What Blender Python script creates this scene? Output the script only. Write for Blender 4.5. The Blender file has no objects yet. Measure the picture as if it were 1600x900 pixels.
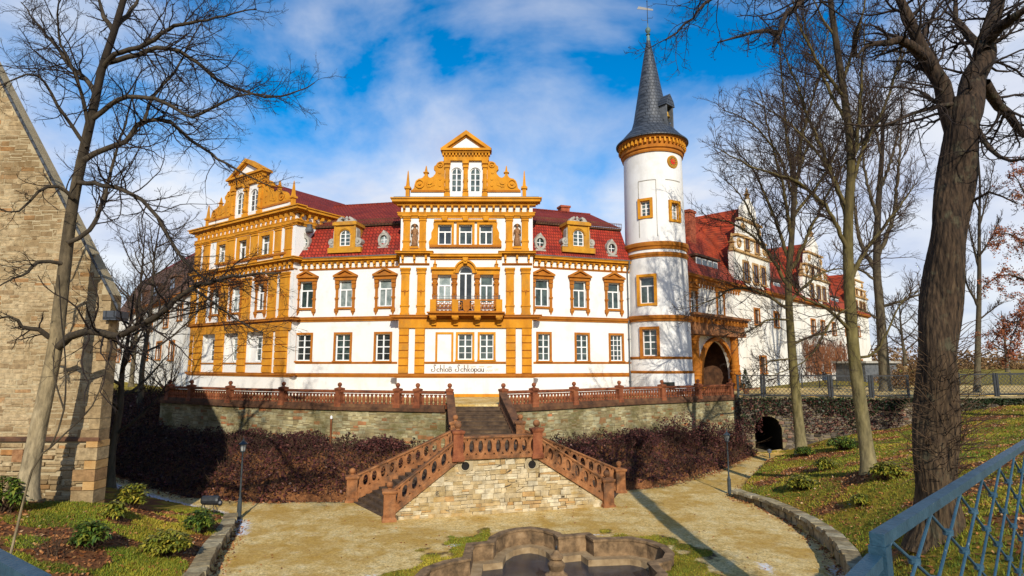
import bpy, math, random
import numpy as np
from mathutils import Vector
random.seed(7); np.random.seed(7)
RNG = np.random.default_rng(11)
sc = bpy.context.scene
COL = sc.collection
# ---------------------------------------------------------------- camera, sky, sun, exposure
EYE = 2.3
TH = math.atan(120/900)
cam = bpy.data.cameras.new('camera'); cam_o = bpy.data.objects.new('camera', cam); COL.objects.link(cam_o)
cam.lens = 36*900/1600; cam.sensor_width = 36; cam.clip_start = 0.05; cam.clip_end = 6000
cam_o.location = (0, 0, EYE); cam_o.rotation_euler = (math.pi/2 + TH, 0, 0)
sc.camera = cam_o
SUN_EL = math.radians(29); TRAVEL = Vector((-0.15, 1.0, 0)).normalized()
sd = bpy.data.lights.new('sun', 'SUN'); sd.energy = 4.5; sd.angle = math.radians(0.5); sd.color = (1.0, 0.93, 0.80)
so = bpy.data.objects.new('sun', sd); COL.objects.link(so)
ldir = Vector((TRAVEL.x*math.cos(SUN_EL), TRAVEL.y*math.cos(SUN_EL), -math.sin(SUN_EL)))
so.rotation_euler = ldir.to_track_quat('-Z', 'Y').to_euler(); so.location = (10, -40, 40)
w = bpy.data.worlds.new('World'); sc.world = w; w.use_nodes = True
def build_world():
    nt = w.node_tree; N = nt.nodes; L = nt.links; N.clear()
    out = N.new('ShaderNodeOutputWorld'); bg = N.new('ShaderNodeBackground'); bg.inputs[1].default_value = 0.088
    sky = N.new('ShaderNodeTexSky'); sky.sky_type = 'NISHITA'; sky.sun_disc = False
    sky.sun_elevation = SUN_EL; sky.sun_rotation = math.atan2(-TRAVEL.x, -TRAVEL.y)
    sky.air_density = 1.0; sky.dust_density = 0.4; sky.ozone_density = 2.2
    hs = N.new('ShaderNodeHueSaturation'); hs.inputs['Saturation'].default_value = 1.8; hs.inputs['Value'].default_value = 1.9
    L.new(sky.outputs[0], hs.inputs['Color'])
    tc = N.new('ShaderNodeTexCoord'); sep = N.new('ShaderNodeSeparateXYZ'); L.new(tc.outputs['Generated'], sep.inputs[0])
    def math_(op, a, b=None, v=None):
        m = N.new('ShaderNodeMath'); m.operation = op
        L.new(a, m.inputs[0]) if not isinstance(a, float) else setattr(m.inputs[0], 'default_value', a)
        if b is not None:
            L.new(b, m.inputs[1]) if not isinstance(b, float) else setattr(m.inputs[1], 'default_value', b)
        return m.outputs[0]
    zz = math_('ADD', math_('MAXIMUM', sep.outputs[2], 0.0), 0.28)
    cx = math_('DIVIDE', sep.outputs[0], zz); cy = math_('DIVIDE', sep.outputs[1], zz)
    cmb = N.new('ShaderNodeCombineXYZ'); L.new(cx, cmb.inputs[0]); L.new(cy, cmb.inputs[1])
    mp = N.new('ShaderNodeMapping'); mp.inputs['Location'].default_value = CLOUD_OFF; L.new(cmb.outputs[0], mp.inputs[0])
    nz = N.new('ShaderNodeTexNoise'); nz.inputs['Scale'].default_value = 1.15; nz.inputs['Detail'].default_value = 7
    nz.inputs['Roughness'].default_value = 0.56; nz.inputs['Distortion'].default_value = 0.35; L.new(mp.outputs[0], nz.inputs['Vector'])
    # clouds thicken towards the horizon
    hz = math_('MULTIPLY', math_('SUBTRACT', 0.54, math_('MAXIMUM', sep.outputs[2], 0.0)), 0.66)
    dens = math_('ADD', nz.outputs[0], hz)
    rp = N.new('ShaderNodeValToRGB'); rp.color_ramp.elements[0].position = 0.46; rp.color_ramp.elements[1].position = 0.70
    rp.color_ramp.elements[0].color = (0, 0, 0, 1); rp.color_ramp.elements[1].color = (1, 1, 1, 1)
    L.new(dens, rp.inputs[0])
    nz2 = N.new('ShaderNodeTexNoise'); nz2.inputs['Scale'].default_value = 2.6; nz2.inputs['Detail'].default_value = 5; L.new(mp.outputs[0], nz2.inputs['Vector'])
    rc = N.new('ShaderNodeValToRGB'); rc.color_ramp.elements[0].position = 0.35; rc.color_ramp.elements[1].position = 0.62
    rc.color_ramp.elements[0].color = (6.6, 7.2, 9.0, 1); rc.color_ramp.elements[1].color = (9.6, 9.8, 10.3, 1); L.new(nz2.outputs[0], rc.inputs[0])
    mx = N.new('ShaderNodeMixRGB'); fac = math_('MULTIPLY', rp.outputs[0], 0.93); L.new(fac, mx.inputs[0])
    L.new(hs.outputs[0], mx.inputs[1]); L.new(rc.outputs[0], mx.inputs[2])
    L.new(mx.outputs[0], bg.inputs[0]); L.new(bg.outputs[0], out.inputs[0])
CLOUD_OFF = (5.2, 12.9, 0.0)
build_world()
sc.view_settings.view_transform = 'Standard'; sc.view_settings.look = 'None'; sc.view_settings.gamma = 1.0
sc.view_settings.exposure = 0.10; sc.view_settings.use_curve_mapping = False

# ---------------------------------------------------------------- survey helpers: where a line of sight of the survey camera meets a plane
CT, ST = math.cos(TH), math.sin(TH)
def ray(px, py):
    u = (px-800)/900; v = (450-py)/900
    return Vector((u, CT - v*ST, ST + v*CT))
def at(px, py, Y):
    r = ray(px, py); return Vector((0, 0, EYE)) + r*(Y/r.y)
def at_z(px, py, z):
    r = ray(px, py); return Vector((0, 0, EYE)) + r*((z-EYE)/r.z)
class Frame:
    """vertical facade plane from a (left) to b (right); s along it, z up, d outwards"""
    def __init__(F, a, b):
        F.o = Vector((a[0], a[1], 0)); t = Vector((b[0]-a[0], b[1]-a[1], 0)); F.W = t.length; F.t = t.normalized()
        F.n = Vector((F.t.y, -F.t.x, 0))
    def p(F, s, z, d=0.0):
        q = F.o + F.t*s + F.n*d; return (q.x, q.y, z)
    def uv(F, px, py, d=0.0):
        r = ray(px, py); o = Vector((0, 0, EYE)); k = ((F.o + F.n*d) - o).dot(F.n)/r.dot(F.n)
        q = o + r*k; return ((q - F.o).dot(F.t), q.z)
    def s(F, px, d=0.0): return F.uv(px, 500, d)[0]
    def z(F, px, py, d=0.0): return F.uv(px, py, d)[1]

# ---------------------------------------------------------------- mesh builder
LOC = {}
class MB:
    def __init__(m): m.v = []; m.f = []; m.tint = []
    def add(m, vs, fs, tint=None):
        b = len(m.v); m.v.extend(vs); m.f.extend([tuple(i+b for i in f) for f in fs])
        if tint is not None: m.tint.extend([tint]*len(vs))
    def hexa(m, lo, hi, tint=None):
        """lo, hi: 4 points each, same winding"""
        m.add(list(lo)+list(hi), [(3,2,1,0),(4,5,6,7),(0,1,5,4),(1,2,6,5),(2,3,7,6),(3,0,4,7)], tint); return m
    def box(m, x0, x1, y0, y1, z0, z1, tint=None):
        return m.hexa([(x0,y0,z0),(x1,y0,z0),(x1,y1,z0),(x0,y1,z0)], [(x0,y0,z1),(x1,y0,z1),(x1,y1,z1),(x0,y1,z1)], tint)
    def fbox(m, F, s0, s1, z0, z1, d0, d1, tint=None):
        return m.hexa([F.p(s0,z0,d1),F.p(s1,z0,d1),F.p(s1,z0,d0),F.p(s0,z0,d0)], [F.p(s0,z1,d1),F.p(s1,z1,d1),F.p(s1,z1,d0),F.p(s0,z1,d0)], tint)
    def fprism(m, F, pts, d0, d1):
        n = len(pts); vs = [F.p(s,z,d1) for s,z in pts]+[F.p(s,z,d0) for s,z in pts]
        m.add(vs, [tuple(range(n)), tuple(range(2*n-1, n-1, -1))]+[(i, i+n, (i+1)%n+n, (i+1)%n) for i in range(n)]); return m
    def fring(m, F, c, r0, r1, d0, d1, a0=0, a1=2*math.pi, n=20, ky=1.0):
        for i in range(n):
            A = a0+(a1-a0)*i/n; B = a0+(a1-a0)*(i+1)/n
            q = lambda r, a: (c[0]+r*math.cos(a), c[1]+r*ky*math.sin(a))
            P = [q(r0,A), q(r1,A), q(r1,B), q(r0,B)]
            m.hexa([F.p(s,z,d0) for s,z in P], [F.p(s,z,d1) for s,z in P])
        return m
    def fdisc(m, F, c, r, d0, d1, n=16, ky=1.0):
        return m.fprism(F, [(c[0]+r*math.cos(2*math.pi*i/n), c[1]+r*ky*math.sin(2*math.pi*i/n)) for i in range(n)], d0, d1)
    def lathe(m, prof, c=(0,0,0), n=12, sx=1, sy=1, a0=0.0, cap=True):
        b = len(m.v); k = len(prof)
        for r, z in prof:
            for i in range(n):
                a = a0+2*math.pi*i/n; m.v.append((c[0]+r*sx*math.cos(a), c[1]+r*sy*math.sin(a), c[2]+z))
        for j in range(k-1):
            for i in range(n):
                m.f.append((b+j*n+i, b+j*n+(i+1)%n, b+(j+1)*n+(i+1)%n, b+(j+1)*n+i))
        if cap: m.f.append(tuple(b+i for i in range(n-1,-1,-1))); m.f.append(tuple(b+(k-1)*n+i for i in range(n)))
        return m
    def tube(m, pts, r, n=6, r1=None):
        P = np.array([[tuple(p) for p in pts]], float); k = P.shape[1]
        R = np.linspace(r, r if r1 is None else r1, k)[None]
        V, Q = tubes(P, R, n); m.add([tuple(v) for v in V], [tuple(q) for q in Q])
        b = len(m.v)-n*k; m.f.append(tuple(b+i for i in range(n))); m.f.append(tuple(b+(k-1)*n+i for i in range(n))); return m
    def sphere(m, c, r, n=10, k=6, sz=1):
        return m.lathe([(max(1e-4, r*math.sin(math.pi*j/k)), -r*sz*math.cos(math.pi*j/k)) for j in range(k+1)], c, n)
    def slab(m, poly, z0, z1):
        n = len(poly); m.add([(x,y,z1) for x,y in poly]+[(x,y,z0) for x,y in poly], [tuple(range(n)), tuple(range(2*n-1,n-1,-1))]+[(i,i+n,(i+1)%n+n,(i+1)%n) for i in range(n)]); return m
    def build(m, name, mat, parent=None, smooth=False, kind=None, label=None):
        o = LOC.get(parent, (0,0,0)) if parent is not None else (0,0,0)
        me = bpy.data.meshes.new(name)
        me.from_pydata([(x-o[0], y-o[1], z-o[2]) for x,y,z in m.v], [], m.f); me.update()
        if m.tint:
            a = me.attributes.new('tint', 'FLOAT', 'POINT'); a.data.foreach_set('value', np.array(m.tint, np.float32))
        if smooth:
            me.polygons.foreach_set('use_smooth', [True]*len(me.polygons))
        me.materials.append(MAT[mat] if isinstance(mat, str) else mat)
        return link(name, me, parent, kind, label, o)
def link(name, me, parent=None, kind=None, label=None, o=(0,0,0)):
    ob = bpy.data.objects.new(name, me); COL.objects.link(ob)
    if parent is not None: ob.parent = parent; LOC[ob] = o
    if kind: ob['kind'] = kind
    if label: ob['label'] = label
    return ob
def npmesh(name, V, Q, mat, parent=None, smooth=False, kind=None, tint=None, label=None):
    """fast mesh from arrays: V (n,3), Q (m,k)"""
    o = LOC.get(parent, (0,0,0)) if parent is not None else (0,0,0)
    me = bpy.data.meshes.new(name); V = np.asarray(V, np.float32)-np.array(o, np.float32); Q = np.asarray(Q, np.int32)
    k = Q.shape[1]; me.vertices.add(len(V)); me.vertices.foreach_set('co', V.ravel())
    me.loops.add(Q.size); me.loops.foreach_set('vertex_index', Q.ravel())
    me.polygons.add(len(Q)); me.polygons.foreach_set('loop_start', np.arange(0, Q.size, k, dtype=np.int32))
    me.polygons.foreach_set('loop_total', np.full(len(Q), k, np.int32))
    if smooth: me.polygons.foreach_set('use_smooth', np.ones(len(Q), bool))
    me.update(calc_edges=True)
    if tint is not None:
        a = me.attributes.new('tint', 'FLOAT', 'POINT'); a.data.foreach_set('value', np.asarray(tint, np.float32))
    me.materials.append(MAT[mat] if isinstance(mat, str) else mat)
    return link(name, me, parent, kind, label, o)
def thing(name, label, cat, loc=(0,0,0), group=None):
    o = bpy.data.objects.new(name, None); COL.objects.link(o); o.location = loc; o.empty_display_size = 0.3
    o['label'] = label; o['category'] = cat
    if group: o['group'] = group
    LOC[o] = tuple(loc); return o
def tag(o, label, cat, group=None, kind=None):
    o['label'] = label; o['category'] = cat
    if group: o['group'] = group
    if kind: o['kind'] = kind
    return o
def copy_tree(o, parent=None, loc=None, label=None):
    c = o.copy(); COL.objects.link(c)
    if parent is not None: c.parent = parent
    if loc is not None: c.location = loc
    if label: c['label'] = label
    for ch in list(o.children): copy_tree(ch, c)
    return c
def tubes(P, R, n):
    """P (N,k,3), R (N,k) -> verts, quads of N tapered tubes"""
    N, k, _ = P.shape
    T = np.gradient(P, axis=1); T /= np.linalg.norm(T, axis=2, keepdims=True)+1e-9
    mean = T.mean(axis=1); ref = np.where(np.abs(mean[:, 2:3]) > 0.8, np.array([[1.0, 0.13, 0]]), np.array([[0.1, 0.07, 1.0]]))[:, None, :]
    U = np.cross(T, np.broadcast_to(ref, T.shape)); U /= np.linalg.norm(U, axis=2, keepdims=True)+1e-9
    W = np.cross(T, U); a = np.arange(n)*2*np.pi/n
    V = P[:, :, None, :] + R[:, :, None, None]*(np.cos(a)[None, None, :, None]*U[:, :, None, :] + np.sin(a)[None, None, :, None]*W[:, :, None, :])
    idx = np.arange(N*k*n).reshape(N, k, n)
    A = idx[:, :-1, :]; B = np.roll(A, -1, axis=2); C = idx[:, 1:, :]; D = np.roll(C, -1, axis=2)
    return V.reshape(-1, 3), np.stack([A, B, D, C], axis=-1).reshape(-1, 4)

# ---------------------------------------------------------------- materials
MAT = {}
def mat(name, cols, scale=3.0, rough=0.8, bump=0.15, bscale=25.0, detail=6, rand=0.0, spec=0.3, metal=0.0, stretch=(1,1,1), src='noise', tile=None, vary=0.0, stain=None):
    m = bpy.data.materials.new(name); m.use_nodes = True; nt = m.node_tree; N = nt.nodes; L = nt.links
    b = N['Principled BSDF']; b.inputs['Roughness'].default_value = rough; b.inputs['Metallic'].default_value = metal
    b.inputs['Specular IOR Level'].default_value = spec
    tc = N.new('ShaderNodeTexCoord'); mp = N.new('ShaderNodeMapping'); mp.inputs['Scale'].default_value = stretch
    geo = N.new('ShaderNodeNewGeometry'); L.new(geo.outputs['Position'] if src != 'rand' else tc.outputs['Object'], mp.inputs[0])
    nz = N.new('ShaderNodeTexNoise'); nz.inputs['Scale'].default_value = scale; nz.inputs['Detail'].default_value = detail; nz.inputs['Roughness'].default_value = 0.62
    L.new(mp.outputs[0], nz.inputs['Vector'])
    rp = N.new('ShaderNodeValToRGB'); e = rp.color_ramp.elements
    while len(e) < len(cols): e.new(0.5)
    for i, (p, c) in enumerate(cols): e[i].position = p; e[i].color = (*c, 1)
    fac = nz.outputs[0]
    if src == 'rand':
        oi = N.new('ShaderNodeObjectInfo'); fac = oi.outputs['Random']
    elif src == 'tint':
        at_ = N.new('ShaderNodeAttribute'); at_.attribute_name = 'tint'; fac = at_.outputs['Fac']
    L.new(fac, rp.inputs[0]); col = rp.outputs[0]
    if src != 'noise':   # fine mottling over the per-piece colour
        r2 = N.new('ShaderNodeMapRange'); r2.inputs['From Min'].default_value = 0.3; r2.inputs['From Max'].default_value = 0.7
        r2.inputs['To Min'].default_value = 0.72 - vary; r2.inputs['To Max'].default_value = 1.18 + vary; L.new(nz.outputs[0], r2.inputs['Value'])
        mu = N.new('ShaderNodeMixRGB'); mu.blend_type = 'MULTIPLY'; mu.inputs[0].default_value = 1
        cmb = N.new('ShaderNodeCombineColor')
        for i in range(3): L.new(r2.outputs[0], cmb.inputs[i])
        L.new(col, mu.inputs[1]); L.new(cmb.outputs[0], mu.inputs[2]); col = mu.outputs[0]
    if stain:   # weathering with a shape of its own: moss, lichen, damp
        scol, ssc, slo, shi, samt = stain
        n3 = N.new('ShaderNodeTexNoise'); n3.inputs['Scale'].default_value = ssc; n3.inputs['Detail'].default_value = 9; n3.inputs['Roughness'].default_value = 0.68; L.new(geo.outputs['Position'], n3.inputs['Vector'])
        r3 = N.new('ShaderNodeMapRange'); r3.inputs['From Min'].default_value = slo; r3.inputs['From Max'].default_value = shi; r3.inputs['To Max'].default_value = samt; L.new(n3.outputs[0], r3.inputs['Value'])
        m3 = N.new('ShaderNodeMixRGB'); L.new(r3.outputs[0], m3.inputs[0]); L.new(col, m3.inputs[1]); m3.inputs[2].default_value = (*scol, 1); col = m3.outputs[0]
    hgt = None
    if tile:   # tile / slate courses: (columns per metre, courses per metre, mortar darkness, colour spread)
        cpm, rpm, dark, spread = tile
        sp = N.new('ShaderNodeSeparateXYZ'); L.new(geo.outputs['Position'], sp.inputs[0])
        ad = N.new('ShaderNodeMath'); ad.operation = 'MULTIPLY_ADD'; L.new(sp.outputs[1], ad.inputs[0]); ad.inputs[1].default_value = 0.75; L.new(sp.outputs[0], ad.inputs[2])
        cb = N.new('ShaderNodeCombineXYZ'); L.new(ad.outputs[0], cb.inputs[0]); L.new(sp.outputs[2], cb.inputs[1])
        br = N.new('ShaderNodeTexBrick'); br.offset = 0.5; br.inputs['Scale'].default_value = 1.0
        br.inputs['Brick Width'].default_value = 1/cpm; br.inputs['Row Height'].default_value = 1/rpm; br.inputs['Mortar Size'].default_value = 0.13/rpm
        br.inputs['Mortar Smooth'].default_value = 0.6; br.inputs['Color1'].default_value = (1-spread,)*3+(1,); br.inputs['Color2'].default_value = (1+spread,)*3+(1,)
        br.inputs['Mortar'].default_value = (dark,)*3+(1,); L.new(cb.outputs[0], br.inputs['Vector'])
        mu2 = N.new('ShaderNodeMixRGB'); mu2.blend_type = 'MULTIPLY'; mu2.inputs[0].default_value = 1; L.new(col, mu2.inputs[1]); L.new(br.outputs['Color'], mu2.inputs[2]); col = mu2.outputs[0]
        hgt = br.outputs['Fac']
    if rand:
        oi = N.new('ShaderNodeObjectInfo'); hv = N.new('ShaderNodeHueSaturation'); mr = N.new('ShaderNodeMapRange')
        mr.inputs['To Min'].default_value = 1-rand; mr.inputs['To Max'].default_value = 1+rand; L.new(oi.outputs['Random'], mr.inputs['Value'])
        L.new(mr.outputs[0], hv.inputs['Value']); L.new(col, hv.inputs['Color']); col = hv.outputs[0]
    L.new(col, b.inputs['Base Color'])
    if bump or tile:
        n2 = N.new('ShaderNodeTexNoise'); n2.inputs['Scale'].default_value = bscale; n2.inputs['Detail'].default_value = 5; L.new(mp.outputs[0], n2.inputs['Vector'])
        bp = N.new('ShaderNodeBump'); bp.inputs['Strength'].default_value = min(1, bump*2); bp.inputs['Distance'].default_value = 0.03
        L.new(n2.outputs[0], bp.inputs['Height']); nor = bp.outputs[0]
        if hgt is not None:
            b2 = N.new('ShaderNodeBump'); b2.invert = True; b2.inputs['Strength'].default_value = 0.7; b2.inputs['Distance'].default_value = 0.03
            L.new(hgt, b2.inputs['Height']); L.new(nor, b2.inputs['Normal']); nor = b2.outputs[0]
        L.new(nor, b.inputs['Normal'])
    MAT[name] = m; return m
mat('white_plaster', [(0.25, (0.60,0.585,0.55)), (0.42, (0.73,0.715,0.68)), (0.75, (0.77,0.76,0.73))], scale=0.8, detail=10, rough=0.9, bump=0.08, bscale=14, stretch=(1,1,0.35), stain=((0.50,0.46,0.38), .5, .52, .72, .5))
mat('old_white_plaster', [(0.25, (0.58,0.52,0.42)), (0.5, (0.76,0.72,0.63)), (0.75, (0.82,0.79,0.72))], scale=0.7, detail=9, rough=0.9, bump=0.1, bscale=10, stretch=(1,1,0.4))
mat('ochre', [(0.28, (0.42,0.16,0.010)), (0.5, (0.57,0.235,0.012)), (0.75, (0.64,0.295,0.025))], scale=1.6, detail=10, rough=0.9, bump=0.1, bscale=18, stretch=(1,1,0.4), stain=((0.30,0.15,0.035), .9, .50, .68, .65))
mat('ochre_dark', [(0.3, (0.27,0.085,0.010)), (0.55, (0.41,0.14,0.012)), (0.8, (0.49,0.185,0.02))], scale=1.8, detail=10, rough=0.9, bump=0.1, bscale=18, stain=((0.17,0.075,0.025), .9, .52, .7, .6))
mat('dormer_yellow', [(0.3, (0.40,0.17,0.015)), (0.6, (0.54,0.26,0.02)), (0.8, (0.58,0.31,0.04))], scale=2, rough=0.9, bump=0.1, stain=((0.28,0.15,0.05), .9, .5, .68, .7))
mat('grey_stone', [(0.3, (0.25,0.23,0.19)), (0.7, (0.46,0.43,0.37))], scale=4, rough=0.9, bump=0.2)
mat('statue_stone', [(0.3, (0.17,0.075,0.03)), (0.7, (0.38,0.20,0.09))], scale=7, rough=0.9, bump=0.3)
mat('roof_tile', [(0.3, (0.20,0.014,0.008)), (0.5, (0.32,0.026,0.011)), (0.72, (0.40,0.045,0.016))], scale=1.1, detail=9, rough=0.75, bump=0.15, tile=(4.2, 3.6, 0.35, 0.22), stain=((0.10,0.03,0.02), .7, .5, .7, .6))
mat('roof_tile_upper', [(0.3, (0.15,0.016,0.010)), (0.55, (0.22,0.025,0.013)), (0.75, (0.29,0.04,0.018))], scale=0.9, detail=9, rough=0.8, bump=0.15, tile=(4.2, 4.5, 0.45, 0.12))
mat('roof_tile_bright', [(0.3, (0.28,0.030,0.011)), (0.6, (0.42,0.060,0.016)), (0.8, (0.48,0.09,0.025))], scale=1.1, detail=9, rough=0.75, bump=0.15, tile=(4.2, 3.6, 0.45, 0.22), stain=((0.13,0.05,0.03), .6, .5, .7, .6))
mat('brown_roof', [(0.3, (0.07,0.035,0.02)), (0.7, (0.17,0.08,0.04))], scale=1.2, detail=9, rough=0.8, bump=0.15, tile=(4, 3.4, 0.45, 0.12))
mat('slate', [(0.3, (0.030,0.036,0.046)), (0.6, (0.055,0.063,0.076)), (0.8, (0.085,0.092,0.10))], scale=1.5, detail=8, rough=0.5, bump=0.1, tile=(3.4, 3.3, 0.35, 0.18), spec=0.5)
mat('lead', [(0.3, (0.06,0.065,0.07)), (0.7, (0.14,0.145,0.15))], scale=3, rough=0.5, bump=0.05)
mat('copper_green', [(0.3, (0.08,0.13,0.12)), (0.7, (0.14,0.22,0.20))], scale=3, rough=0.5, bump=0.05)
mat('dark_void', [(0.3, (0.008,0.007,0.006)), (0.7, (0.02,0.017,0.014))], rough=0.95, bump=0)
mat('white_frame', [(0.3, (0.72,0.72,0.70)), (0.7, (0.82,0.82,0.80))], scale=5, rough=0.5, bump=0)
mat('brown_wood', [(0.3, (0.11,0.035,0.012)), (0.7, (0.24,0.09,0.03))], scale=4, rough=0.7, bump=0.1)
mat('iron', [(0.3, (0.012,0.014,0.016)), (0.7, (0.035,0.038,0.042))], scale=6, rough=0.45, bump=0.05, spec=0.5)
mat('lamp_iron', [(0.3, (0.022,0.030,0.034)), (0.7, (0.055,0.067,0.072))], scale=6, rough=0.45, bump=0.05, spec=0.5)
mat('gold', [(0.3, (0.55,0.28,0.03)), (0.7, (0.72,0.42,0.06))], rough=0.35, metal=0.6, bump=0)
mat('red_paint', [(0.3, (0.52,0.02,0.015)), (0.7, (0.62,0.04,0.02))], rough=0.5, bump=0)
mat('letter_brown', [(0.3, (0.11,0.06,0.03)), (0.7, (0.18,0.10,0.05))], rough=0.6, bump=0)
mat('letter_gold', [(0.3, (0.36,0.22,0.05)), (0.7, (0.46,0.30,0.09))], rough=0.6, bump=0)
mat('sandstone_red', [(0.3, (0.075,0.024,0.012)), (0.46, (0.20,0.060,0.024)), (0.6, (0.27,0.088,0.034)), (0.8, (0.34,0.14,0.06))], scale=2.2, detail=10, rough=0.9, bump=0.25, bscale=22)
mat('sandstone_orange', [(0.3, (0.11,0.045,0.017)), (0.45, (0.25,0.098,0.034)), (0.62, (0.36,0.155,0.058)), (0.82, (0.40,0.23,0.11))], scale=2.4, detail=10, rough=0.9, bump=0.3, bscale=22, stain=((0.075,0.048,0.03), 1.3, .48, .66, .8))
mat('coping_dark', [(0.3, (0.045,0.025,0.016)), (0.55, (0.13,0.06,0.03)), (0.8, (0.22,0.12,0.05))], scale=2.2, detail=9, rough=0.95, bump=0.3, bscale=16)
mat('step_stone', [(0.3, (0.040,0.026,0.018)), (0.55, (0.10,0.062,0.036)), (0.8, (0.20,0.13,0.06))], scale=2.4, detail=9, rough=0.95, bump=0.3, bscale=14)
mat('mortar_light', [(0.3, (0.32,0.25,0.14)), (0.7, (0.44,0.36,0.22))], scale=4, detail=8, rough=0.95, bump=0.3)
mat('mortar_dark', [(0.3, (0.17,0.13,0.065)), (0.7, (0.27,0.22,0.12))], scale=3, detail=8, rough=0.95, bump=0.3)
mat('church_stone', [(0.0, (0.24,0.16,0.08)), (0.3, (0.36,0.26,0.135)), (0.7, (0.44,0.335,0.19)), (0.93, (0.33,0.23,0.12)), (1.0, (0.35,0.16,0.05))], scale=6, rough=0.95, bump=0.35, bscale=16, src='rand', detail=8, vary=0.15, stain=((0.16,0.10,0.04), .4, .46, .64, .7))
mat('church_stone_joined', [(0.0, (0.24,0.16,0.08)), (0.3, (0.36,0.26,0.135)), (0.7, (0.44,0.335,0.19)), (0.93, (0.33,0.23,0.12)), (1.0, (0.35,0.16,0.05))], scale=6, rough=0.95, bump=0.35, bscale=16, src='tint', detail=8, vary=0.15, stain=((0.16,0.10,0.04), .4, .46, .64, .7))
mat('quoin_stone', [(0.3, (0.33,0.17,0.05)), (0.7, (0.46,0.30,0.13))], scale=2, detail=8, rough=0.95, bump=0.3, bscale=16, rand=0.25)
mat('wall_stone', [(0.0, (0.22,0.17,0.08)), (0.25, (0.34,0.28,0.14)), (0.5, (0.42,0.36,0.20)), (0.75, (0.33,0.31,0.19)), (0.9, (0.28,0.20,0.09)), (1.0, (0.36,0.13,0.05))], scale=0.9, rough=0.95, bump=0.35, bscale=14, src='tint', detail=9, vary=0.25, stain=((0.10,0.085,0.025), .55, .46, .62, .8))
mat('stair_wall_stone', [(0.0, (0.36,0.26,0.12)), (0.3, (0.50,0.40,0.24)), (0.6, (0.57,0.49,0.33)), (0.85, (0.46,0.34,0.17)), (1.0, (0.42,0.24,0.09))], scale=3, rough=0.95, bump=0.35, bscale=14, src='rand', detail=9, vary=0.15, stain=((0.34,0.22,0.06), .8, .50, .66, .65))
mat('rubble_stone', [(0.0, (0.05,0.04,0.03)), (0.4, (0.11,0.09,0.07)), (0.8, (0.20,0.16,0.12)), (1.0, (0.20,0.09,0.05))], scale=3, rough=0.95, bump=0.35, bscale=14, src='tint', detail=9, vary=0.15)
mat('kerb_stone', [(0.0, (0.20,0.15,0.08)), (0.5, (0.30,0.24,0.13)), (0.85, (0.36,0.31,0.20)), (1.0, (0.24,0.19,0.10))], scale=4, rough=0.95, bump=0.4, bscale=12, src='rand', detail=9, vary=0.2)
mat('basin_stone', [(0.3, (0.06,0.04,0.022)), (0.46, (0.16,0.10,0.05)), (0.6, (0.27,0.17,0.085)), (0.8, (0.36,0.25,0.14))], scale=2.6, detail=10, rough=0.95, bump=0.3, bscale=12)
mat('basin_ledge', [(0.3, (0.17,0.11,0.055)), (0.5, (0.30,0.205,0.105)), (0.75, (0.42,0.31,0.18))], scale=2.2, detail=10, rough=0.9, bump=0.2, bscale=12)
mat('brick', [(0.3, (0.30,0.06,0.025)), (0.7, (0.48,0.13,0.06))], scale=3, rough=0.9, bump=0.15, tile=(3.5, 10, 0.6, 0.2))
mat('blue_paint', [(0.3, (0.015,0.046,0.070)), (0.55, (0.027,0.075,0.112)), (0.8, (0.05,0.105,0.145))], scale=9, detail=8, rough=0.42, bump=0.1, bscale=60, spec=0.5, stain=((0.30,0.33,0.34), 16, .66, .69, .8))
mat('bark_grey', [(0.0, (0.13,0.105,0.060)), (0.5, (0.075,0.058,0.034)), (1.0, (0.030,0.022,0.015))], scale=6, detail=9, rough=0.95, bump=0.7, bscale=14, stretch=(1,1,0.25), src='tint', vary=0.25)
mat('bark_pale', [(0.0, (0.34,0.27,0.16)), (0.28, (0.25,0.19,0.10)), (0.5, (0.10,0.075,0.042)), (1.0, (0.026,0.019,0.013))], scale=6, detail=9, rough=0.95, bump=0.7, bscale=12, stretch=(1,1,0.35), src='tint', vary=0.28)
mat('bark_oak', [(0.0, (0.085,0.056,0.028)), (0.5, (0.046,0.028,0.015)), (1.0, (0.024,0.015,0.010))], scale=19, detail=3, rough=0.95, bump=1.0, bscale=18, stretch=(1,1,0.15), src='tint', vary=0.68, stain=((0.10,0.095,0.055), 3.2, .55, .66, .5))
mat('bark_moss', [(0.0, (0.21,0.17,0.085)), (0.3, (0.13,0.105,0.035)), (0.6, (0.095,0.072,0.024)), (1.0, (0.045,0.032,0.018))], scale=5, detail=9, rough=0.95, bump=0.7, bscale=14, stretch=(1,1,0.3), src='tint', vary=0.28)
mat('twig', [(0.3, (0.026,0.016,0.011)), (0.7, (0.060,0.037,0.024))], scale=3, rough=0.9, bump=0)
mat('twig_warm', [(0.3, (0.05,0.029,0.016)), (0.7, (0.11,0.066,0.034))], scale=3, rough=0.9, bump=0)
mat('twig_dark', [(0.3, (0.014,0.009,0.007)), (0.7, (0.034,0.022,0.016))], scale=3, rough=0.9, bump=0)
mat('bramble', [(0.0, (0.018,0.007,0.007)), (0.5, (0.066,0.019,0.017)), (0.82, (0.14,0.042,0.030)), (0.94, (0.24,0.12,0.09)), (1.0, (0.38,0.28,0.22))], scale=0.6, rough=0.85, bump=0, src='tint', vary=0.3)
mat('leaf_litter', [(0.0, (0.10,0.03,0.012)), (0.4, (0.24,0.085,0.028)), (0.75, (0.38,0.155,0.045)), (0.92, (0.46,0.24,0.09)), (1.0, (0.50,0.36,0.22))], scale=3, rough=0.8, bump=0, src='tint')
mat('beech_leaf', [(0.0, (0.15,0.035,0.015)), (0.5, (0.28,0.08,0.03)), (1.0, (0.38,0.15,0.06))], scale=3, rough=0.8, bump=0, src='tint')
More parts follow.
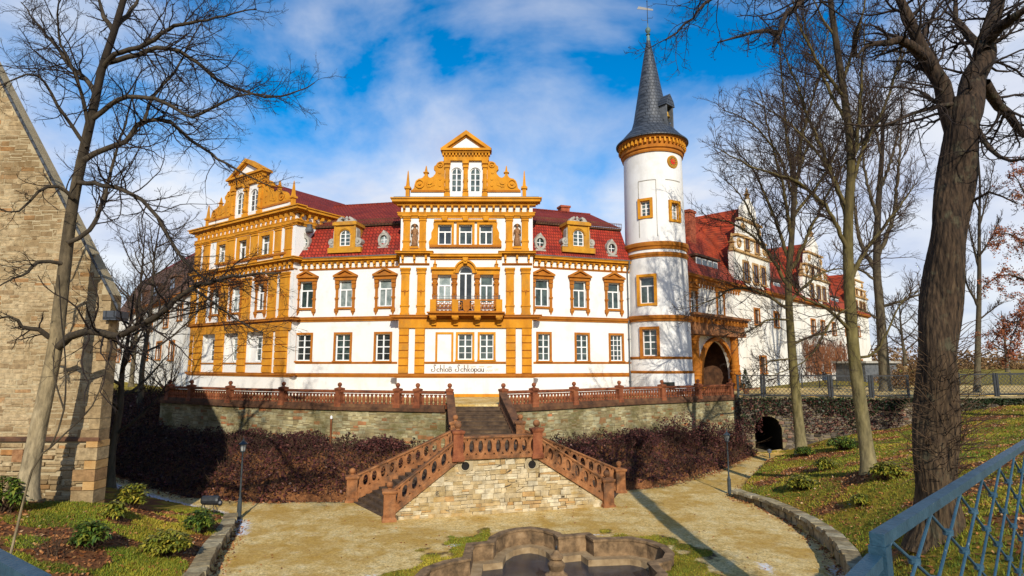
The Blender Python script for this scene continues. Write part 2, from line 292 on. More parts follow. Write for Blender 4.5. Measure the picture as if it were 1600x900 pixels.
mat('rhodo_leaf', [(0.0, (0.035,0.075,0.012)), (0.5, (0.085,0.14,0.018)), (0.85, (0.16,0.20,0.025)), (1.0, (0.28,0.26,0.03))], scale=3, rough=0.45, bump=0, src='tint', spec=0.5)
mat('rhodo_leaf_yellow', [(0.0, (0.09,0.12,0.012)), (0.5, (0.20,0.20,0.02)), (0.85, (0.33,0.28,0.03)), (1.0, (0.45,0.34,0.04))], scale=3, rough=0.45, bump=0, src='tint', spec=0.5)
mat('ivy_leaf', [(0.0, (0.012,0.022,0.009)), (0.6, (0.028,0.045,0.015)), (0.9, (0.05,0.07,0.025)), (1.0, (0.12,0.09,0.05))], scale=3, rough=0.5, bump=0, src='tint')
mat('grass_blade', [(0.0, (0.06,0.11,0.008)), (0.3, (0.15,0.18,0.012)), (0.6, (0.33,0.265,0.022)), (1.0, (0.46,0.30,0.045))], scale=0.5, rough=0.7, bump=0, src='tint', vary=0.25)
mat('dry_bush', [(0.0, (0.12,0.06,0.025)), (0.5, (0.22,0.125,0.05)), (1.0, (0.34,0.23,0.10))], scale=3, rough=0.9, bump=0, src='tint')
mat('asphalt', [(0.3, (0.09,0.085,0.08)), (0.7, (0.16,0.15,0.14))], scale=8, rough=0.95, bump=0.2)
def glass(name, c0, c1, rough=0.06):
    m = mat(name, [(0.35, c0), (0.65, c1)], scale=2.2, rough=rough, bump=0, spec=0.8, rand=0.35, detail=3); return m
glass('window_glass', (0.018,0.030,0.028), (0.07,0.10,0.09)); glass('curtain_glass', (0.16,0.20,0.19), (0.34,0.38,0.36)); glass('dark_glass', (0.010,0.012,0.012), (0.03,0.035,0.035))
glass('lamp_glass', (0.25,0.26,0.25), (0.4,0.4,0.38))
mat('ice', [(0.3, (0.020,0.022,0.028)), (0.55, (0.040,0.042,0.050)), (0.75, (0.075,0.078,0.088))], scale=1.4, detail=9, rough=0.22, bump=0.03, bscale=6, spec=0.5)
mat('snow', [(0.3, (0.70,0.72,0.76)), (0.7, (0.82,0.83,0.85))], scale=6, rough=0.7, bump=0.2)
# ================================================================ THE GROUND
ZC = -4.5                                   # gravel court
RW = [(-25.6,42.7),(-17.2,38.2),(-10.3,35.6),(-3.7,33.95),(-0.5,34.2),(3.3,36.6),(7.95,40.2),(12.4,42.8),(17.5,46.0)]
MW = [(17.5,46.0),(21,45.4),(25,44.6),(33,44.0),(48,43.5),(110,43.0)]
KERB_L = [(-8.6,14.0),(-9.35,18.5),(-10.3,21.1),(-11.2,24.2),(-12.0,26.2)]
KERB_R = [(11.4,31.0),(12.0,28.6),(12.1,26.6),(12.0,24.4),(11.7,22.4),(11.0,20.2),(10.2,18.4),(9.4,15.8),(8.4,13.0)]
COURT = KERB_L + [(-13.4,27.1),(-17,29.3),(-23.5,33.8),(-34,39.5),(-36,43.5),(-25.3,36.9),(-17,31.0),(-12.5,29.9),(-8.3,30.2),(-4,31),(3,32),(5.8,32.6),(8.6,33.8),(12.4,37.4),(16.5,42.4),(18.9,45.4),(20.9,45.2),(15.6,37.6),(12.6,32.6)] + KERB_R
COURT_IN = [(x-.2, y) for x, y in KERB_L]+COURT[len(KERB_L):-len(KERB_R)]+[(x+.2, y) for x, y in KERB_R]
BASIN = [(-1.7,20.0),(-1.7,21.5),(-.85,21.75),(-.75,22.4),(-.35,23.05),(.2,23.45),(.8,23.6),(1.4,23.35),(1.85,22.9),(2.0,22.45),(3.25,22.75),(3.5,22.1),(5.1,22.25),(5.75,21.9),(6.15,21.3),(6.2,20.6),(5.9,20.0),(5.2,19.6),(5.3,18.6),(4.9,18.0),(5.0,16.4),(4.3,15.2),(2.9,14.6),(-.2,14.6),(-1.8,15.0),(-2.6,15.9),(-2.3,16.8),(-3.05,17.4),(-3.3,18.2),(-3.1,19.0),(-2.5,19.6)]
BASIN = [(1.25+(x-1.4)*.86, y+.5) for x, y in BASIN]
BP = np.array([
 (-9.5,14,-3.5),(-10.0,18.5,-3.95),(-11.0,21.1,-4.0),(-12.0,24.3,-4.05),(-13.2,26.6,-4.2),(-17,28.3,-4.1),(-23.5,32.5,-4.3),(-15,22.4,-2.9),(-17,20,-2.3),(-22,20,-2.2),(-14.6,20.8,-2.4),
 (-13,17,-2.6),(-10.5,12.5,-2.6),(-12,10,-1.5),(-8.5,11,-2.7),(-6,10,-2.6),(-8,5,-.5),(-14,5,-.3),(-20,10,-1.2),(-17,24.5,-3.3),(-30,24,-2.4),(0,9.5,-4.0),(0,3,-.8),(0,-5,.2),(-30,32,-3),(-34,12,-1),(3,12.5,-4.3),(-4,12.5,-4.3),
 (10.7,18.4,-3.85),(11.6,20.2,-3.95),(12.5,22.6,-4.0),(12.7,26.6,-4.1),(12.3,31,-4.25),(15.8,37,-4.2),(21.3,43.6,-4.25),(8.9,12,-.7),(16.3,26.5,-2.3),(19.5,38.5,-3.2),(22.6,43.4,-3.4),(26,43.3,-2.7),(29,43.2,-2.3),(32.5,43,-1.3),(36,42.8,-.7),(42,42.5,-.55),(60,42,-.5),
 (21.5,32,-2.2),(24.5,30,-1.6),(24,38,-2.6),(28,38,-1.8),(19,20,-.9),(14,19.4,-2.2),(31,30,-.8),(12,14,-.9),(10,10,-.4),(6,9,-2.2),(9.6,15.5,-2.7),(8,5,.1),(20,5,.3),(45,20,.1),(10.6,16,-2.3),(60,10,.3),(13,17.2,-1.8),(14,24,-3.2),(4,3,-.6),(90,30,.1),(-60,10,-1),(0,-30,.3),(60,-30,.4),(-60,-30,.2)], float)
def _rbf():
    P = BP[:, :2]; D = np.hypot(P[:, None, 0]-P[None, :, 0], P[:, None, 1]-P[None, :, 1]); n = len(P)
    A = np.zeros((n+1, n+1)); A[:n, :n] = -D - np.eye(n)*0.02; A[:n, n] = 1; A[n, :n] = 1
    return np.linalg.solve(A, np.append(BP[:, 2], 0))
_W = _rbf()
def bank(x, y):
    x = np.asarray(x, float); y = np.asarray(y, float); out = np.full(x.shape, _W[-1])
    for (a, b, _), k in zip(BP, _W[:-1]): out = out - k*np.hypot(x-a, y-b)
    return out
def inside(poly, x, y):
    x = np.asarray(x, float); y = np.asarray(y, float); r = np.zeros(x.shape, bool); n = len(poly)
    for i in range(n):
        (x1, y1), (x2, y2) = poly[i], poly[(i+1) % n]
        if y1 == y2: continue
        c = ((y1 > y) != (y2 > y)) & (x < (x2-x1)*(y-y1)/(y2-y1)+x1); r ^= c
    return r
def pdist(line, x, y, closed=False):
    x = np.asarray(x, float); y = np.asarray(y, float); d = np.full(x.shape, 1e9); n = len(line)
    for i in range(n if closed else n-1):
        (x1, y1), (x2, y2) = line[i], line[(i+1) % n]; dx, dy = x2-x1, y2-y1; t = np.clip(((x-x1)*dx+(y-y1)*dy)/(dx*dx+dy*dy), 0, 1)
        d = np.minimum(d, np.hypot(x-x1-t*dx, y-y1-t*dy))
    return d
TERR = [(-25.6,42.7)]+RW[1:]+MW[1:]+[(3000,43),(3000,3000),(-3000,3000),(-3000,75),(-60,62),(-40,53),(-31,49.5),(-27.2,46)]
SLOPE = [(-36,43.5),(-25.3,36.9),(-17,31.0),(-12.5,29.9),(-8.3,30.2),(-4,31),(3,32),(5.8,32.6),(8.6,33.8),(12.4,37.4),(16.5,42.4),(18.9,45.4),(17.5,46.0)]+RW[::-1][1:]+[(-27.2,46),(-31,49.5),(-40,53),(-60,62)]
def vnoise(x, y, s, seed=0):
    return (np.sin(x*s*1.0+seed)*np.cos(y*s*1.3+seed*2)+.6*np.sin(x*s*2.3+y*s*1.1+seed*3)+.4*np.cos(y*s*3.7-x*s*2.9+seed))/2
def height(x, y):
    x = np.asarray(x, float); y = np.asarray(y, float)
    z = bank(x, y)+.05*vnoise(x, y, .9, 1)
    far = (np.abs(x) > 70) | (y < -15); z = np.where(far, np.clip(z, -.4, .3), z)
    t = inside(TERR, x, y-.34); s = inside(SLOPE, x, y-.34) & ~t; c = inside(COURT_IN, x, y)
    dc = pdist(COURT, x, y, True); dt = pdist([(-27.2,46),(-31,49.5),(-40,53),(-60,62)], x, y)
    open_ = np.clip((-23.5-x)/3.0, 0, 1)
    zs = ZC + np.minimum(dc*.55, 1.9)*(1-open_) + open_*(-ZC)*np.clip(dc/(dc+dt+.01), 0, 1)**.9 + .13*vnoise(x, y, 1.9, 3)*np.clip(dc, 0, 1)
    z = np.where(s, zs, z)
    zt = np.where(y > 62, np.minimum((y-62)*.004, .5), 0.0)+np.where((x > 28) & (y > 40), np.clip((x-28)*.02, 0, .25), 0)
    z = np.where(t, zt-.02, z)
    pth = np.clip((y-38)/7, 0, 1)*np.where(x > 10, .05, 0)
    z = np.where(c, ZC+pth+.012*vnoise(x, y, 2.3, 5), z)
    b = inside(BASIN, 1.05+(x-1.05)/1.05, 19.5+(y-19.5)/1.05); z = np.where(b, ZC-.75, z)
    return z
XS = np.unique(np.concatenate([np.array([-3000,-1500,-700,-350,-200,-140,-100,-75]), np.arange(-60,-30,1.5), np.arange(-30,-4,.25), np.arange(-4,7,.16), np.arange(7,24,.25), np.arange(24,48,1.0), np.array([50,56,64,75,90,110,150,200,350,700,1500,3000])]))
YS = np.unique(np.concatenate([np.array([-3000,-1000,-300,-100,-60,-40,-25,-15,-8,-3,0]), np.arange(2,13,.5), np.arange(13,25,.16), np.arange(25,48,.25), np.arange(48,70,1.5), np.array([75,85,100,120,150,200,300,500,900,1700,3000])]))
GX, GY = np.meshgrid(XS, YS); GZ = height(GX, GY)
def ground():
    ny, nx = GX.shape; idx = np.arange(nx*ny).reshape(ny, nx)
    Q = np.stack([idx[:-1,:-1], idx[:-1,1:], idx[1:,1:], idx[1:,:-1]], -1).reshape(-1, 4)
    V = np.stack([GX, GY, GZ], -1).reshape(-1, 3)
    # the tunnel opens in the step of the ground behind the moat wall
    c = V[Q].mean(1); dz = V[Q][:, :, 2].max(1)-V[Q][:, :, 2].min(1); Q = Q[~((dz > 1.2) & (c[:, 0] > 18.7) & (c[:, 0] < 20.95) & (c[:, 1] > 44))]
    x, y = V[:, 0], V[:, 1]
    o = npmesh('ground', V, Q, MAT_GROUND, smooth=True, kind='structure'); me = o.data
    gr = inside(COURT, x, y).astype(float); te = inside(TERR, x, y); sl = inside(SLOPE, x, y) & ~te
    bd = pdist(BASIN, x, y, True); grass_ring = np.clip(1.75-bd/1.25+vnoise(x, y, 1.6, 2)*.8, 0, 1)*((x < -.9) | (x > 3.6))
    grass = np.where(gr > 0, np.where(y < 26, grass_ring, 0), 1.0)*(~sl)
    leaf = np.clip(vnoise(x, y, .75, 9)*.9+np.where(x < 0, .58, .34)+vnoise(x, y, 2.1, 4)*.3, 0, 1)*(gr == 0)*(~te)
    leaf = np.where(sl, 1.0, leaf)
    gravel = gr*(1-grass)
    near_t = te & (y < 60) & (x > -28); gravel = np.where(near_t, 1.0, gravel); grass = np.where(near_t, 0.0, grass)
    road = te & (x > 17) & (y < 60); gravel = np.where(road, 1.0, gravel); grass = np.where(road, 0, grass)
    far = np.clip((y-54)/6, 0, 1)*te
    grass = np.where(te & (y > 60) & (x > 17), 1, grass); gravel = np.where(te & (y > 60) & (x > 17), 0, gravel)
    sn = np.zeros_like(x)
    for (cx, cy, rx, ry) in ((-4.6,19.6,1.0,.9), (-3.9,18.6,.9,.6), (-2.2,23.0,.8,.5), (3.2,24.3,1.7,.35), (6.6,30.9,1.6,.3), (7.5,18.6,.9,1.0), (8.6,20.6,.7,1.6), (-5.4,17.6,1.6,.5), (8.7,17.6,1.2,.7)):
        sn = np.maximum(sn, 1-np.hypot((x-cx)/rx, (y-cy)/ry))
    pl = [(-36,41.0),(-23.5,34.6),(-17,29.9),(-13.4,27.7),(-11.6,26.0),(-11.0,24.5)]; sn = np.maximum(sn, (1-pdist(pl, x, y)/.9)*(gr > 0)*1.0)
    pl = [(10.9,20.6),(10.0,18.0),(9.3,16)]; sn = np.maximum(sn, (1-pdist(pl, x-.0, y)/1.3)*.8)
    a = me.color_attributes.new('cover', 'FLOAT_COLOR', 'POINT'); a.data.foreach_set('color', np.stack([np.clip(grass,0,1), np.clip(gravel,0,1), np.clip(leaf,0,1), np.clip(sn,0,1)], -1).astype(np.float32).ravel())
    return o
def ground_material():
    m = bpy.data.materials.new('ground'); m.use_nodes = True; nt = m.node_tree; N = nt.nodes; L = nt.links; b = N['Principled BSDF']; b.inputs['Roughness'].default_value = .95; b.inputs['Specular IOR Level'].default_value = .15
    geo = N.new('ShaderNodeNewGeometry'); at_ = N.new('ShaderNodeAttribute'); at_.attribute_name = 'cover'; sep = N.new('ShaderNodeSeparateColor'); L.new(at_.outputs['Color'], sep.inputs[0])
    def noise(s, d=6, r=.6):
        n = N.new('ShaderNodeTexNoise'); n.inputs['Scale'].default_value = s; n.inputs['Detail'].default_value = d; n.inputs['Roughness'].default_value = r; L.new(geo.outputs['Position'], n.inputs['Vector']); return n.outputs[0]
    def ramp(f, cols):
        r = N.new('ShaderNodeValToRGB'); e = r.color_ramp.elements
        while len(e) < len(cols): e.new(.5)
        for i, (p, c) in enumerate(cols): e[i].position = p; e[i].color = (*c, 1)
        L.new(f, r.inputs[0]); return r.outputs[0]
    def mix(f, a, c):
        x = N.new('ShaderNodeMixRGB'); L.new(f, x.inputs[0]); L.new(a, x.inputs[1]); L.new(c, x.inputs[2]); return x.outputs[0]
    def mth(op, a, c):
        x = N.new('ShaderNodeMath'); x.operation = op
        for i, v in enumerate((a, c)):
            if isinstance(v, (int, float)): x.inputs[i].default_value = v
            else: L.new(v, x.inputs[i])
        return x.outputs[0]
    def blend(w_, n, lo=.35, hi=.65):     # breaks a soft border up with noise
        r = N.new('ShaderNodeMapRange'); r.inputs['From Min'].default_value = lo; r.inputs['From Max'].default_value = hi
        L.new(mth('ADD', w_, mth('MULTIPLY', mth('SUBTRACT', n, .5), 1.1)), r.inputs['Value']); return r.outputs[0]
    n1, n2, n3, n4 = noise(.55, 8), noise(9, 6, .7), noise(45, 4, .7), noise(2.3, 8, .65)
    earth = ramp(n2, [(.3, (.06,.035,.02)), (.55, (.12,.075,.04)), (.75, (.20,.13,.07))])
    grass = ramp(n4, [(.28, (.055,.065,.009)), (.40, (.14,.125,.012)), (.54, (.29,.205,.022)), (.76, (.40,.25,.05))])
    leafc = ramp(n2, [(.3, (.05,.022,.012)), (.47, (.15,.06,.024)), (.62, (.27,.115,.04)), (.78, (.40,.21,.09))])
    grav = ramp(n4, [(.25, (.52,.32,.085)), (.42, (.68,.48,.175)), (.58, (.77,.59,.27)), (.75, (.78,.66,.40))])
    n5 = noise(13, 3, .8); pebble = ramp(mth('ADD', mth('MULTIPLY', n5, .7), mth('MULTIPLY', n3, .3)), [(.36, (.30,.26,.20)), (.48, (.82,.80,.76)), (.56, (1.0,1.0,1.0)), (.66, (1.45,1.45,1.45))])
    mu = N.new('ShaderNodeMixRGB'); mu.blend_type = 'MULTIPLY'; mu.inputs[0].default_value = .9; L.new(grav, mu.inputs[1]); L.new(pebble, mu.inputs[2]); grav = mu.outputs[0]
    moss = ramp(n1, [(.47, (0,0,0)), (.58, (1,1,1))]); sm = N.new('ShaderNodeSeparateColor'); L.new(moss, sm.inputs[0])
    grav = mix(mth('MULTIPLY', sm.outputs[0], .6), grav, ramp(n2, [(.3, (.30,.14,.012)), (.7, (.56,.33,.04))]))
    col = mix(blend(sep.outputs[0], n4), earth, grass)
    col = mix(blend(mth('MULTIPLY', sep.outputs[2], .95), n2), col, leafc)
    col = mix(blend(sep.outputs[1], n4, .4, .6), col, grav)
    snow = ramp(n3, [(.3, (.6,.61,.64)), (.7, (.82,.83,.85))])
    col = mix(blend(mth('MULTIPLY', at_.outputs['Alpha'], .62), noise(6, 8, .8), .40, .56), col, snow)
    L.new(col, b.inputs['Base Color'])
    bp = N.new('ShaderNodeBump'); bp.inputs['Strength'].default_value = .8; bp.inputs['Distance'].default_value = .04; L.new(mth('ADD', n2, mth('MULTIPLY', n3, .6)), bp.inputs['Height']); L.new(bp.outputs[0], b.inputs['Normal'])
    return m
MAT_GROUND = ground_material()
ground()
def gz(x, y): return float(height(np.array([x]), np.array([y]))[0])
# water in the basin, frozen over
MB().slab([(x*1.0, y) for x, y in BASIN], ZC-.62, ZC-.50).build('water', 'ice', kind='structure')

# ================================================================ WALLS IN FRONT OF THE CASTLE
def resample(line, step):
    P = np.array(line, float); d = np.r_[0, np.cumsum(np.linalg.norm(np.diff(P, axis=0), axis=1))]; n = max(2, int(round(d[-1]/step))+1)
    t = np.linspace(0, d[-1], n); return np.stack([np.interp(t, d, P[:, k]) for k in range(P.shape[1])], -1)
class Path:
    """walks a plan polyline; p(s, z, d): d to the right-hand side (towards the camera when going left to right)"""
    def __init__(P, line):
        P.L = np.array(line, float); P.D = np.r_[0, np.cumsum(np.linalg.norm(np.diff(P.L, axis=0), axis=1))]; P.W = P.D[-1]
    def p(P, s, z, d=0.0):
        x = np.interp(s, P.D, P.L[:, 0]); y = np.interp(s, P.D, P.L[:, 1]); e = .4
        x0, x1 = np.interp([s-e, s+e], P.D, P.L[:, 0]); y0, y1 = np.interp([s-e, s+e], P.D, P.L[:, 1]); l = math.hypot(x1-x0, y1-y0) or 1
        return (x+(y1-y0)/l*d, y-(x1-x0)/l*d, z)
    def s_at_px(P, px):
        ss = np.linspace(0, P.W, 800); best = None
        for s in ss:
            x, y, _ = P.p(s, 0); e = abs(800+900*x/(y*CT-ST*2)-px)
            if best is None or e < best[0]: best = (e, s)
        return best[1]
def courses(path, s0, s1, zlo, zhi, hmin, hmax, lmin, lmax, proud, mortar, emit, rng, wavy=1.0):
    """lays courses of stones on the face of a wall; zlo, zhi may be functions of s"""
    f = lambda v, s: v(s) if callable(v) else v
    z = min(f(zlo, s) for s in np.linspace(s0, s1, 25)); top = max(f(zhi, s) for s in np.linspace(s0, s1, 25))
    while z < top-.03:
        h = rng.uniform(hmin, hmax); s = s0 - rng.uniform(0, lmin)
        while s < s1:
            l = rng.uniform(lmin, lmax)*(1.35 if rng.random() < .15 else 1); a, b = max(s, s0), min(s+l, s1); s += l
            if b-a < .06: continue
            m_ = (a+b)/2; wv = wavy*(.35*hmax*math.sin(m_*1.7+z*3)+.2*hmax*math.sin(m_*4.1)); lo = max(z+wv+wavy*rng.uniform(-.02,.02), f(zlo, m_)); hi = min(z+h+wv+wavy*rng.uniform(-.025,.02), f(zhi, m_))
            if hi-lo < .05: continue
            g = mortar*rng.uniform(.6, 1.5)
            if rng.random() < .22 and hi-lo > .8*(hmin+hmax)/2:      # two thin stones instead of one
                md = lo+(hi-lo)*rng.uniform(.4, .6); emit(path, a+g, b-g, md+g, hi-g, proud*rng.uniform(.3, 1.2), rng); hi = md
            emit(path, a+g, b-g, lo+g, hi-g, proud*rng.uniform(.3, 1.2), rng)
        z += h
def stone_verts(path, a, b, lo, hi, pr, rng):
    sc_ = min(b-a, hi-lo); j = lambda k: rng.uniform(-1, 1)*k*(1+sc_*4)
    q = .05*min(b-a, hi-lo)+.012
    back = [path.p(a, lo, -.06), path.p(b, lo, -.06), path.p(b, hi, -.06), path.p(a, hi, -.06)]
    mid = [path.p(a+j(.01), lo+j(.008), pr*.6), path.p(b+j(.01), lo+j(.008), pr*.6), path.p(b+j(.01), hi+j(.008), pr*.6), path.p(a+j(.01), hi+j(.008), pr*.6)]
    fr = [path.p(a+q+j(.012), lo+q+j(.012), pr+j(.006)), path.p(b-q+j(.02), lo+q+j(.012), pr+j(.006)), path.p(b-q+j(.02), hi-q+j(.012), pr+j(.006)), path.p(a+q+j(.012), hi-q+j(.012), pr+j(.006))]
    F_ = [(8,9,10,11)]
    for k in (0, 4):
        for i in range(4): F_.append((k+i, k+(i+1) % 4, k+4+(i+1) % 4, k+4+i))
    return back+mid+fr, F_
def wall_core(path, s0, s1, zlo, zhi, back, m, step=.6):
    f = lambda v, s: v(s) if callable(v) else v
    n = max(1, int((s1-s0)/step)); S_ = np.linspace(s0, s1, n+1)
    for a, b in zip(S_[:-1], S_[1:]):
        m.hexa([path.p(a,f(zlo,a),0), path.p(b,f(zlo,b),0), path.p(b,f(zlo,b),-back), path.p(a,f(zlo,a),-back)], [path.p(a,f(zhi,a),0), path.p(b,f(zhi,b),0), path.p(b,f(zhi,b),-back), path.p(a,f(zhi,a),-back)])
# terrace retaining wall, left and right of the stairs
PRW = Path(RW); sL = PRW.D[3]-.15; sR = PRW.D[4]+.15
def retaining_wall(s0, s1, label, seed):
    rng = random.Random(seed); t = thing('retaining_wall', label, 'wall', PRW.p((s0+s1)/2, ZC))
    m = MB(); wall_core(PRW, s0, s1, ZC-.6, -.42, .5, m); [None]; m.v = [(x, y, z) for x, y, z in m.v]; m.build('wall_core', 'mortar_dark', t)
    j = MB()
    def emit(path, a, b, lo, hi, pr, rng): v, f = stone_verts(path, a, b, lo, hi, pr, rng); j.add(v, f, rng.random())
    courses(PRW, s0, s1, -3.6, -.42, .12, .24, .22, .62, .022, .009, emit, rng)
    j.build('masonry', 'wall_stone', t, kind='stuff')
    c = MB(); S_ = np.arange(s0, s1-.2, 1.25)
    for a in S_:
        b = min(a+1.24, s1); c.hexa([PRW.p(a,-.42,.16),PRW.p(b,-.42,.16),PRW.p(b,-.42,-.55),PRW.p(a,-.42,-.55)], [PRW.p(a,-.22,.2),PRW.p(b,-.22,.2),PRW.p(b,-.22,-.55),PRW.p(a,-.22,-.55)])
    c.build('coping', 'coping_dark', t)
    return t
retaining_wall(0, sL, 'long pale stone retaining wall below the terrace, left of the stairs', 1)
retaining_wall(sR, PRW.W, 'mossy stone retaining wall below the terrace, right of the stairs', 2)
# moat wall with the tunnel at the right
PMW = Path(MW); TUN = (1.35, 3.35)
def moat_wall():
    rng = random.Random(5); P = PMW; t = thing('moat_wall', 'dark rubble wall with ivy and a black tunnel mouth below the fence', 'wall', P.p(3, ZC)); s1 = 62
    arch = lambda s: ZC+.15+1.75+math.sqrt(max(0, .98**2-(s-2.35)**2))*.98
    m = MB(); wall_core(P, 0, TUN[0], ZC-.5, -.35, .6, m); wall_core(P, TUN[1], s1, ZC-.5, lambda s: -.35+max(0, min(.25, (s-11)*.02)), .6, m, 1.2); wall_core(P, TUN[0], TUN[1], arch, -.35, .6, m, .12)
    m.build('wall_core', 'mortar_dark', t)
    j = MB()
    def emit(path, a, b, lo, hi, pr, rng):
        c = (a+b)/2
        if TUN[0]-.1 < c < TUN[1]+.1 and lo < arch(c)+.05: return
        v, f = stone_verts(path, a, b, lo, hi, pr, rng); j.add(v, f, rng.random())
    courses(P, 0, 30, ZC+.1, -.36, .12, .22, .18, .5, .08, .016, emit, rng); j.build('masonry', 'rubble_stone', t, kind='stuff')
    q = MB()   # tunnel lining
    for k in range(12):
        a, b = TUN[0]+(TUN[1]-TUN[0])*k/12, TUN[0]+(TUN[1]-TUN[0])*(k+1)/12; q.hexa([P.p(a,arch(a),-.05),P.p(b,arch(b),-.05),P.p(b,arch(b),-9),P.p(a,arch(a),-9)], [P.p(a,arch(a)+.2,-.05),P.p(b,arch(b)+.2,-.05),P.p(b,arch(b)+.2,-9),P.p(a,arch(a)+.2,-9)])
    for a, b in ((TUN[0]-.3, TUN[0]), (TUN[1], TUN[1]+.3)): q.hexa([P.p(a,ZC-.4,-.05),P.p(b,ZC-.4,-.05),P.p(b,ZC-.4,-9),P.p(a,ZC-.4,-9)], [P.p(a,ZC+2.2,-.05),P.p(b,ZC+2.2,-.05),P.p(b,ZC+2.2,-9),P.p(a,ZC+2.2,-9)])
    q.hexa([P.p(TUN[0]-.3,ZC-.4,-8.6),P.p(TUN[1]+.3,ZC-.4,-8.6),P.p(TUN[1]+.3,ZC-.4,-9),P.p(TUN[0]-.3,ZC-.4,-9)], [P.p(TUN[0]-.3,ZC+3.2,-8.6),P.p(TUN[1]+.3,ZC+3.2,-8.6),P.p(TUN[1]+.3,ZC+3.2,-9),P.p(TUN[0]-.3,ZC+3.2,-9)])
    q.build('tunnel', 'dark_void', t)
    m = MB(); m.hexa([P.p(.9,-1.3,-.3),P.p(3.9,-1.3,-.3),P.p(3.9,-1.3,-2.2),P.p(.9,-1.3,-2.2)], [P.p(.9,-.03,-.3),P.p(3.9,-.03,-.3),P.p(3.9,-.03,-2.2),P.p(.9,-.03,-2.2)]); m.build('vault_cover', 'mortar_dark', t)
    m = MB(); m.hexa([P.p(.5,ZC-.5,.5),P.p(4.2,ZC-.5,.5),P.p(4.2,ZC-.5,-9),P.p(.5,ZC-.5,-9)], [P.p(.5,ZC-.03,.5),P.p(4.2,ZC-.03,.5),P.p(4.2,ZC-.03,-9),P.p(.5,ZC-.03,-9)]); m.build('tunnel_floor', 'mortar_dark', t)
    c = MB()
    for a in np.arange(0, s1, 1.6): zz = -.35+max(0, min(.25, (a-11)*.02)); c.hexa([P.p(a,zz,.12),P.p(a+1.59,zz,.12),P.p(a+1.59,zz,-.7),P.p(a,zz,-.7)], [P.p(a,zz+.16,.14),P.p(a+1.59,zz+.16,.14),P.p(a+1.59,zz+.16,-.7),P.p(a,zz+.16,-.7)])
    c.build('coping', 'kerb_stone', t)
moat_wall()

# ---- garden kerb walls, stone by stone
def kerb_wall(line, label, h0, h1, seed):
    rng = random.Random(seed); L_ = resample(line, .55); t = thing('kerb_wall', label, 'low wall', (L_[len(L_)//2][0], L_[len(L_)//2][1], ZC)); P = Path(line)
    n = len(L_)-1; st = P.W/n
    for i in range(n):
        a, b = i*st+.012, (i+1)*st-.012; h = h0+(h1-h0)*i/n
        for (z0, z1, d0, d1) in ((ZC-.3, ZC+h*.55, -.02, -.42), (ZC+h*.56, ZC+h-.14, -.01, -.42), (ZC+h-.13, ZC+h, .06, -.52)):
            q = MB(); j = lambda: rng.uniform(-.03, .03)
            d0_ = d0+j(); lo = [P.p(a,z0,d0_),P.p(b,z0,d0_+j()),P.p(b,z0,d1),P.p(a,z0,d1)]; e = .03
            hi = [P.p(a+e,z1+j()*.4,d0_-e+j()),P.p(b-e,z1+j()*.4,d0_-e+j()),P.p(b-e,z1+j()*.4,d1+e),P.p(a+e,z1+j()*.4,d1+e)]
            q.hexa(lo, hi); q.build('stone', 'kerb_stone', t)
    return t
kerb_wall(KERB_L[::-1], 'low mossy stone kerb curving beside the lawn at the left', .45, .75, 3) if False else kerb_wall([(-8.6,14.0),(-9.35,18.5),(-10.3,21.1),(-11.2,24.2),(-12.0,26.2)], 'low mossy stone kerb curving beside the lawn at the left', .72, .42, 3)
kerb_wall(KERB_R, 'curved low stone wall holding back the lawn at the right', .38, .95, 4)
# ---- terrace balustrades
def mk_baluster():
    q = MB(); q.lathe([(.105, 0), (.105, .05), (.07, .08), (.075, .14), (.108, .24), (.10, .33), (.062, .47), (.08, .52), (.108, .55), (.108, .6)], n=8)
    me = bpy.data.meshes.new('baluster'); me.from_pydata(q.v, [], q.f); me.update(); me.materials.append(MAT['sandstone_red']); return me
BAL = mk_baluster()
def pillar(parent, x, y, z, h, rot=0.0, w_=.30, ball=.17, m='sandstone_red', ballm='sandstone_red'):
    q = MB(); r = math.sqrt(2)/2; a0 = math.pi/4+rot
    q.lathe([(w_*1.22*r*1.0, 0), (w_*1.22*r, .18), (w_*r*1.05, .22), (w_*r, .26), (w_*r, h-.16), (w_*1.15*r, h-.13), (w_*1.28*r, h-.06), (w_*1.28*r, h), (w_*.5*r, h+.05)], (x, y, z), 4, a0=a0)
    po = q.build('pillar', m, parent)
    if ball:
        b = MB(); b.lathe([(ball*.75, 0), (ball*.6, .05), (ball*.4, .09)], (x, y, z+h+.03), 10); b.sphere((x, y, z+h+.09+ball*.92), ball, 12, 8); b.build('ball', ballm, po, smooth=True)
    return po
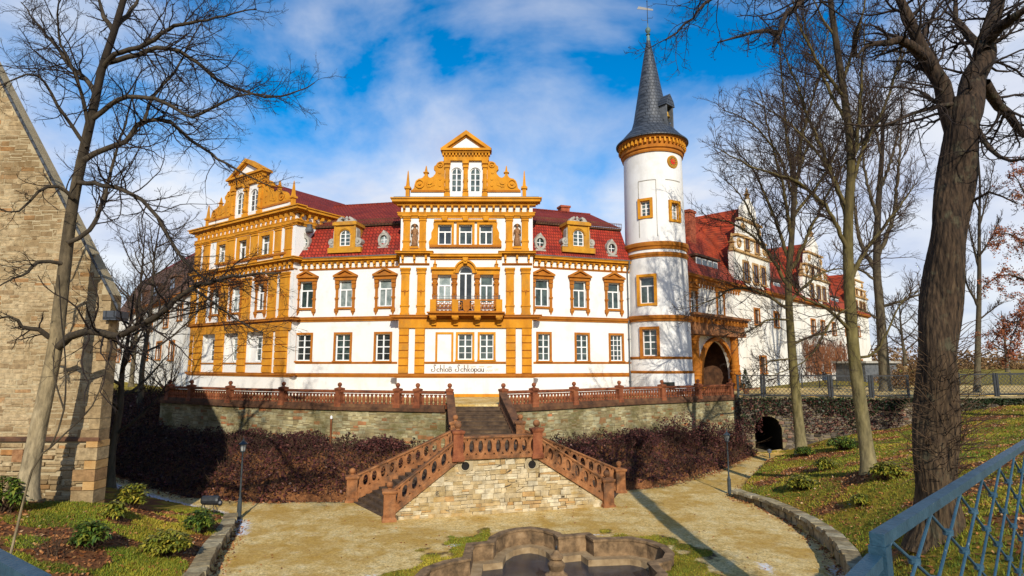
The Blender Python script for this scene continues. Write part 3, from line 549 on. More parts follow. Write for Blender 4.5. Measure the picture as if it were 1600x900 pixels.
def terrace_balustrade(s0, s1, px_pillars, label):
    P = PRW; t = thing('terrace_balustrade', label, 'balustrade', P.p((s0+s1)/2, -.22)); zb, zt = -.22, .78
    n = max(2, int((s1-s0)/1.0)); S_ = np.linspace(s0, s1, n+1)
    pl, ra = MB(), MB()
    for a, b in zip(S_[:-1], S_[1:]):
        for m, z0, z1, d0, d1 in ((pl, zb, zb+.14, .10, -.22), (pl, zb+.14, zb+.20, .07, -.19), (ra, zt-.17, zt-.12, .07, -.19), (ra, zt-.12, zt, .12, -.24)):
            m.hexa([P.p(a,z0,d0),P.p(b,z0,d0),P.p(b,z0,d1),P.p(a,z0,d1)], [P.p(a,z1,d0),P.p(b,z1,d0),P.p(b,z1,d1),P.p(a,z1,d1)])
    pl.build('plinth', 'coping_dark', t); ra.build('rail', 'sandstone_red', t)
    pos = sorted(P.s_at_px(px) for px in px_pillars)
    for s in pos:
        x, y, _ = P.p(s, 0, -.06); x1, y1, _ = P.p(s+.3, 0, -.06); pillar(t, x, y, zb, 1.10, math.atan2(y1-y, x1-x), .36, .14)
    lx, ly, lz = LOC[t]; edges = [s0]+pos+[s1]
    for a, b in zip(edges[:-1], edges[1:]):
        if b-a < .5: continue
        n = max(1, int(round((b-a-.4)/.262)))
        for i in range(n):
            s = a+.2+(b-a-.4)*(i+.5)/n; x, y, _ = P.p(s, 0, -.06); o = link('baluster', BAL, t); o.location = (x-lx, y-ly, zb+.19-lz)
terrace_balustrade(0.1, sL-.05, (263, 297, 358, 441, 529, 620, 652, 702), 'long red sandstone balustrade on the terrace edge, left of the stairs')
terrace_balustrade(sR+.05, PRW.W, (786.5, 835, 898, 969, 1036, 1092, 1143), 'long red sandstone balustrade on the terrace edge, right of the stairs')

# ---- the double staircase
ST = CT*0+0 if False else ST
def staircase():
    A = Vector((-5.42, 26.5)); B = Vector((4.62, 29.1)); u = (B-A).normalized(); W_ = (B-A).length
    on = lambda s: A+u*s
    sa = (-2.5-A.x)/u.x; sb = (1.17-A.x)/u.x; PF = on(sa); PG = on(sb)
    RL, RR = Vector((-3.0, 31.2)), Vector((.45, 31.5)); FLp, FRp = Vector((-8.06, 30.1)), Vector((5.78, 32.2))
    zl = -1.85; t = thing('double_staircase', 'red sandstone double staircase down from the terrace to the gravel court', 'staircase', (-.7, 30, ZC))
    # upper flight
    n = 10; yt, yb = 34.25, 31.35
    for i in range(n):
        f0, f1 = i/n, (i+1)/n; z = -.04-(zl+.04)*-1*(i+1)/n if False else -.02+(zl+.02)*(i+.5)/n
        y1, y0 = yt+(yb-yt)*f0, yt+(yb-yt)*f1; xl = -3.45+.5*f1; xr = -.70+.95*f1
        m = MB(); m.box(xl, xr, y0, y1+.04, z-.35, z-.05); m.box(xl-.0, xr+.0, y0-.035, y1, z-.05, z); m.build('step', 'step_stone', t)
    MB().hexa([(-3.4,yb,ZC-.2),(.2,yb,ZC-.2),(-.8,yt,ZC-.2),(-3.4,yt,ZC-.2)], [(-2.95,yb,zl-.06),(.2,yb,zl-.06),(-.8,yt,-.3),(-3.4,yt,-.3)]).build('stair_core', 'mortar_dark', t)
    # landing
    MB().slab([tuple(PF), tuple(PG), tuple(RR), tuple(RL)], ZC-.2, zl).build('landing', 'step_stone', t)
    # side flights
    N = 16
    for (f0, f1, r0, r1) in ((PF, A, RL, FLp), (PG, B, RR, FRp)):
        for k in range(N):
            a, b = k/N, (k+1)/N; z = zl+(ZC-zl)*(k+1)/(N+.0)*0.985; q = lambda P_, Q_, f: P_+(Q_-P_)*f
            m = MB(); p = [q(f0,f1,a), q(f0,f1,b+.004), q(r0,r1,b+.004), q(r0,r1,a)]
            m.slab([tuple(v) for v in p], ZC-.2, z); m.build('step', 'step_stone', t)
    # front wall, stone by stone under the line of the flights
    P = Path([tuple(A), tuple(B)]); rng = random.Random(8)
    topf = lambda s: (ZC+.18+(zl-.12-ZC-.18)*np.clip(s/sa, 0, 1)) if s < sa else ((zl-.10) if s < sb else ZC+.18+(zl-.12-ZC-.18)*np.clip((W_-s)/(W_-sb), 0, 1))
    m = MB(); wall_core(P, .1, W_-.1, ZC-.4, lambda s: topf(s)-.02, .4, m, .3); m.build('wall_core', 'mortar_light', t)
    cnt = [0]
    FF = Frame(tuple(A), tuple(B)); holes = [FF.uv(727, 728), FF.uv(831, 725.5)]
    def emit(path, a, b, lo, hi, pr, rng):
        c = (a+b)/2
        for hs, hz in holes:
            if a-.12 < hs < b+.12 and lo-.1 < hz < hi+.1: return
        v, f = stone_verts(path, a, b, lo, hi, pr, rng); o = MB(); o.add(v, f); o.build('stone', 'stair_wall_stone', t); cnt[0] += 1
    courses(P, .35, W_-.35, ZC-.02, topf, .14, .26, .22, .58, .014, .007, emit, rng, .12)
    for hs, hz in holes:
        m = MB(); m.fdisc(FF, (hs, hz), .36, -.1, .012, 16); m.fring(FF, (hs, hz), .19, .24, -.1, .05, n=16); o = m.build('drain_ring', 'mortar_light', t)
        MB().fdisc(FF, (hs, hz), .2, -.2, .03, 14).build('drain_hole', 'dark_void', o)
    # pierced parapets
    def parapet(p0, p1, z0, z1, base, h, name='parapet', thick=.22, holes=True, matn='sandstone_orange'):
        F = Frame(tuple(p0), tuple(p1)); zf = lambda s: z0+(z1-z0)*s/F.W; m = MB(); hw = thick/2
        def run(za, zb_, d): # sloping beam
            m.hexa([F.p(0,z0+za,d),F.p(F.W,z1+za,d),F.p(F.W,z1+za,-d),F.p(0,z0+za,-d)], [F.p(0,z0+zb_,d),F.p(F.W,z1+zb_,d),F.p(F.W,z1+zb_,-d),F.p(0,z0+zb_,-d)])
        run(-base, .13, hw+.03); run(h-.13, h-.08, hw+.03); run(h-.08, h, hw+.08)
        if holes:
            n = max(2, int(F.W/.42)); cw = F.W/n; lo, hi = .13, h-.13; zc_ = (lo+hi)/2; rx, rz = cw*.27, (hi-lo)*.40; K = 20
            for i in range(n):
                c = cw*(i+.5); ov, bx = [], []
                for k in range(K):
                    a = 2*math.pi*k/K; ca, sa_ = math.cos(a), math.sin(a); ov.append((c+rx*ca, zc_+rz*sa_)); sc_ = 1/max(abs(ca), abs(sa_)); bx.append((c+cw/2*ca*sc_, zc_+(hi-lo)/2*sa_*sc_))
                for k in range(K):
                    k2 = (k+1) % K; g = lambda pt, d: F.p(pt[0], pt[1]+zf(pt[0]), d)
                    m.add([g(ov[k],hw), g(bx[k],hw), g(bx[k2],hw), g(ov[k2],hw), g(ov[k],-hw), g(bx[k],-hw), g(bx[k2],-hw), g(ov[k2],-hw)], [(0,1,2,3), (7,6,5,4), (0,3,7,4)])
        else: run(.13, h-.13, hw)
        m.build(name, matn, t)
    rot = math.atan2(u.y, u.x)
    zA = ZC+.30
    parapet(A, PF, zA, zl-.1, .16, .92); parapet(PG, B, zl-.1, zA, .16, .92)
    parapet(PF, PG, zl-.1, zl-.1, .06, .98, thick=.26)
    parapet(FLp, RL, zA, zl-.1, .3, .92); parapet(RR, FRp, zl-.1, zA, .3, .92)
    # plain parapets beside the upper flight
    parapet((-3.62, 34.1), (-3.10, 31.25), -.12, zl, .2, .86, holes=False, thick=.3, matn='coping_dark'); parapet((-.55, 34.1), (.40, 31.45), -.12, zl, .2, .86, holes=False, thick=.3, matn='coping_dark')
    for v, h, z in ((A, 1.38, ZC-.08), (B, 1.38, ZC-.08), (FLp, 1.32, ZC-.08), (FRp, 1.32, ZC-.08)):
        pillar(t, v.x, v.y, z, h, rot, .52, .16, 'sandstone_orange', 'sandstone_orange')
    for v in (PF, PG): pillar(t, v.x, v.y, zl-.22, 1.35, rot, .46, .17, 'sandstone_red', 'sandstone_orange')
    for v in (RL, RR): pillar(t, v.x, v.y, zl-.1, 1.25, 0, .45, .15, 'sandstone_orange', 'sandstone_orange')
    return cnt[0]
print('stair stones', staircase())

# ---- fountain basin and pedestal
def basin():
    L_ = BASIN+[BASIN[0]]; t = thing('fountain_basin', 'curved sandstone fountain basin with frozen water in the gravel court', 'fountain basin', (1.4, 19, ZC))
    n = len(BASIN); C_ = np.array(BASIN); area = sum(C_[i][0]*C_[(i+1)%n][1]-C_[(i+1)%n][0]*C_[i][1] for i in range(n)); sgn = 1 if area > 0 else -1
    def off(k, d):     # mitred offset, d > 0 outwards
        p0, p1, p2 = C_[k-1], C_[k], C_[(k+1) % n]; a = (p1-p0)/np.linalg.norm(p1-p0); b = (p2-p1)/np.linalg.norm(p2-p1)
        n1 = np.array([a[1], -a[0]])*sgn; n2 = np.array([b[1], -b[0]])*sgn; mv = n1+n2; l = np.dot(mv, n1); mv = mv/max(l, .6); return p1+mv*d
    def band(k, z0, z1, d0, d1, m):
        a0, a1, b0, b1 = off(k, d0), off((k+1)%n, d0), off(k, d1), off((k+1)%n, d1)
        m.hexa([(*a0,z0),(*a1,z0),(*b1,z0),(*b0,z0)], [(*a0,z1),(*a1,z1),(*b1,z1),(*b0,z1)])
    for k in range(n):
        m = MB(); band(k, ZC-.75, ZC+.24, .24, .0, m); band(k, ZC+.24, ZC+.32, .27, -.04, m); m.build('rim_stone', 'basin_stone', t)
        m = MB(); band(k, ZC-.75, ZC-.28, .002, -.38, m); m.build('ledge_stone', 'basin_ledge', t)
    px, py = 1.40, 19.15
    f = thing('fountain_pedestal', 'small turned stone pedestal standing in the frozen fountain basin', 'pedestal', (px, py, ZC-.5))
    MB().box(px-.5, px+.5, py-.5, py+.5, ZC-.7, ZC-.28).build('base', 'basin_ledge', f)
    MB().lathe([(.36,-.28),(.40,-.2),(.40,.06),(.33,.14),(.36,.2),(.36,.26),(.27,.3),(.22,.4),(.26,.5),(.28,.58),(.2,.66),(.16,.7),(.22,.76),(.22,.82),(.12,.9),(.09,.95),(.02,1.0)], (px, py, ZC), 18).build('pedestal', 'basin_stone', f)
    MB().lathe([(.03,0),(.035,.1),(.01,.16)], (px, py, ZC+.98), 8).build('nozzle', 'iron', f)
basin()
# fallen leaf on the ice etc. come with the leaf litter

# ---- lamp posts
def lamp_post(x, y, z, h, label):
    t = thing('lamp_post', label, 'lamp post', (x, y, z), 'lamp posts in the court'); c = (x, y, z)
    MB().lathe([(.085,-.2),(.085,.02),(.10,.04),(.095,.75),(.06,.8),(.07,.84),(.045,.88),(.038,1.4),(.035,h-.62),(.06,h-.6),(.06,h-.56),(.03,h-.54)], c, 10).build('post', 'lamp_iron', t)
    q = MB(); zb = z+h-.54; r0, r1 = .085, .155
    for k in range(6):
        a = math.pi/3*k; q.tube([(x+r0*math.cos(a), y+r0*math.sin(a), zb), (x+r1*math.cos(a), y+r1*math.sin(a), zb+.30)], .011, 5)
    q.lathe([(r1+.02,.29),(r1+.045,.31),(r1+.045,.33),(.12,.40),(.05,.47),(.04,.5),(.015,.56),(.02,.6),(.004,.72)], (x,y,zb), 12); q.lathe([(r0+.02,-.02),(r0+.02,.02),(r0,.03)], (x,y,zb), 12)
    q.build('lantern_frame', 'lamp_iron', t)
    MB().lathe([(r0-.005,.03),(r1-.008,.29)], (x,y,zb), 6, cap=False).build('lantern_glass', 'lamp_glass', t)
    MB().lathe([(.025,.02),(.03,.15),(.02,.22)], (x,y,zb), 8).build('bulb', 'white_frame', t)
p = at_z(380, 803, ZC); lamp_post(-12.15, 26.75, ZC+.05, 3.42, 'old fashioned iron lamp post at the left end of the gravel court')
lamp_post(11.55, 31.75, ZC+.03, 3.25, 'old fashioned iron lamp post where the right path leaves the court')
# barrel ornament by the left path
def ornament():
    x, y = -12.75, 25.35; z = gz(x, y)+.12; t = thing('garden_ornament', 'black barrel shaped garden ornament on four thin bent legs', 'garden ornament', (x, y, z))
    q = MB(); b = []
    for i, (u_, r) in enumerate(((-.38,.02),(-.37,.15),(-.30,.19),(.28,.20),(.36,.17),(.38,.02))):
        b.append([(x+u_, y+r*math.cos(2*math.pi*k/12)*.85, z+.52+r*math.sin(2*math.pi*k/12)) for k in range(12)])
    vs = sum(b, []); fs = [(i*12+k, i*12+(k+1)%12, (i+1)*12+(k+1)%12, (i+1)*12+k) for i in range(5) for k in range(12)]; q.add(vs, fs); q.build('body', 'iron', t)
    q = MB(); q.lathe([(.02,-.12),(.09,-.08),(.12,0),(.08,.08),(.02,.12)], (x+.42, y-.05, z+.42), 8); q.build('head', 'iron', t)
    for sx_ in (-.26, .22):
        for sy in (-.12, .12): MB().tube([(x+sx_, y+sy, z+.4), (x+sx_-.05, y+sy, z+.25), (x+sx_+.03, y+sy, z+.12), (x+sx_, y+sy, z-.05)], .017, 6).build('leg', 'iron', t)
ornament()
# rusty pipe on the retaining wall, little path light by the tunnel
s = PRW.s_at_px(521); x, y, _ = PRW.p(s, 0, .16); t = thing('vent_pipe', 'thin rusty vent pipe with white tip before the left retaining wall', 'pipe', (x, y, -2.6))
MB().tube([(x, y, -2.9), (x, y, -.95)], .06, 8).build('pipe', 'brown_wood', t); MB().lathe([(.06,0),(.075,.02),(.075,.14),(.02,.2)], (x, y, -.95), 8).build('cap', 'white_frame', t)
x, y = 18.85, 43.4; z = gz(x, y); t = thing('path_light', 'low grey path light in front of the tunnel mouth', 'path light', (x, y, z)); MB().lathe([(.05,-.1),(.05,.35),(.12,.38)], (x,y,z), 8).build('stem', 'lamp_iron', t); MB().lathe([(.14,0),(.15,.14),(.2,.16),(.05,.27)], (x,y,z+.38), 10).build('head', 'lead', t)
# planter and conifer by the portal; litter bin of the porch
px_, py_, _ = at(1164, 575, 47.0); t = thing('clipped_conifer', 'small dark cone shaped conifer in a pot beside the portal', 'conifer', (px_, py_, 0))
MB().lathe([(.2,0),(.28,.4),(.3,.42),(.24,.45)], (px_,py_,0), 10).build('pot', 'sandstone_orange', t)
V, T = [], []
for k in range(900):
    h = RNG.random()**1.3; a = RNG.random()*6.28; r = .48*(1-h)*RNG.uniform(.6,1.05)+.02; c = np.array([px_+r*math.cos(a), py_+r*math.sin(a), .45+h*1.5]); d = RNG.normal(size=3)*.07; e = RNG.normal(size=3)*.03
    V += [c-e, c+e, c+d]; T += [RNG.random()]*3
npmesh('foliage', np.array(V), np.arange(len(V)).reshape(-1,3), 'ivy_leaf', t, tint=T)

# ---- fences on the moat wall
def wire_fence(s0, s1, label, group, seed):
    P = PMW; zf = lambda s: -.19+max(0, min(.25, (s-11)*.02)); H = 1.65
    t = thing('mesh_fence', label, 'fence', P.p((s0+s1)/2, zf(s0), -.25), group); d = -.25
    for s in (s0+.05, s1-.05):
        q = MB(); x, y, _ = P.p(s, 0, d); q.box(x-.07, x+.07, y-.05, y+.05, zf(s)-.1, zf(s)+H+.06); q.build('post', 'iron', t)
    for z0 in (.10, H-.06):
        q = MB(); a, b = P.p(s0+.1, zf(s0)+z0, d), P.p(s1-.1, zf(s1)+z0, d); q.hexa([(a[0],a[1]-.025,a[2]),(b[0],b[1]-.025,b[2]),(b[0],b[1]+.025,b[2]),(a[0],a[1]+.025,a[2])], [(a[0],a[1]-.025,a[2]+.09),(b[0],b[1]-.025,b[2]+.09),(b[0],b[1]+.025,b[2]+.09),(a[0],a[1]+.025,a[2]+.09)]); q.build('rail', 'iron', t)
    for s in (s0+.12, s1-.12): x, y, _ = P.p(s, 0, d); MB().box(x-.04, x+.04, y-.025, y+.025, zf(s)+.1, zf(s)+H-.02).build('frame_bar', 'iron', t)
    W_ = s1-s0-.3; h = H-.25; Pp, Rr = [], []; step = .30
    for sg in (1, -1):
        k = -int(h/step)-1
        while k*step < W_:
            a = k*step; pts = []
            for f in np.linspace(0, 1, 5):
                s = a+h*f; 
                pts.append((s, f))
            lo, hi = max(0, -a/h), min(1, (W_-a)/h)
            if hi > lo+.02:
                row = []
                for f in (lo, hi):
                    s = s0+.15+a+h*f if sg > 0 else s1-.15-(a+h*f); row.append(P.p(s, zf(s)+.15+h*f, d))
                Pp.append(row); Rr.append([.014, .014])
            k += 1
    V, Q = tubes(np.array(Pp), np.array(Rr), 4); npmesh('wire_mesh', V, Q, 'iron', t, kind='stuff')
pxs = [1153, 1193, 1299, 1364, 1425]
ss = [PMW.s_at_px(px) for px in pxs]
nm = ['dark wire mesh fence panel nearest the balustrade end, above the tunnel', 'dark wire mesh fence panel right of the tunnel, behind the slim trunk', 'dark wire mesh fence panel between the two slim tree trunks', 'dark wire mesh fence panel just left of the thick tree trunk']
for i in range(4): wire_fence(ss[i]+.04, ss[i+1]-.04, nm[i], 'fence panels on the moat wall', i)
ss = [PMW.s_at_px(px) for px in (1490, 1563, 1625)]
for i in range(2): wire_fence(ss[i]+.04, ss[i+1]-.04, ['dark wire mesh fence panel right of the thick tree trunk', 'dark wire mesh fence panel at the right edge of the picture'][i], 'fence panels on the moat wall', 9+i)
# far side fence of the road, dark gate posts
def rail_fence(px0, px1, Y, label):
    a, b = at(px0, 600, Y), at(px1, 600, Y); F = Frame(a[:2], b[:2]); t = thing('iron_fence', label, 'fence', F.p(F.W/2, 0, 0), 'far fences across the road'); n = max(3, int(F.W/1.6))
    for z in (.25, 1.25): MB().fbox(F, 0, F.W, z, z+.05, -.02, .02).build('rail', 'iron', t)
    for i in range(n+1): s = F.W*i/n; MB().fbox(F, s-.04, s+.04, -.1, 1.5, -.04, .04).build('post', 'iron', t)
    q = MB(); k = int(F.W/.16)
    for i in range(k): s = F.W*(i+.5)/k; q.fbox(F, s-.012, s+.012, .25, 1.4, -.012, .012)
    q.build('bars', 'iron', t, kind='stuff')
rail_fence(1253, 1335, 58, 'far dark iron bar fence before the entrance wing')
rail_fence(1500, 1660, 62, 'far dark iron bar fence at the meadow edge')
x0 = at(1357, 580, 70); F = Frame(at(1352,580,70)[:2], at(1402,580,72)[:2]); t = thing('shed', 'low grey shed with flat roof behind the slim tree at right', 'shed', F.p(F.W/2, 0, 0))
MB().fbox(F, 0, F.W, -.1, 2.5, -4, 0).build('wall', 'lead', t); MB().fbox(F, -.3, F.W+.3, 2.5, 2.75, -4.3, .4).build('roof', 'grey_stone', t); MB().fbox(F, F.W*.45, F.W*.75, 0, 2.1, -.02, .04).build('door', 'lamp_iron', t)

# ---- church gable on the left
def church():
    yb = 20.8; xr = -14.55; zc0 = -2.6; zev = at(190, 460, yb).z; p1 = at(0, 78, yb); pe = at(197, 468, yb)
    sl = (p1.z-zev)/(pe.x-p1.x); xa = -20.4; za = zev+(xr-xa)*sl; xl = 2*xa-xr
    dr = Vector((-.62, .785, 0)); Lb = 16.0
    t = thing('stone_church', 'old rubble stone building with a steep gable rising out of the left edge', 'building', (xa, yb, zc0))
    P = Path([(xl, yb), (xr, yb)]); W_ = xr-xl
    top = lambda s: zev+ (za-zev)*(1-abs(s-W_/2)/(W_/2))
    m = MB(); F = Frame((xl, yb), (xr, yb))
    m.fprism(F, [(0,zc0-1),(W_,zc0-1),(W_,zev),(W_/2,za),(0,zev)], -.5, 0.0)
    b0 = [(xr,yb+.5), (xr+dr.x*Lb, yb+dr.y*Lb), (xl+dr.x*Lb, yb+dr.y*Lb), (xl, yb+.5)]
    m.slab([(xr-.02,yb+.4),(xr-.02+dr.x*Lb,yb+.4+dr.y*Lb),(xl+dr.x*Lb,yb+.4+dr.y*Lb),(xl,yb+.4)], zc0-1, zev-.05)
    m.build('wall', 'mortar_light', t)
    rng = random.Random(12); stones = []; zplinth = at(172, 688, yb).z
    def emit(path, a, b, lo, hi, pr, rng): stones.append((a, b, lo, hi, pr))
    courses(P, W_-8.2, W_-.36, zplinth+.08, lambda s: top(s)-.25, .10, .24, .15, .62, .015, .010, emit, rng, .5)
    courses(P, W_-8.2, W_-.36, zc0-.2, lambda s: zplinth-.08, .14, .30, .22, .8, .09, .012, emit, rng)
    def dist(k):
        a, b, lo, hi, pr = k; x = P.p((a+b)/2, 0)[0]; pxx = 800+900*x/yb; return (pxx > -15)
    vis = [k for k in stones if dist(k)]; rest = [k for k in stones if not dist(k)]
    vis.sort(key=lambda k: -(k[1]-k[0])*(k[3]-k[2])*(2 if k[2] < zev else 1)); one, rest2 = vis[:300], vis[300:]+rest
    for k in one: v, f = stone_verts(P, *k, rng); q = MB(); q.add(v, f); q.build('stone', 'church_stone', t)
    j = MB()
    for k in rest2: v, f = stone_verts(P, *k, rng); j.add(v, f, rng.random())
    j.build('masonry', 'church_stone_joined', t, kind='stuff')
    # dressed corner stones
    z = zc0-.2; i = 0
    while z < zev-.1:
        h = rng.uniform(.3, .46); pl = z < zplinth-.1; l = (.72 if i % 2 else .34); d = .1 if pl else .045; h = min(h, zplinth-z) if pl else h
        MB().fbox(F, W_-l, W_+(.06 if pl else .02), z+.012, min(z+h, zev)-.012, -.5, d+rng.uniform(0, .02)).build('quoin', 'quoin_stone' if pl and i % 2 == 0 else 'church_stone', t); z += h; i += 1
    q = MB(); q.hexa([F.p(0,zplinth-.02,.13),F.p(W_+.09,zplinth-.02,.13),F.p(W_+.09,zplinth-.02,0),F.p(0,zplinth-.02,0)], [F.p(0,zplinth+.05,.13),F.p(W_+.09,zplinth+.05,.13),F.p(W_+.02,zplinth+.13,.03),F.p(0,zplinth+.13,.03)]); q.build('plinth_course', 'coping_dark', t)
    s, z = F.uv(31, 711); MB().fbox(F, s-.18, s+.18, z-.22, z+.2, .0, .115).build('putlog_block', 'statue_stone', t)
    # roof: two slopes with an overhanging verge
    e = .22; o = Vector((0, -.14, 0))
    for sg in (1, -1):
        xe = xr+.35 if sg > 0 else xl-.35; ze = zev-.35*sl
        m = MB(); A_ = Vector((xe, yb, ze)); B_ = Vector((xa, yb, za)); up = Vector((0,0,.15))
        m.hexa([tuple(A_+o), tuple(A_+dr*Lb), tuple(B_+dr*Lb), tuple(B_+o)], [tuple(A_+o+up), tuple(A_+dr*Lb+up), tuple(B_+dr*Lb+up), tuple(B_+o+up)]); m.build('roof', 'slate', t)
    m = MB(); m.box(xr-.05, xr+.42, yb-.30, yb+.4, zev-.95, zev-.62); m.build('gutter', 'slate', t)
church()
# ================================================================ THE CASTLE
FC = Frame(at(622,570,42.2)[:2], at(834,570,42.2)[:2])          # central risalit
FL = Frame(at(448,570,44.8)[:2], at(626,570,43.0)[:2])          # range left of it
FR = Frame(at(829,570,43.0)[:2], at(986,570,45.7)[:2])          # range right of it
FP = Frame(at(296,570,52.4)[:2], at(452,570,44.2)[:2])          # corner pavilion
Z = lambda py: FC.z(727, py)                                    # levels shared by the whole front
Z_PL0, Z_PL1 = Z(590), Z(583.5)
Z_SILL0, Z_SILL1 = Z(568.5), Z(565)
Z_STR0, Z_STR1 = Z(499.5), Z(492)
Z_COR0, Z_COR1 = Z(404.5), Z(396.5)     # main cornice
Z_TOP0, Z_TOP1 = Z(322), Z(311.5)       # risalit / pavilion top cornice

def wall_holes(m, F, s0, s1, z0, z1, holes, dep=0.24, d=0.0):
    S = sorted({s0, s1, *[h[0] for h in holes], *[h[1] for h in holes]}); S = [s for s in S if s0-1e-6 <= s <= s1+1e-6]
    Zs = sorted({z0, z1, *[h[2] for h in holes], *[h[3] for h in holes]}); Zs = [z for z in Zs if z0-1e-6 <= z <= z1+1e-6]
    for i in range(len(S)-1):
        for j in range(len(Zs)-1):
            cs, cz = (S[i]+S[i+1])/2, (Zs[j]+Zs[j+1])/2
            if any(h[0] < cs < h[1] and h[2] < cz < h[3] for h in holes): continue
            m.add([F.p(S[i],Zs[j],d), F.p(S[i+1],Zs[j],d), F.p(S[i+1],Zs[j+1],d), F.p(S[i],Zs[j+1],d)], [(0,1,2,3)])
    for a, b, c, e in holes:
        for (p, q) in [((a,c),(b,c)), ((b,c),(b,e)), ((b,e),(a,e)), ((a,e),(a,c))]:
            m.add([F.p(*p,d), F.p(*q,d), F.p(*q,d-dep), F.p(*p,d-dep)], [(0,1,2,3)])
    return m
def arch_fill(m, F, s0, s1, zs, z1, d0, d1):
    """fills the corners above a round arch inside a rectangular hole: springing zs, top z1"""
    c = (s0+s1)/2; r = (s1-s0)/2; n = 8; ky = (z1-zs)/r
    for side in (-1, 1):
        arc = [(c+side*r*math.cos(math.pi/2*i/n), zs+ky*r*math.sin(math.pi/2*i/n)) for i in range(n+1)]
        for i in range(n):
            a, b = arc[i], arc[i+1]
            m.fprism(F, [a, b, (b[0], z1), (a[0], z1)] if i < n-1 else [a, b, (a[0], z1)], d0, d1)
WRNG = random.Random(31)
def window(F, s0, s1, z0, z1, parent, style='cross', d=-0.16, arch=None, surround='plain', smat='ochre_dark', glassm='window_glass', framem='white_frame', proud=0.06, sw=0.16):
    """window part > surround, pane, sill"""
    m = MB(); fw = 0.075 if s1-s0 > 0.6 else 0.055; zt = arch if arch else z1
    def bar(a, b, c, e, dd=0.0): m.fbox(F, a, b, c, e, d-0.05+dd, d+0.03+dd)
    bar(s0, s0+fw, z0, zt); bar(s1-fw, s1, z0, zt); bar(s0+fw, s1-fw, z0, z0+fw)
    c = (s0+s1)/2
    if arch:
        m.fring(F, (c, arch), c-s0-fw, c-s0, d-0.05, d+0.03, 0, math.pi, 10, ky=(z1-arch)/(c-s0)); 
    else: bar(s0+fw, s1-fw, z1-fw, z1)
    if style == 'cross':
        t = z0+(z1-z0)*0.66; bar(s0+fw, s1-fw, t-0.05, t+0.05, 0.004); bar(c-0.05, c+0.05, z0+fw, t-0.05)
    elif style == 'grid':
        t = z0+(z1-z0)*0.52; bar(c-0.05, c+0.05, z0+fw, zt-fw if not arch else z1-fw, 0.004); bar(s0+fw, s1-fw, t-0.04, t+0.04)
        for q in (0.27, 0.77):
            t = z0+(z1-z0)*q; bar(s0+fw, s1-fw, t-0.018, t+0.018, -0.01)
    elif style == 'lattice':
        for k in (1, 2): t = s0+(s1-s0)*k/3; bar(t-0.03, t+0.03, z0+fw, z1-fw, 0.004)
        for k in range(1, 5): t = z0+(z1-z0)*k/5; bar(s0+fw, s1-fw, t-0.025, t+0.025)
    elif style == 'arch':
        bar(c-0.045, c+0.045, z0+fw, z1-fw, 0.004)
        for q in (0.26, 0.5, 0.74): t = z0+(z1-z0)*q; bar(s0+fw, s1-fw, t-0.022, t+0.022)
    elif style == 'door':
        bar(s0+fw, s1-fw, zt-0.05, zt+0.05, 0.004); bar(c-0.06, c+0.06, z0+fw, zt-0.05)
    elif style == 'slit': bar(c-0.03, c+0.03, z0+fw, z1-fw)
    wo = m.build('window', framem, parent); top = wo
    if parent.parent is not None: wo = parent      # already inside a part: keep to three levels
    if glassm == 'window_glass': glassm = WRNG.choice(['window_glass', 'window_glass', 'curtain_glass', 'dark_glass'])
    g = MB()
    if arch:
        g.fprism(F, [(s0,z0),(s1,z0)]+[(c+(c-s0)*math.cos(math.pi*i/10), arch+(z1-arch)*math.sin(math.pi*i/10)) for i in range(11)], d-0.055, d-0.02)
    else: g.fbox(F, s0, s1, z0, z1, d-0.055, d-0.02)
    g.build('pane', glassm, wo)
    h = s1-s0
    if surround == 'plain':
        q = MB()
        q.fbox(F, s0-sw, s0, z0, z1, -0.05, proud); q.fbox(F, s1, s1+sw, z0, z1, -0.05, proud)
        q.fbox(F, s0-sw, s1+sw, z1, z1+sw, -0.05, proud); q.build('surround', smat, wo)
        MB().fbox(F, s0-sw-0.03, s1+sw+0.03, z0-0.12, z0, -0.05, proud+0.09).build('sill', smat, wo)
    elif surround == 'pediment':
        q = MB()
        for sg, e in ((-1, s0), (1, s1)):
            a, b = (e-0.30, e-0.02) if sg < 0 else (e+0.02, e+0.30)
            q.fbox(F, a+0.04, b-0.04, z0-0.10, z1+0.02, -0.05, 0.10)                     # shaft
            q.fbox(F, a-0.02, b+0.02, z1-0.26, z1-0.04, -0.05, 0.17); q.fbox(F, a, b, z1-0.62, z1-0.52, -0.05, 0.15)
            q.fbox(F, a, b, z0+0.62, z0+0.74, -0.05, 0.15); q.fbox(F, a-0.02, b+0.02, z1-0.52, z1-0.30, -0.05, 0.13)
            q.fbox(F, a-0.01, b+0.01, z0-0.34, z0-0.10, -0.05, 0.16)                      # drop console
            q.fprism(F, [(a+0.02, z0-0.34), (b-0.02, z0-0.34), ((a+b)/2, z0-0.62)], -0.05, 0.12)
        q.build('surround', smat, wo)
        q = MB(); zz = z1+0.02
        q.fbox(F, s0-0.36, s1+0.36, zz, zz+0.26, -0.05, 0.16); q.fbox(F, s0-0.46, s1+0.46, zz+0.26, zz+0.40, -0.05, 0.30)
        c = (s0+s1)/2; w2 = h/2+0.44; hh = 0.48
        q.fprism(F, [(c-w2+0.05, zz+0.40), (c+w2-0.05, zz+0.40), (c, zz+0.40+hh-0.08)], -0.05, 0.14)
        for sg in (-1, 1):
            q.fprism(F, [(c+sg*w2, zz+0.402), (c+sg*(w2-0.3), zz+0.402), (c, zz+0.40+hh-0.16), (c, zz+0.40+hh)], -0.05, 0.29)
        q.build('pediment', smat, wo)
        MB().fbox(F, s0-0.02, s1+0.02, z0-0.16, z0, -0.05, 0.12).build('sill', smat, wo)
    return top
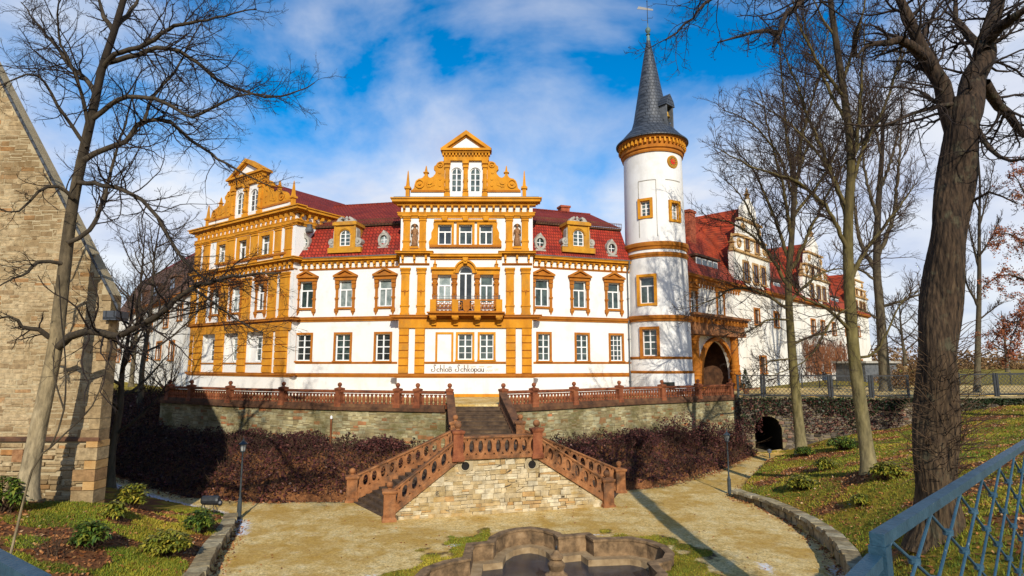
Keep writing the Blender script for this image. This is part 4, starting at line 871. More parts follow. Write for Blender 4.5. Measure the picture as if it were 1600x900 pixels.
def cornice(F, s0, s1, z0, z1, parent, proj=0.45, m='ochre', name='cornice', ends=0.0):
    h = z1-z0; q = MB(); e = ends
    for f0, f1, pr in ((0, .28, .38), (.28, .42, .62), (.42, .82, .86), (.82, 1.0, 1.0)):
        q.fbox(F, s0-e*pr, s1+e*pr, z0+h*f0, z0+h*f1, -0.3, proj*pr)
    return q.build(name, m, parent)
def corbels(F, s0, s1, z0, z1, parent, step=0.52, m='ochre', proj=0.3):
    q = MB(); n = max(2, round((s1-s0)/step)); 
    for i in range(n+1):
        s = s0+(s1-s0)*i/n; h = z1-z0
        q.fbox(F, s-0.075, s+0.075, z0+h*0.45, z1, -0.05, proj); q.fbox(F, s-0.055, s+0.055, z0+h*0.0, z0+h*0.45, -0.05, proj*0.5)
    return q.build('corbel_table', m, parent, kind='stuff')
def pilaster(F, s0, s1, z0, z1, parent, m='ochre', proud=0.12, cap=True, orn=True):
    q = MB(); q.fbox(F, s0, s1, z0, z1, -0.05, proud)
    if cap:
        q.fbox(F, s0-0.05, s1+0.05, z1-0.36, z1-0.27, -0.05, proud+0.06); q.fbox(F, s0-0.04, s1+0.04, z1-0.16, z1-0.06, -0.05, proud+0.07)
        q.fbox(F, s0-0.09, s1+0.09, z1-0.06, z1+0.05, -0.05, proud+0.13)
        q.fbox(F, s0-0.05, s1+0.05, z0+0.62, z0+0.72, -0.05, proud+0.05); q.fbox(F, s0-0.04, s1+0.04, z0, z0+0.14, -0.05, proud+0.05)
    o = q.build('pilaster', m, parent)
    if orn:
        r = MB(); c = (s0+s1)/2; zc = z0+(z1-z0)*0.5; w2 = (s1-s0)/2
        r.fdisc(F, (c, zc), 0.07, proud-0.01, proud+0.05, 8)
        for sg in (-1, 1): r.fring(F, (c+sg*w2*0.55, zc+0.12), 0.09, 0.14, proud-0.01, proud+0.045, math.pi, 2*math.pi, 6)
        r.fprism(F, [(c-0.05, zc-0.1), (c+0.05, zc-0.1), (c, zc-0.35)], proud-0.01, proud+0.035)
        r.build('ornament', 'ochre_dark', o)
    return o
def rusticated(F, s0, s1, z0, z1, parent, n=6, proud=0.16):
    o = MB().fbox(F, s0+0.03, s1-0.03, z0, z1, -0.05, proud-0.07).build('pilaster', 'ochre_dark', parent)
    h = (z1-z0)/n
    for i in range(n):
        b = MB(); a0, a1 = z0+h*i+0.022, z0+h*(i+1)-0.022
        b.hexa([F.p(s0,a0,-0.04),F.p(s1,a0,-0.04),F.p(s1,a1,-0.04),F.p(s0,a1,-0.04)], [F.p(s0+0.02,a0+0.02,proud),F.p(s1-0.02,a0+0.02,proud),F.p(s1-0.02,a1-0.02,proud),F.p(s0+0.02,a1-0.02,proud)])
        b.build('block', 'ochre', o)
    return o
def obelisk(F, s, z0, h, parent, m='ochre', w_=0.26, d=-0.3, name='obelisk'):
    q = MB(); c = F.p(s, z0, d); R2 = math.sqrt(2)
    q.lathe([(w_*.75*R2*.7, 0), (w_*.75*R2*.7, h*.08), (w_*.5*R2*.7, h*.1), (w_*.5*R2*.7, h*.34), (w_*.85*R2*.7, h*.36), (w_*.85*R2*.7, h*.42), (w_*.5*R2*.7, h*.45), (w_*.42*R2*.7, h*.5), (w_*.14, h*.94), (0.02, h)], c, 4, a0=math.pi/4+math.atan2(F.t.y, F.t.x))
    return q.build(name, m, parent)
def gable(F, sc_, half, parent, back=-0.45):
    """scroll gable above the top cornice: half = half width, heights from the shared levels"""
    k = half/FCHALF; X = lambda px: sc_+k*(FC.s(px)-FCC)
    g = thing_part('gable', parent)
    q = MB(); holes = [(X(701.7), X(719), Z(300), Z(261.6)), (X(732), X(749.3), Z(300), Z(261.6))]
    wall_holes(q, F, X(691), X(760.4), Z_TOP1, Z(252), holes, 0.2, 0.0)
    for a, b, c_, e in holes: arch_fill(q, F, a, b, e-(b-a)*0.5, e, -0.19, -0.002)
    q.fbox(F, X(637), X(691), Z_TOP1, Z(300.5), -0.35, 0.0); q.fbox(F, X(760.4), X(814), Z_TOP1, Z(300.5), -0.35, 0.0)
    q.fbox(F, X(691), X(760.4), Z_TOP1, Z(240), -0.5, -0.22)
    q.build('gable_wall', 'white_plaster', g)
    for a, b, c_, e in holes: window(F, a, b, c_, e, g, 'arch', d=-0.14, arch=e-(b-a)*0.5, surround=None)
    q = MB(); q.fbox(F, X(637), X(691), Z(300.5), Z(297.5), -0.38, 0.08); q.fbox(F, X(760.4), X(814), Z(300.5), Z(297.5), -0.38, 0.08)
    q.build('moulding', 'ochre_dark', g)
    out = [(638,297.5),(642,294),(643,288),(645,283),(649,279.5),(654,278.5),(658,276),(664,276),(668,278),(672,276.5),(676,272),(676.5,267.5),(673.5,264.5),(674,260),(677,258),(679,254.5),(683,252.5),(688,252),(691.5,252),(691.5,297.5)]
    for sg in (1, -1):
        M_ = lambda px: X(px) if sg == 1 else 2*sc_-X(px)
        q = MB(); q.fprism(F, [(M_(x), Z(y)) for x, y in out], -0.32, 0.04)
        for (x, y, r) in ((651.5, 287.5, .36), (684, 258, .22)):
            q.fring(F, (M_(x), Z(y)), r*.72, r, 0.03, 0.13, n=16); q.fdisc(F, (M_(x), Z(y)), r*.32, 0.03, 0.14, 10)
        for (x, y) in ((683, 270), (684, 280), (684, 290), (668, 291)): q.fdisc(F, (M_(x), Z(y)), 0.1, 0.03, 0.09, 8)
        q.fprism(F, [(M_(662), Z(289)), (M_(676), Z(286)), (M_(676), Z(290)), (M_(664), Z(293))], 0.03, 0.08)
        q.fring(F, (M_(667), Z(285)), .18, .24, 0.03, 0.08, math.pi, 2*math.pi, 8)
        q.build('scroll', 'ochre', g)
        obelisk(F, M_(660.8), Z(276.5), Z(258)-Z(276.5), g, d=-0.14, w_=0.34, name='finial')
        obelisk(F, M_(631.8), Z_TOP1, Z(265.5)-Z(311), g, d=-0.1, w_=0.40)
    for x0, x1 in ((691.6, 699.7), (721.2, 729.4), (752.4, 760.4)):
        q = MB(); a, b = X(x0), X(x1); q.fbox(F, a+.03, b-.03, Z_TOP1, Z(252), -0.1, 0.16)
        for (y0, y1, e, pr) in ((311, 303, .03, .24), (300, 298, .02, .22), (284, 281, .0, .2), (263, 259, .02, .24), (257, 252, .05, .28)):
            q.fbox(F, a-e, b+e, Z(y0), Z(y1), -0.1, pr)
        q.lathe([(0.17, 0), (0.2, .1), (0.15, .45), (0.13, 1.0), (0.15, 1.25)], F.p((a+b)/2, Z(298), 0.14), 8)
        q.build('gable_column', 'ochre', g)
    q = MB(); e = .06
    q.fbox(F, X(690)-.02, X(762)+.02, Z(252), Z(245.5), -0.4, 0.2); q.fbox(F, X(688), X(764), Z(240.8), Z(238), -0.4, 0.36); q.fbox(F, X(685), X(766.5), Z(238), Z(234.5), -0.5, 0.50)
    q.fbox(F, X(690)-.02, X(762)+.02, Z(245.5), Z(240.8), -0.4, 0.14)
    n = 14
    for i in range(n+1):
        s = X(689)+(X(763)-X(689))*i/n; q.fbox(F, s-.065, s+.065, Z(245), Z(241.2), -0.05, 0.32)
    q.build('entablature', 'ochre', g)
    q = MB(); q.fprism(F, [(X(690), Z(234.5)), (X(761.5), Z(234.5)), (X(725.8), Z(211))], -0.4, 0.1); q.build('tympanum', 'white_plaster', g)
    q = MB()
    for sg in (1, -1):
        M_ = lambda px: X(px) if sg == 1 else 2*sc_-X(px)
        q.fprism(F, [(M_(684.6), Z(234.5)+.003), (M_(693), Z(234.5)+.003), (M_(725.75), Z(213)), (M_(725.75), Z(206.5))], -0.5, 0.42)
        q.fprism(F, [(M_(693), Z(234.5)+.003), (M_(697), Z(234.5)+.003), (M_(725.75), Z(215.3)), (M_(725.75), Z(213))], -0.4, 0.22)
    q.build('raking_cornice', 'ochre', g)
    return g
def thing_part(name, parent):
    o = bpy.data.objects.new(name, None); COL.objects.link(o); o.parent = parent; o.empty_display_size = 0.2; LOC[o] = LOC[parent]; return o
FCC = FC.s(725.8); FCHALF = FC.s(832)-FCC
def roof_quad(m, pts): m.add([tuple(p) for p in pts], [(0,1,2,3)])

castle = thing('castle', 'white castle front with ochre central bay, balcony and red mansard roof', 'castle', FC.p(FCC, 0, 0))

# ---- the two ranges either side of the risalit
def castle_range(F, wins_up, wins_dn, oculi, dorm, s_l, s_r, lattice=None, upglass=None):
    holes = []
    for a, b in wins_up: holes.append((F.s(a), F.s(b), Z(476.5), Z(433.5)))
    for a, b in wins_dn: holes.append((F.s(a), F.s(b), Z(563.5), Z(520.5)))
    q = MB(); wall_holes(q, F, s_l, s_r, -0.6, Z_COR0, holes); q.build('wall', 'white_plaster', castle)
    for i, (a, b) in enumerate(wins_up):
        window(F, F.s(a), F.s(b), Z(476.5), Z(433.5), castle, 'cross', surround='pediment', smat='ochre_dark', glassm=(upglass or ['window_glass']*3)[i])
    for i, (a, b) in enumerate(wins_dn):
        window(F, F.s(a), F.s(b), Z(563.5), Z(520.5), castle, 'lattice' if lattice == i else 'grid', surround='plain', smat='ochre_dark')
    cornice(F, s_l, s_r, Z_PL0, Z_PL1, castle, 0.10, 'ochre_dark', 'plinth_band'); cornice(F, s_l, s_r, Z_SILL0, Z_SILL1, castle, 0.07, 'ochre_dark', 'sill_band')
    cornice(F, s_l, s_r, Z_STR0, Z_STR1, castle, 0.20, 'ochre_dark', 'string_course')
    cornice(F, s_l, s_r, Z_COR0+.05, Z_COR1, castle, 0.42, 'ochre'); corbels(F, s_l+.2, s_r-.2, Z(412.5), Z_COR0+.05, castle, 0.5)
    cornice(F, s_l, s_r, Z(415.5), Z(412.5), castle, 0.08, 'ochre_dark', 'moulding')
    MB().fbox(F, s_l, s_r, Z_COR1, Z_COR1+.07, -0.3, 0.46).build('gutter', 'lead', castle)
    MB().fbox(F, s_l, s_r, -0.6, Z_COR0, -9.0, -0.3).build('wall', 'white_plaster', castle)
    # mansard: steep lower slope, shallow upper slope
    za, zb = Z_COR1+.05, F.z((F_px0+F_px1)/2, 357, -1.25)
    q = MB(); roof_quad(q, [F.p(s_l,za,0.30), F.p(s_r,za,0.30), F.p(s_r,zb,-1.2), F.p(s_l,zb,-1.2)]); q.build('mansard_slope', 'roof_tile', castle)
    zc = F.z((F_px0+F_px1)/2, RIDGE, -6.5)
    q = MB(); roof_quad(q, [F.p(s_l,zb+.22,-1.0), F.p(s_r,zb+.22,-1.0), F.p(s_r,zc,-6.5), F.p(s_l,zc,-6.5)])
    roof_quad(q, [F.p(s_l,zb,-12), F.p(s_r,zb,-12), F.p(s_r,zc,-6.5), F.p(s_l,zc,-6.5)]); q.build('roof', 'roof_tile_upper', castle)
    q = MB(); n = int((s_r-s_l)/0.35)
    for i in range(n): a = s_l+.35*i; q.fbox(F, a, a+.3, zc-.06, zc+.09, -6.62, -6.38)
    q.build('ridge_tiles', 'roof_tile_upper', castle)
    cornice(F, s_l, s_r, zb-.02, zb+.2, castle, 0.3, 'brown_roof', 'roof_ledge').location = F.n*(-1.3)
    q = MB(); n = int((s_r-s_l)/0.16)
    for zz in (.30, .52, .60): q.fbox(F, s_l, s_r, zb+zz-.014, zb+zz+.014, -1.02, -.99)
    for i in range(n+1): s = s_l+(s_r-s_l)*i/n; q.fbox(F, s-.012, s+.012, zb+.2, zb+.6, -1.018, -.992)
    q.build('snow_guard', 'coping_dark', castle)
    for px, py, gl in oculi:
        s, z = F.uv(px, py, -0.25); o = MB(); d0 = 0.3-1.5*((z-za)/(zb-za)); F2 = d0
        o.fring(F, (s, z+.05), .30, .46, d0-.6, d0+.28, n=18, ky=1.25)
        o.fbox(F, s-.42, s+.42, z-.72, z-.50, d0-.4, d0+.34); o.fbox(F, s-.36, s+.36, z-.52, z-.40, d0-.4, d0+.24)
        for sg in (-1, 1): o.fprism(F, [(s+sg*.28, z-.42), (s+sg*.46, z-.42), (s+sg*.40, z-.08)], d0-.4, d0+.2)
        o.fprism(F, [(s-.2, z+.56), (s+.2, z+.56), (s, z+.82)], d0-.6, d0+.30)
        oc = o.build('oculus_window', 'grey_stone', castle)
        MB().fdisc(F, (s, z+.05), .31, d0-.2, d0+.1, 16, ky=1.25).build('pane', gl, oc)
        f = MB(); f.fbox(F, s-.025, s+.025, z-.3, z+.4, d0+.1, d0+.14); f.fbox(F, s-.28, s+.28, z+.03, z+.08, d0+.1, d0+.135); f.build('window_bars', 'white_frame', oc)
    px = dorm; sM = F.s(px); k = (F.s(px+10)-F.s(px-10))/20; X = lambda dx: sM+dx*k; y = lambda v: F.z(px, v, 0.2)
    o = MB(); d0 = 0.24
    o.fbox(F, X(-26), X(26), y(395), y(387), -1.2, d0+.06); 
    hol = (X(-8.5), X(8.5), y(384.5), y(359.5)); wall_holes(o, F, X(-17), X(17), y(387), y(350), [hol], .25, d0); arch_fill(o, F, hol[0], hol[1], y(367), hol[3], d0-.2, d0-.003)
    for sg in (-1, 1):
        a, b = (X(-17), X(-14.5)) if sg < 0 else (X(14.5), X(17)); o.fbox(F, a, b, y(387), y(350), -1.6, d0+.05)
    o.fbox(F, X(-19), X(19), y(352.5), y(348), -1.6, d0+.16); o.fbox(F, X(-17), X(17), y(348), y(346.5), -1.6, d0+.08)
    o.fring(F, (sM, y(367)), X(8.5)-sM+.02, X(10.5)-sM, d0-.05, d0+.06, 0, math.pi, 12)
    do = o.build('dormer', 'dormer_yellow', castle)
    window(F, *hol, do, 'arch', d=d0-.14, arch=y(367), surround=None)
    o = MB()
    for sg in (-1, 1):
        o.fring(F, (X(sg*20.5), y(378)), .12, .30, -.4, d0, n=12); o.fdisc(F, (X(sg*20.5), y(378)), .1, -.3, d0+.05, 8)
        o.fprism(F, [(X(sg*17), y(386)), (X(sg*25), y(386)), (X(sg*22), y(377)), (X(sg*19), y(372)), (X(sg*18.5), y(360)), (X(sg*17), y(356))], -.4, d0-.05)
        o.fprism(F, [(X(sg*2), y(346.6)), (X(sg*15), y(346.6)), (X(sg*11), y(341)), (X(sg*6), y(338.5)), (X(sg*5), y(341.5)), (X(sg*8), y(343.5))], -.3, d0)
    o.lathe([(.2, 0), (.24, .1), (.1, .2), (.16, .32), (.02, .5)], F.p(sM, y(346.6), 0.0), 8)
    o.build('dormer_scroll', 'grey_stone', do)
    q = MB(); r0 = y(350); q.fprism(F, [(X(-16.5), y(387)), (X(16.5), y(387)), (X(16.5), r0), (X(-16.5), r0)], -1.8, d0-.3); q.build('dormer_cheek', 'brown_roof', do)
F_px0, F_px1, RIDGE = 450, 625, 322
castle_range(FL, [(467.5,487), (528.5,548.5), (590.5,611)], [(465,487.5), (526,548.5), (588.5,610.5)], [(475.5,380,'window_glass'), (600,376,'curtain_glass')], 536, FL.s(449), FL.s(626.5), upglass=['window_glass','curtain_glass','curtain_glass'])
F_px0, F_px1, RIDGE = 832, 980, 334
castle_range(FR, [(836.5,857.5), (896.5,915.5), (950.5,968.5)], [(840.5,858.5), (900,918), (953,971)], [(842.5,381,'window_glass'), (953.5,390,'dark_glass')], 904, FR.s(828.5), FR.s(985), lattice=2, upglass=['window_glass']*3)
# chimney on the right roof
q = MB(); s, z = FR.uv(881, 336, -7.2); q.fbox(FR, s-.42, s+.42, z-1.2, z+.62, -7.6, -6.8); q.fbox(FR, s-.5, s+.5, z+.62, z+.80, -7.68, -6.72); q.build('chimney', 'brick', castle)
# downpipes
for F, px in ((FL, 452.5), (FR, 981)):
    s = F.s(px); q = MB(); q.tube([F.p(s, Z_COR1, .5), F.p(s, Z_COR0-.1, .45), F.p(s, Z_COR0-.5, .13), F.p(s, 0.0, .13)], .055, 8)
    for zz in (1, 2.6, 4.3, 6, 7.5): q.fbox(F, s-.07, s+.07, zz-.03, zz+.03, -.05, .2)
    q.build('downpipe', 'copper_green' if F is FL else 'lead', castle)

# ---- central risalit
S = FC.s
def risalit():
    F = FC; s0, s1 = S(622.5), S(833); P = castle
    hol = []
    gw = [(712.5, 741.8), (746.5, 774.8)]; ga = lambda a, b: (S(a)+.16, S(b)-.16, Z(562), Z(522))
    hol += [ga(*w_) for w_ in gw]
    fl = [(683.5, 704), (749.6, 770)]; hol += [(S(a), S(b), Z(474), Z(431.5)) for a, b in fl]
    door = (S(716), S(737.5), Z(486), Z(416)); hol.append(door)
    up = [(682, 704), (715.6, 736.8), (748, 769.2)]; hol += [(S(a), S(b), Z(382), Z(351.5)) for a, b in up]
    ni = [(638.6, 650.6, 385, 349.5), (802.4, 814.4, 385, 349.5)]; hol += [(S(a), S(b), Z(c), Z(e)) for a, b, c, e in ni]
    q = MB(); wall_holes(q, F, s0, s1, -0.6, Z_TOP0+.1, hol, .3); arch_fill(q, F, door[0], door[1], Z(427), door[3], -.29, -.003)
    for a, b, c, e in ni: arch_fill(q, F, S(a), S(b), Z(355), Z(e), -.29, -.003)
    q.build('wall', 'white_plaster', P)
    MB().fbox(F, s0, s1, -0.6, Z_TOP1, -8, -.31).build('wall', 'white_plaster', P)
    # ground floor: base band, rusticated pilasters, ochre lintel zone, name panel
    cornice(F, s0, s1, Z_PL0, Z_PL1, P, .16, 'ochre_dark', 'plinth_band', ends=.5)
    MB().fbox(F, S(700), S(790), 0.0, .22, -.1, .06).build('door_sill', 'ochre', P)
    for a, b in ((624, 639.8), (649, 664.8), (790.6, 806), (815.2, 831)): rusticated(F, S(a), S(b), Z_PL1, Z(512.5), P)
    q = MB(); q.fbox(F, S(623.5), S(831.5), Z(512.5), Z_STR0, -.05, .17); q.build('lintel_band', 'ochre', P)
    cornice(F, s0-.05, s1+.05, Z_STR0, Z_STR1, P, .34, 'ochre_dark', 'string_course', ends=.6)
    cornice(F, S(665), S(790.4), Z(568.5), Z(565), P, .10, 'ochre_dark', 'sill_band')
    for a, b in gw: window(F, *ga(a, b), P, 'grid', surround='plain', smat='ochre', sw=.15)
    q = MB(); a, b = S(681), S(709); t = .15
    q.fbox(F, a, a+t, Z(565), Z(519), -.05, .06); q.fbox(F, b-t, b, Z(565), Z(519), -.05, .06); q.fbox(F, a+t, b-t, Z(522), Z(519), -.05, .058); q.build('blind_window_frame', 'ochre', P)
    # first floor
    for a, b in ((625.7, 638.4), (651, 663.6), (790.6, 803.2), (815, 828.4)):
        pilaster(F, S(a), S(b), Z_STR1, Z(420), P)
    for i, (a, b) in enumerate(fl): window(F, S(a), S(b), Z(474), Z(431.5), P, 'cross', surround=None, d=-.2, glassm='curtain_glass' if i == 0 else 'window_glass')
    window(F, *door, P, 'door', d=-.2, arch=Z(427), surround=None).name = 'balcony_door'
    for i, px in enumerate((678.8, 709.5, 745.3, 775.5)):
        q = MB(); c = S(px); zb, zt = Z_STR1, Z(429.5); w2 = .17
        q.fbox(F, c-w2, c+w2, zb, zt, -.05, .14); q.fbox(F, c-w2-.05, c+w2+.05, zt-.3, zt, -.05, .26); q.fbox(F, c-w2-.05, c+w2+.05, zt-.72, zt-.6, -.05, .22)
        q.fbox(F, c-w2-.02, c+w2+.02, zb+1.4, zb+1.52, -.05, .2); q.fdisc(F, (c, zt-.48), .13, .1, .24, 10)
        q.lathe([(.15, 0), (.17, .1), (.12, .5), (.15, .8)], F.p(c, zb+1.52, .12), 8)
        q.build('window_column', 'ochre_dark', P)
    q = MB()
    for a, b in ((672.5, 711.5), (742.5, 781.5)):
        q.fbox(F, S(a)+.06, S(b)-.04, Z(429.5), Z(422), -.05, .2); q.fbox(F, S(a), S(b), Z(422), Z(418.5), -.05, .36)
    q.fring(F, (S(726.8), Z(427)), (S(737.5)-S(716))/2, S(744)-S(726.8), -.05, .16, 0, math.pi, 18, ky=1.12)
    q.fring(F, (S(726.8), Z(427)), S(743)-S(726.8), S(745.5)-S(726.8), -.05, .3, 0, math.pi, 18, ky=1.12)
    q.build('window_entablature', 'ochre', P)
    q = MB(); q.fprism(F, [(S(722.5), Z(403.5)), (S(731), Z(403.5)), (S(729.5), Z(413)), (S(724), Z(413))], -.05, .42); q.fdisc(F, (S(726.8), Z(407)), .13, .3, .5, 8); q.build('keystone', 'ochre', P)
    for px in (678.5, 775.5): obelisk(F, S(px), Z(418.5), Z(405)-Z(418), P, d=.12, w_=.24)
    # balcony
    zb = Z(489); B = thing_part('balcony', P)
    q = MB(); q.fbox(F, S(671.5), S(787.5), Z(494.5), Z(491.2), -.05, .95); q.fbox(F, S(670), S(789), Z(491.2), zb, -.05, 1.15); q.build('balcony_slab', 'ochre_dark', B)
    d1 = .98; za, zt = zb, Z(470)
    for px in (679, 713, 747, 780.5):
        q = MB(); c = S(px); q.fbox(F, c-.22, c+.22, za, zt, d1-.2, d1+.02); q.build('balcony_post', 'ochre', B)
        q = MB(); q.fbox(F, c-.18, c+.18, Z(499), Z(494.5), .0, .8); q.fbox(F, c-.24, c+.24, Z(498), Z(494.6), .5, .98)
        q.lathe([(.2, -.1), (.26, 0), (.2, .12)], F.p(c, Z(498.5), .72), 10); q.fprism(F, [(c-.16, Z(508)), (c+.16, Z(508)), (c+.16, Z(499)), (c-.16, Z(499))], .0, .38); q.build('bracket', 'ochre', B)
    for a, b in ((679, 713), (713, 747), (747, 780.5)):
        q = MB(); x0, x1 = S(a)+.22, S(b)-.22; q.fbox(F, x0, x1, zt-.1, zt, d1-.18, d1); q.fbox(F, x0, x1, za, za+.08, d1-.18, d1)
        n = 4; r = (x1-x0)/n/2; zm = (za+zt)/2
        for i in range(n):
            c = x0+r*(2*i+1); q.fring(F, (c, zm+.14), r*.55, r*.86, d1-.14, d1-.03, n=12); q.fring(F, (c, zm-.16), r*.5, r*.84, d1-.14, d1-.03, n=12); q.fdisc(F, (c, zm+.0), .06, d1-.14, d1)
        for i in range(n+1): c = x0+2*r*i; q.fring(F, (c, zm), r*.3, r*.52, d1-.12, d1-.04, n=10)
        if a == 713: q.fprism(F, [((x0+x1)/2-.26, zt-.05), ((x0+x1)/2+.26, zt-.05), ((x0+x1)/2+.2, za+.15), ((x0+x1)/2, za-.05), ((x0+x1)/2-.2, za+.15)], d1-.1, d1+.1)
        q.build('pierced_panel', 'ochre_dark', B)
    for sx in (S(679), S(780.5)): MB().fbox(F, sx-.1, sx+.1, za, zt, .0, d1-.2).build('side_panel', 'ochre_dark', B)
    q = MB()
    for yy in (465, 468): q.tube([F.p(S(680), Z(yy), d1-.1), F.p(S(782), Z(yy), d1-.1)], .022, 6)
    for px in (680, 713, 747, 781.5): q.tube([F.p(S(px), zt, d1-.1), F.p(S(px), Z(464), d1-.1)], .025, 6)
    q.fbox(F, S(779), S(782), Z(469.8), Z(463.5), d1-.15, d1+.05); q.build('balcony_rail', 'lead', B)
    # cornice between first and second floor: centre and the two breaks over the pilasters
    cornice(F, S(671), S(784), Z(405), Z(397.5), P, .4, 'ochre')
    for a, b in ((622, 669.5), (784.5, 832)):
        cornice(F, S(a), S(b), Z(399.5), Z(393.5), P, .5, 'ochre', ends=.3); corbels(F, S(a)+.25, S(b)-.25, Z(411), Z(399.5), P, .72, proj=.3); cornice(F, S(a), S(b), Z(414.5), Z(411.5), P, .16, 'ochre_dark', 'moulding')
    # second floor
    for a, b in ((627, 637.6), (652.6, 663), (790.4, 801), (815.6, 826)):
        pilaster(F, S(a), S(b), Z(391), Z(338), P, orn=False)
    for a, b in ((626, 664), (789.5, 827)): MB().fbox(F, S(a), S(b), Z(393.5), Z(390), -.05, .2).build('pilaster_base', 'ochre', P)
    for a, b in up: window(F, S(a), S(b), Z(382), Z(351.5), P, 'cross', surround=None, d=-.18, glassm='window_glass')
    q = MB(); t = .2
    xs = [S(v) for v in (677.5, 682, 704, 707.5, 711.8, 715.6, 736.8, 740.4, 744.5, 748, 769.2, 773.8)]
    for i in range(0, 12, 2): q.fbox(F, xs[i], xs[i+1], Z(383), Z(347), -.05, .14)
    q.fbox(F, xs[0]-.06, xs[-1]+.06, Z(351.5), Z(343.5), -.05, .16) if False else None
    for i in (1, 5, 9): q.fbox(F, xs[i], xs[i+1], Z(351.5), Z(347), -.05, .135)
    q.fbox(F, xs[0]-.08, xs[-1]+.08, Z(347), Z(343.8), -.05, .24)
    for sg, x in ((-1, xs[0]), (1, xs[-1])): q.fprism(F, [(x, Z(383)), (x+sg*.42, Z(383)), (x+sg*.46, Z(378)), (x+sg*.26, Z(372)), (x+sg*.28, Z(364)), (x+sg*.1, Z(356)), (x+sg*.14, Z(348)), (x, Z(347))], -.05, .1)
    q.build('window_surround', 'ochre', P)
    MB().fbox(F, S(669), S(783.5), Z(386.5), Z(383), -.05, .22).build('sill_band', 'ochre_dark', P)
    q = MB()
    for px in (693, 726.2, 758.6): q.fprism(F, [(S(px)-.24, Z(339)), (S(px)+.24, Z(339)), (S(px)+.17, Z(346)), (S(px)-.17, Z(346))], -.05, .34)
    q.build('keystone', 'ochre', P)
    for a, b, c, e in ni:
        MB().fbox(F, S(a), S(b), Z(c), Z(e), -.5, -.28).build('niche_back', 'white_plaster', P); MB().fbox(F, S(a)-.05, S(b)+.05, Z(c)-.16, Z(c), -.28, .1).build('niche_sill', 'ochre', P)
    # frieze and top cornice
    cornice(F, S(625), S(829), Z(341), Z(332), P, .18, 'ochre', 'frieze', ends=.4)
    corbels(F, S(628), S(826), Z(332), Z_TOP0, P, .52, proj=.42); cornice(F, S(622), S(832.5), Z_TOP0, Z_TOP1, P, .62, 'ochre', ends=.7)
    MB().fbox(F, S(623)-.5, S(832)+.5, Z_TOP1, Z_TOP1+.05, -.4, .6).build('flashing', 'lead', P)
    gable(F, FCC, FCHALF, P)
    # roof behind the gable
    q = MB(); zt = Z(234); q.fprism(F, [(S(640), Z_TOP1), (S(812), Z_TOP1), (FCC+.6, zt-1.2), (FCC-.6, zt-1.2)], -8, -.6); q.build('cross_roof', 'roof_tile_upper', P)
risalit()
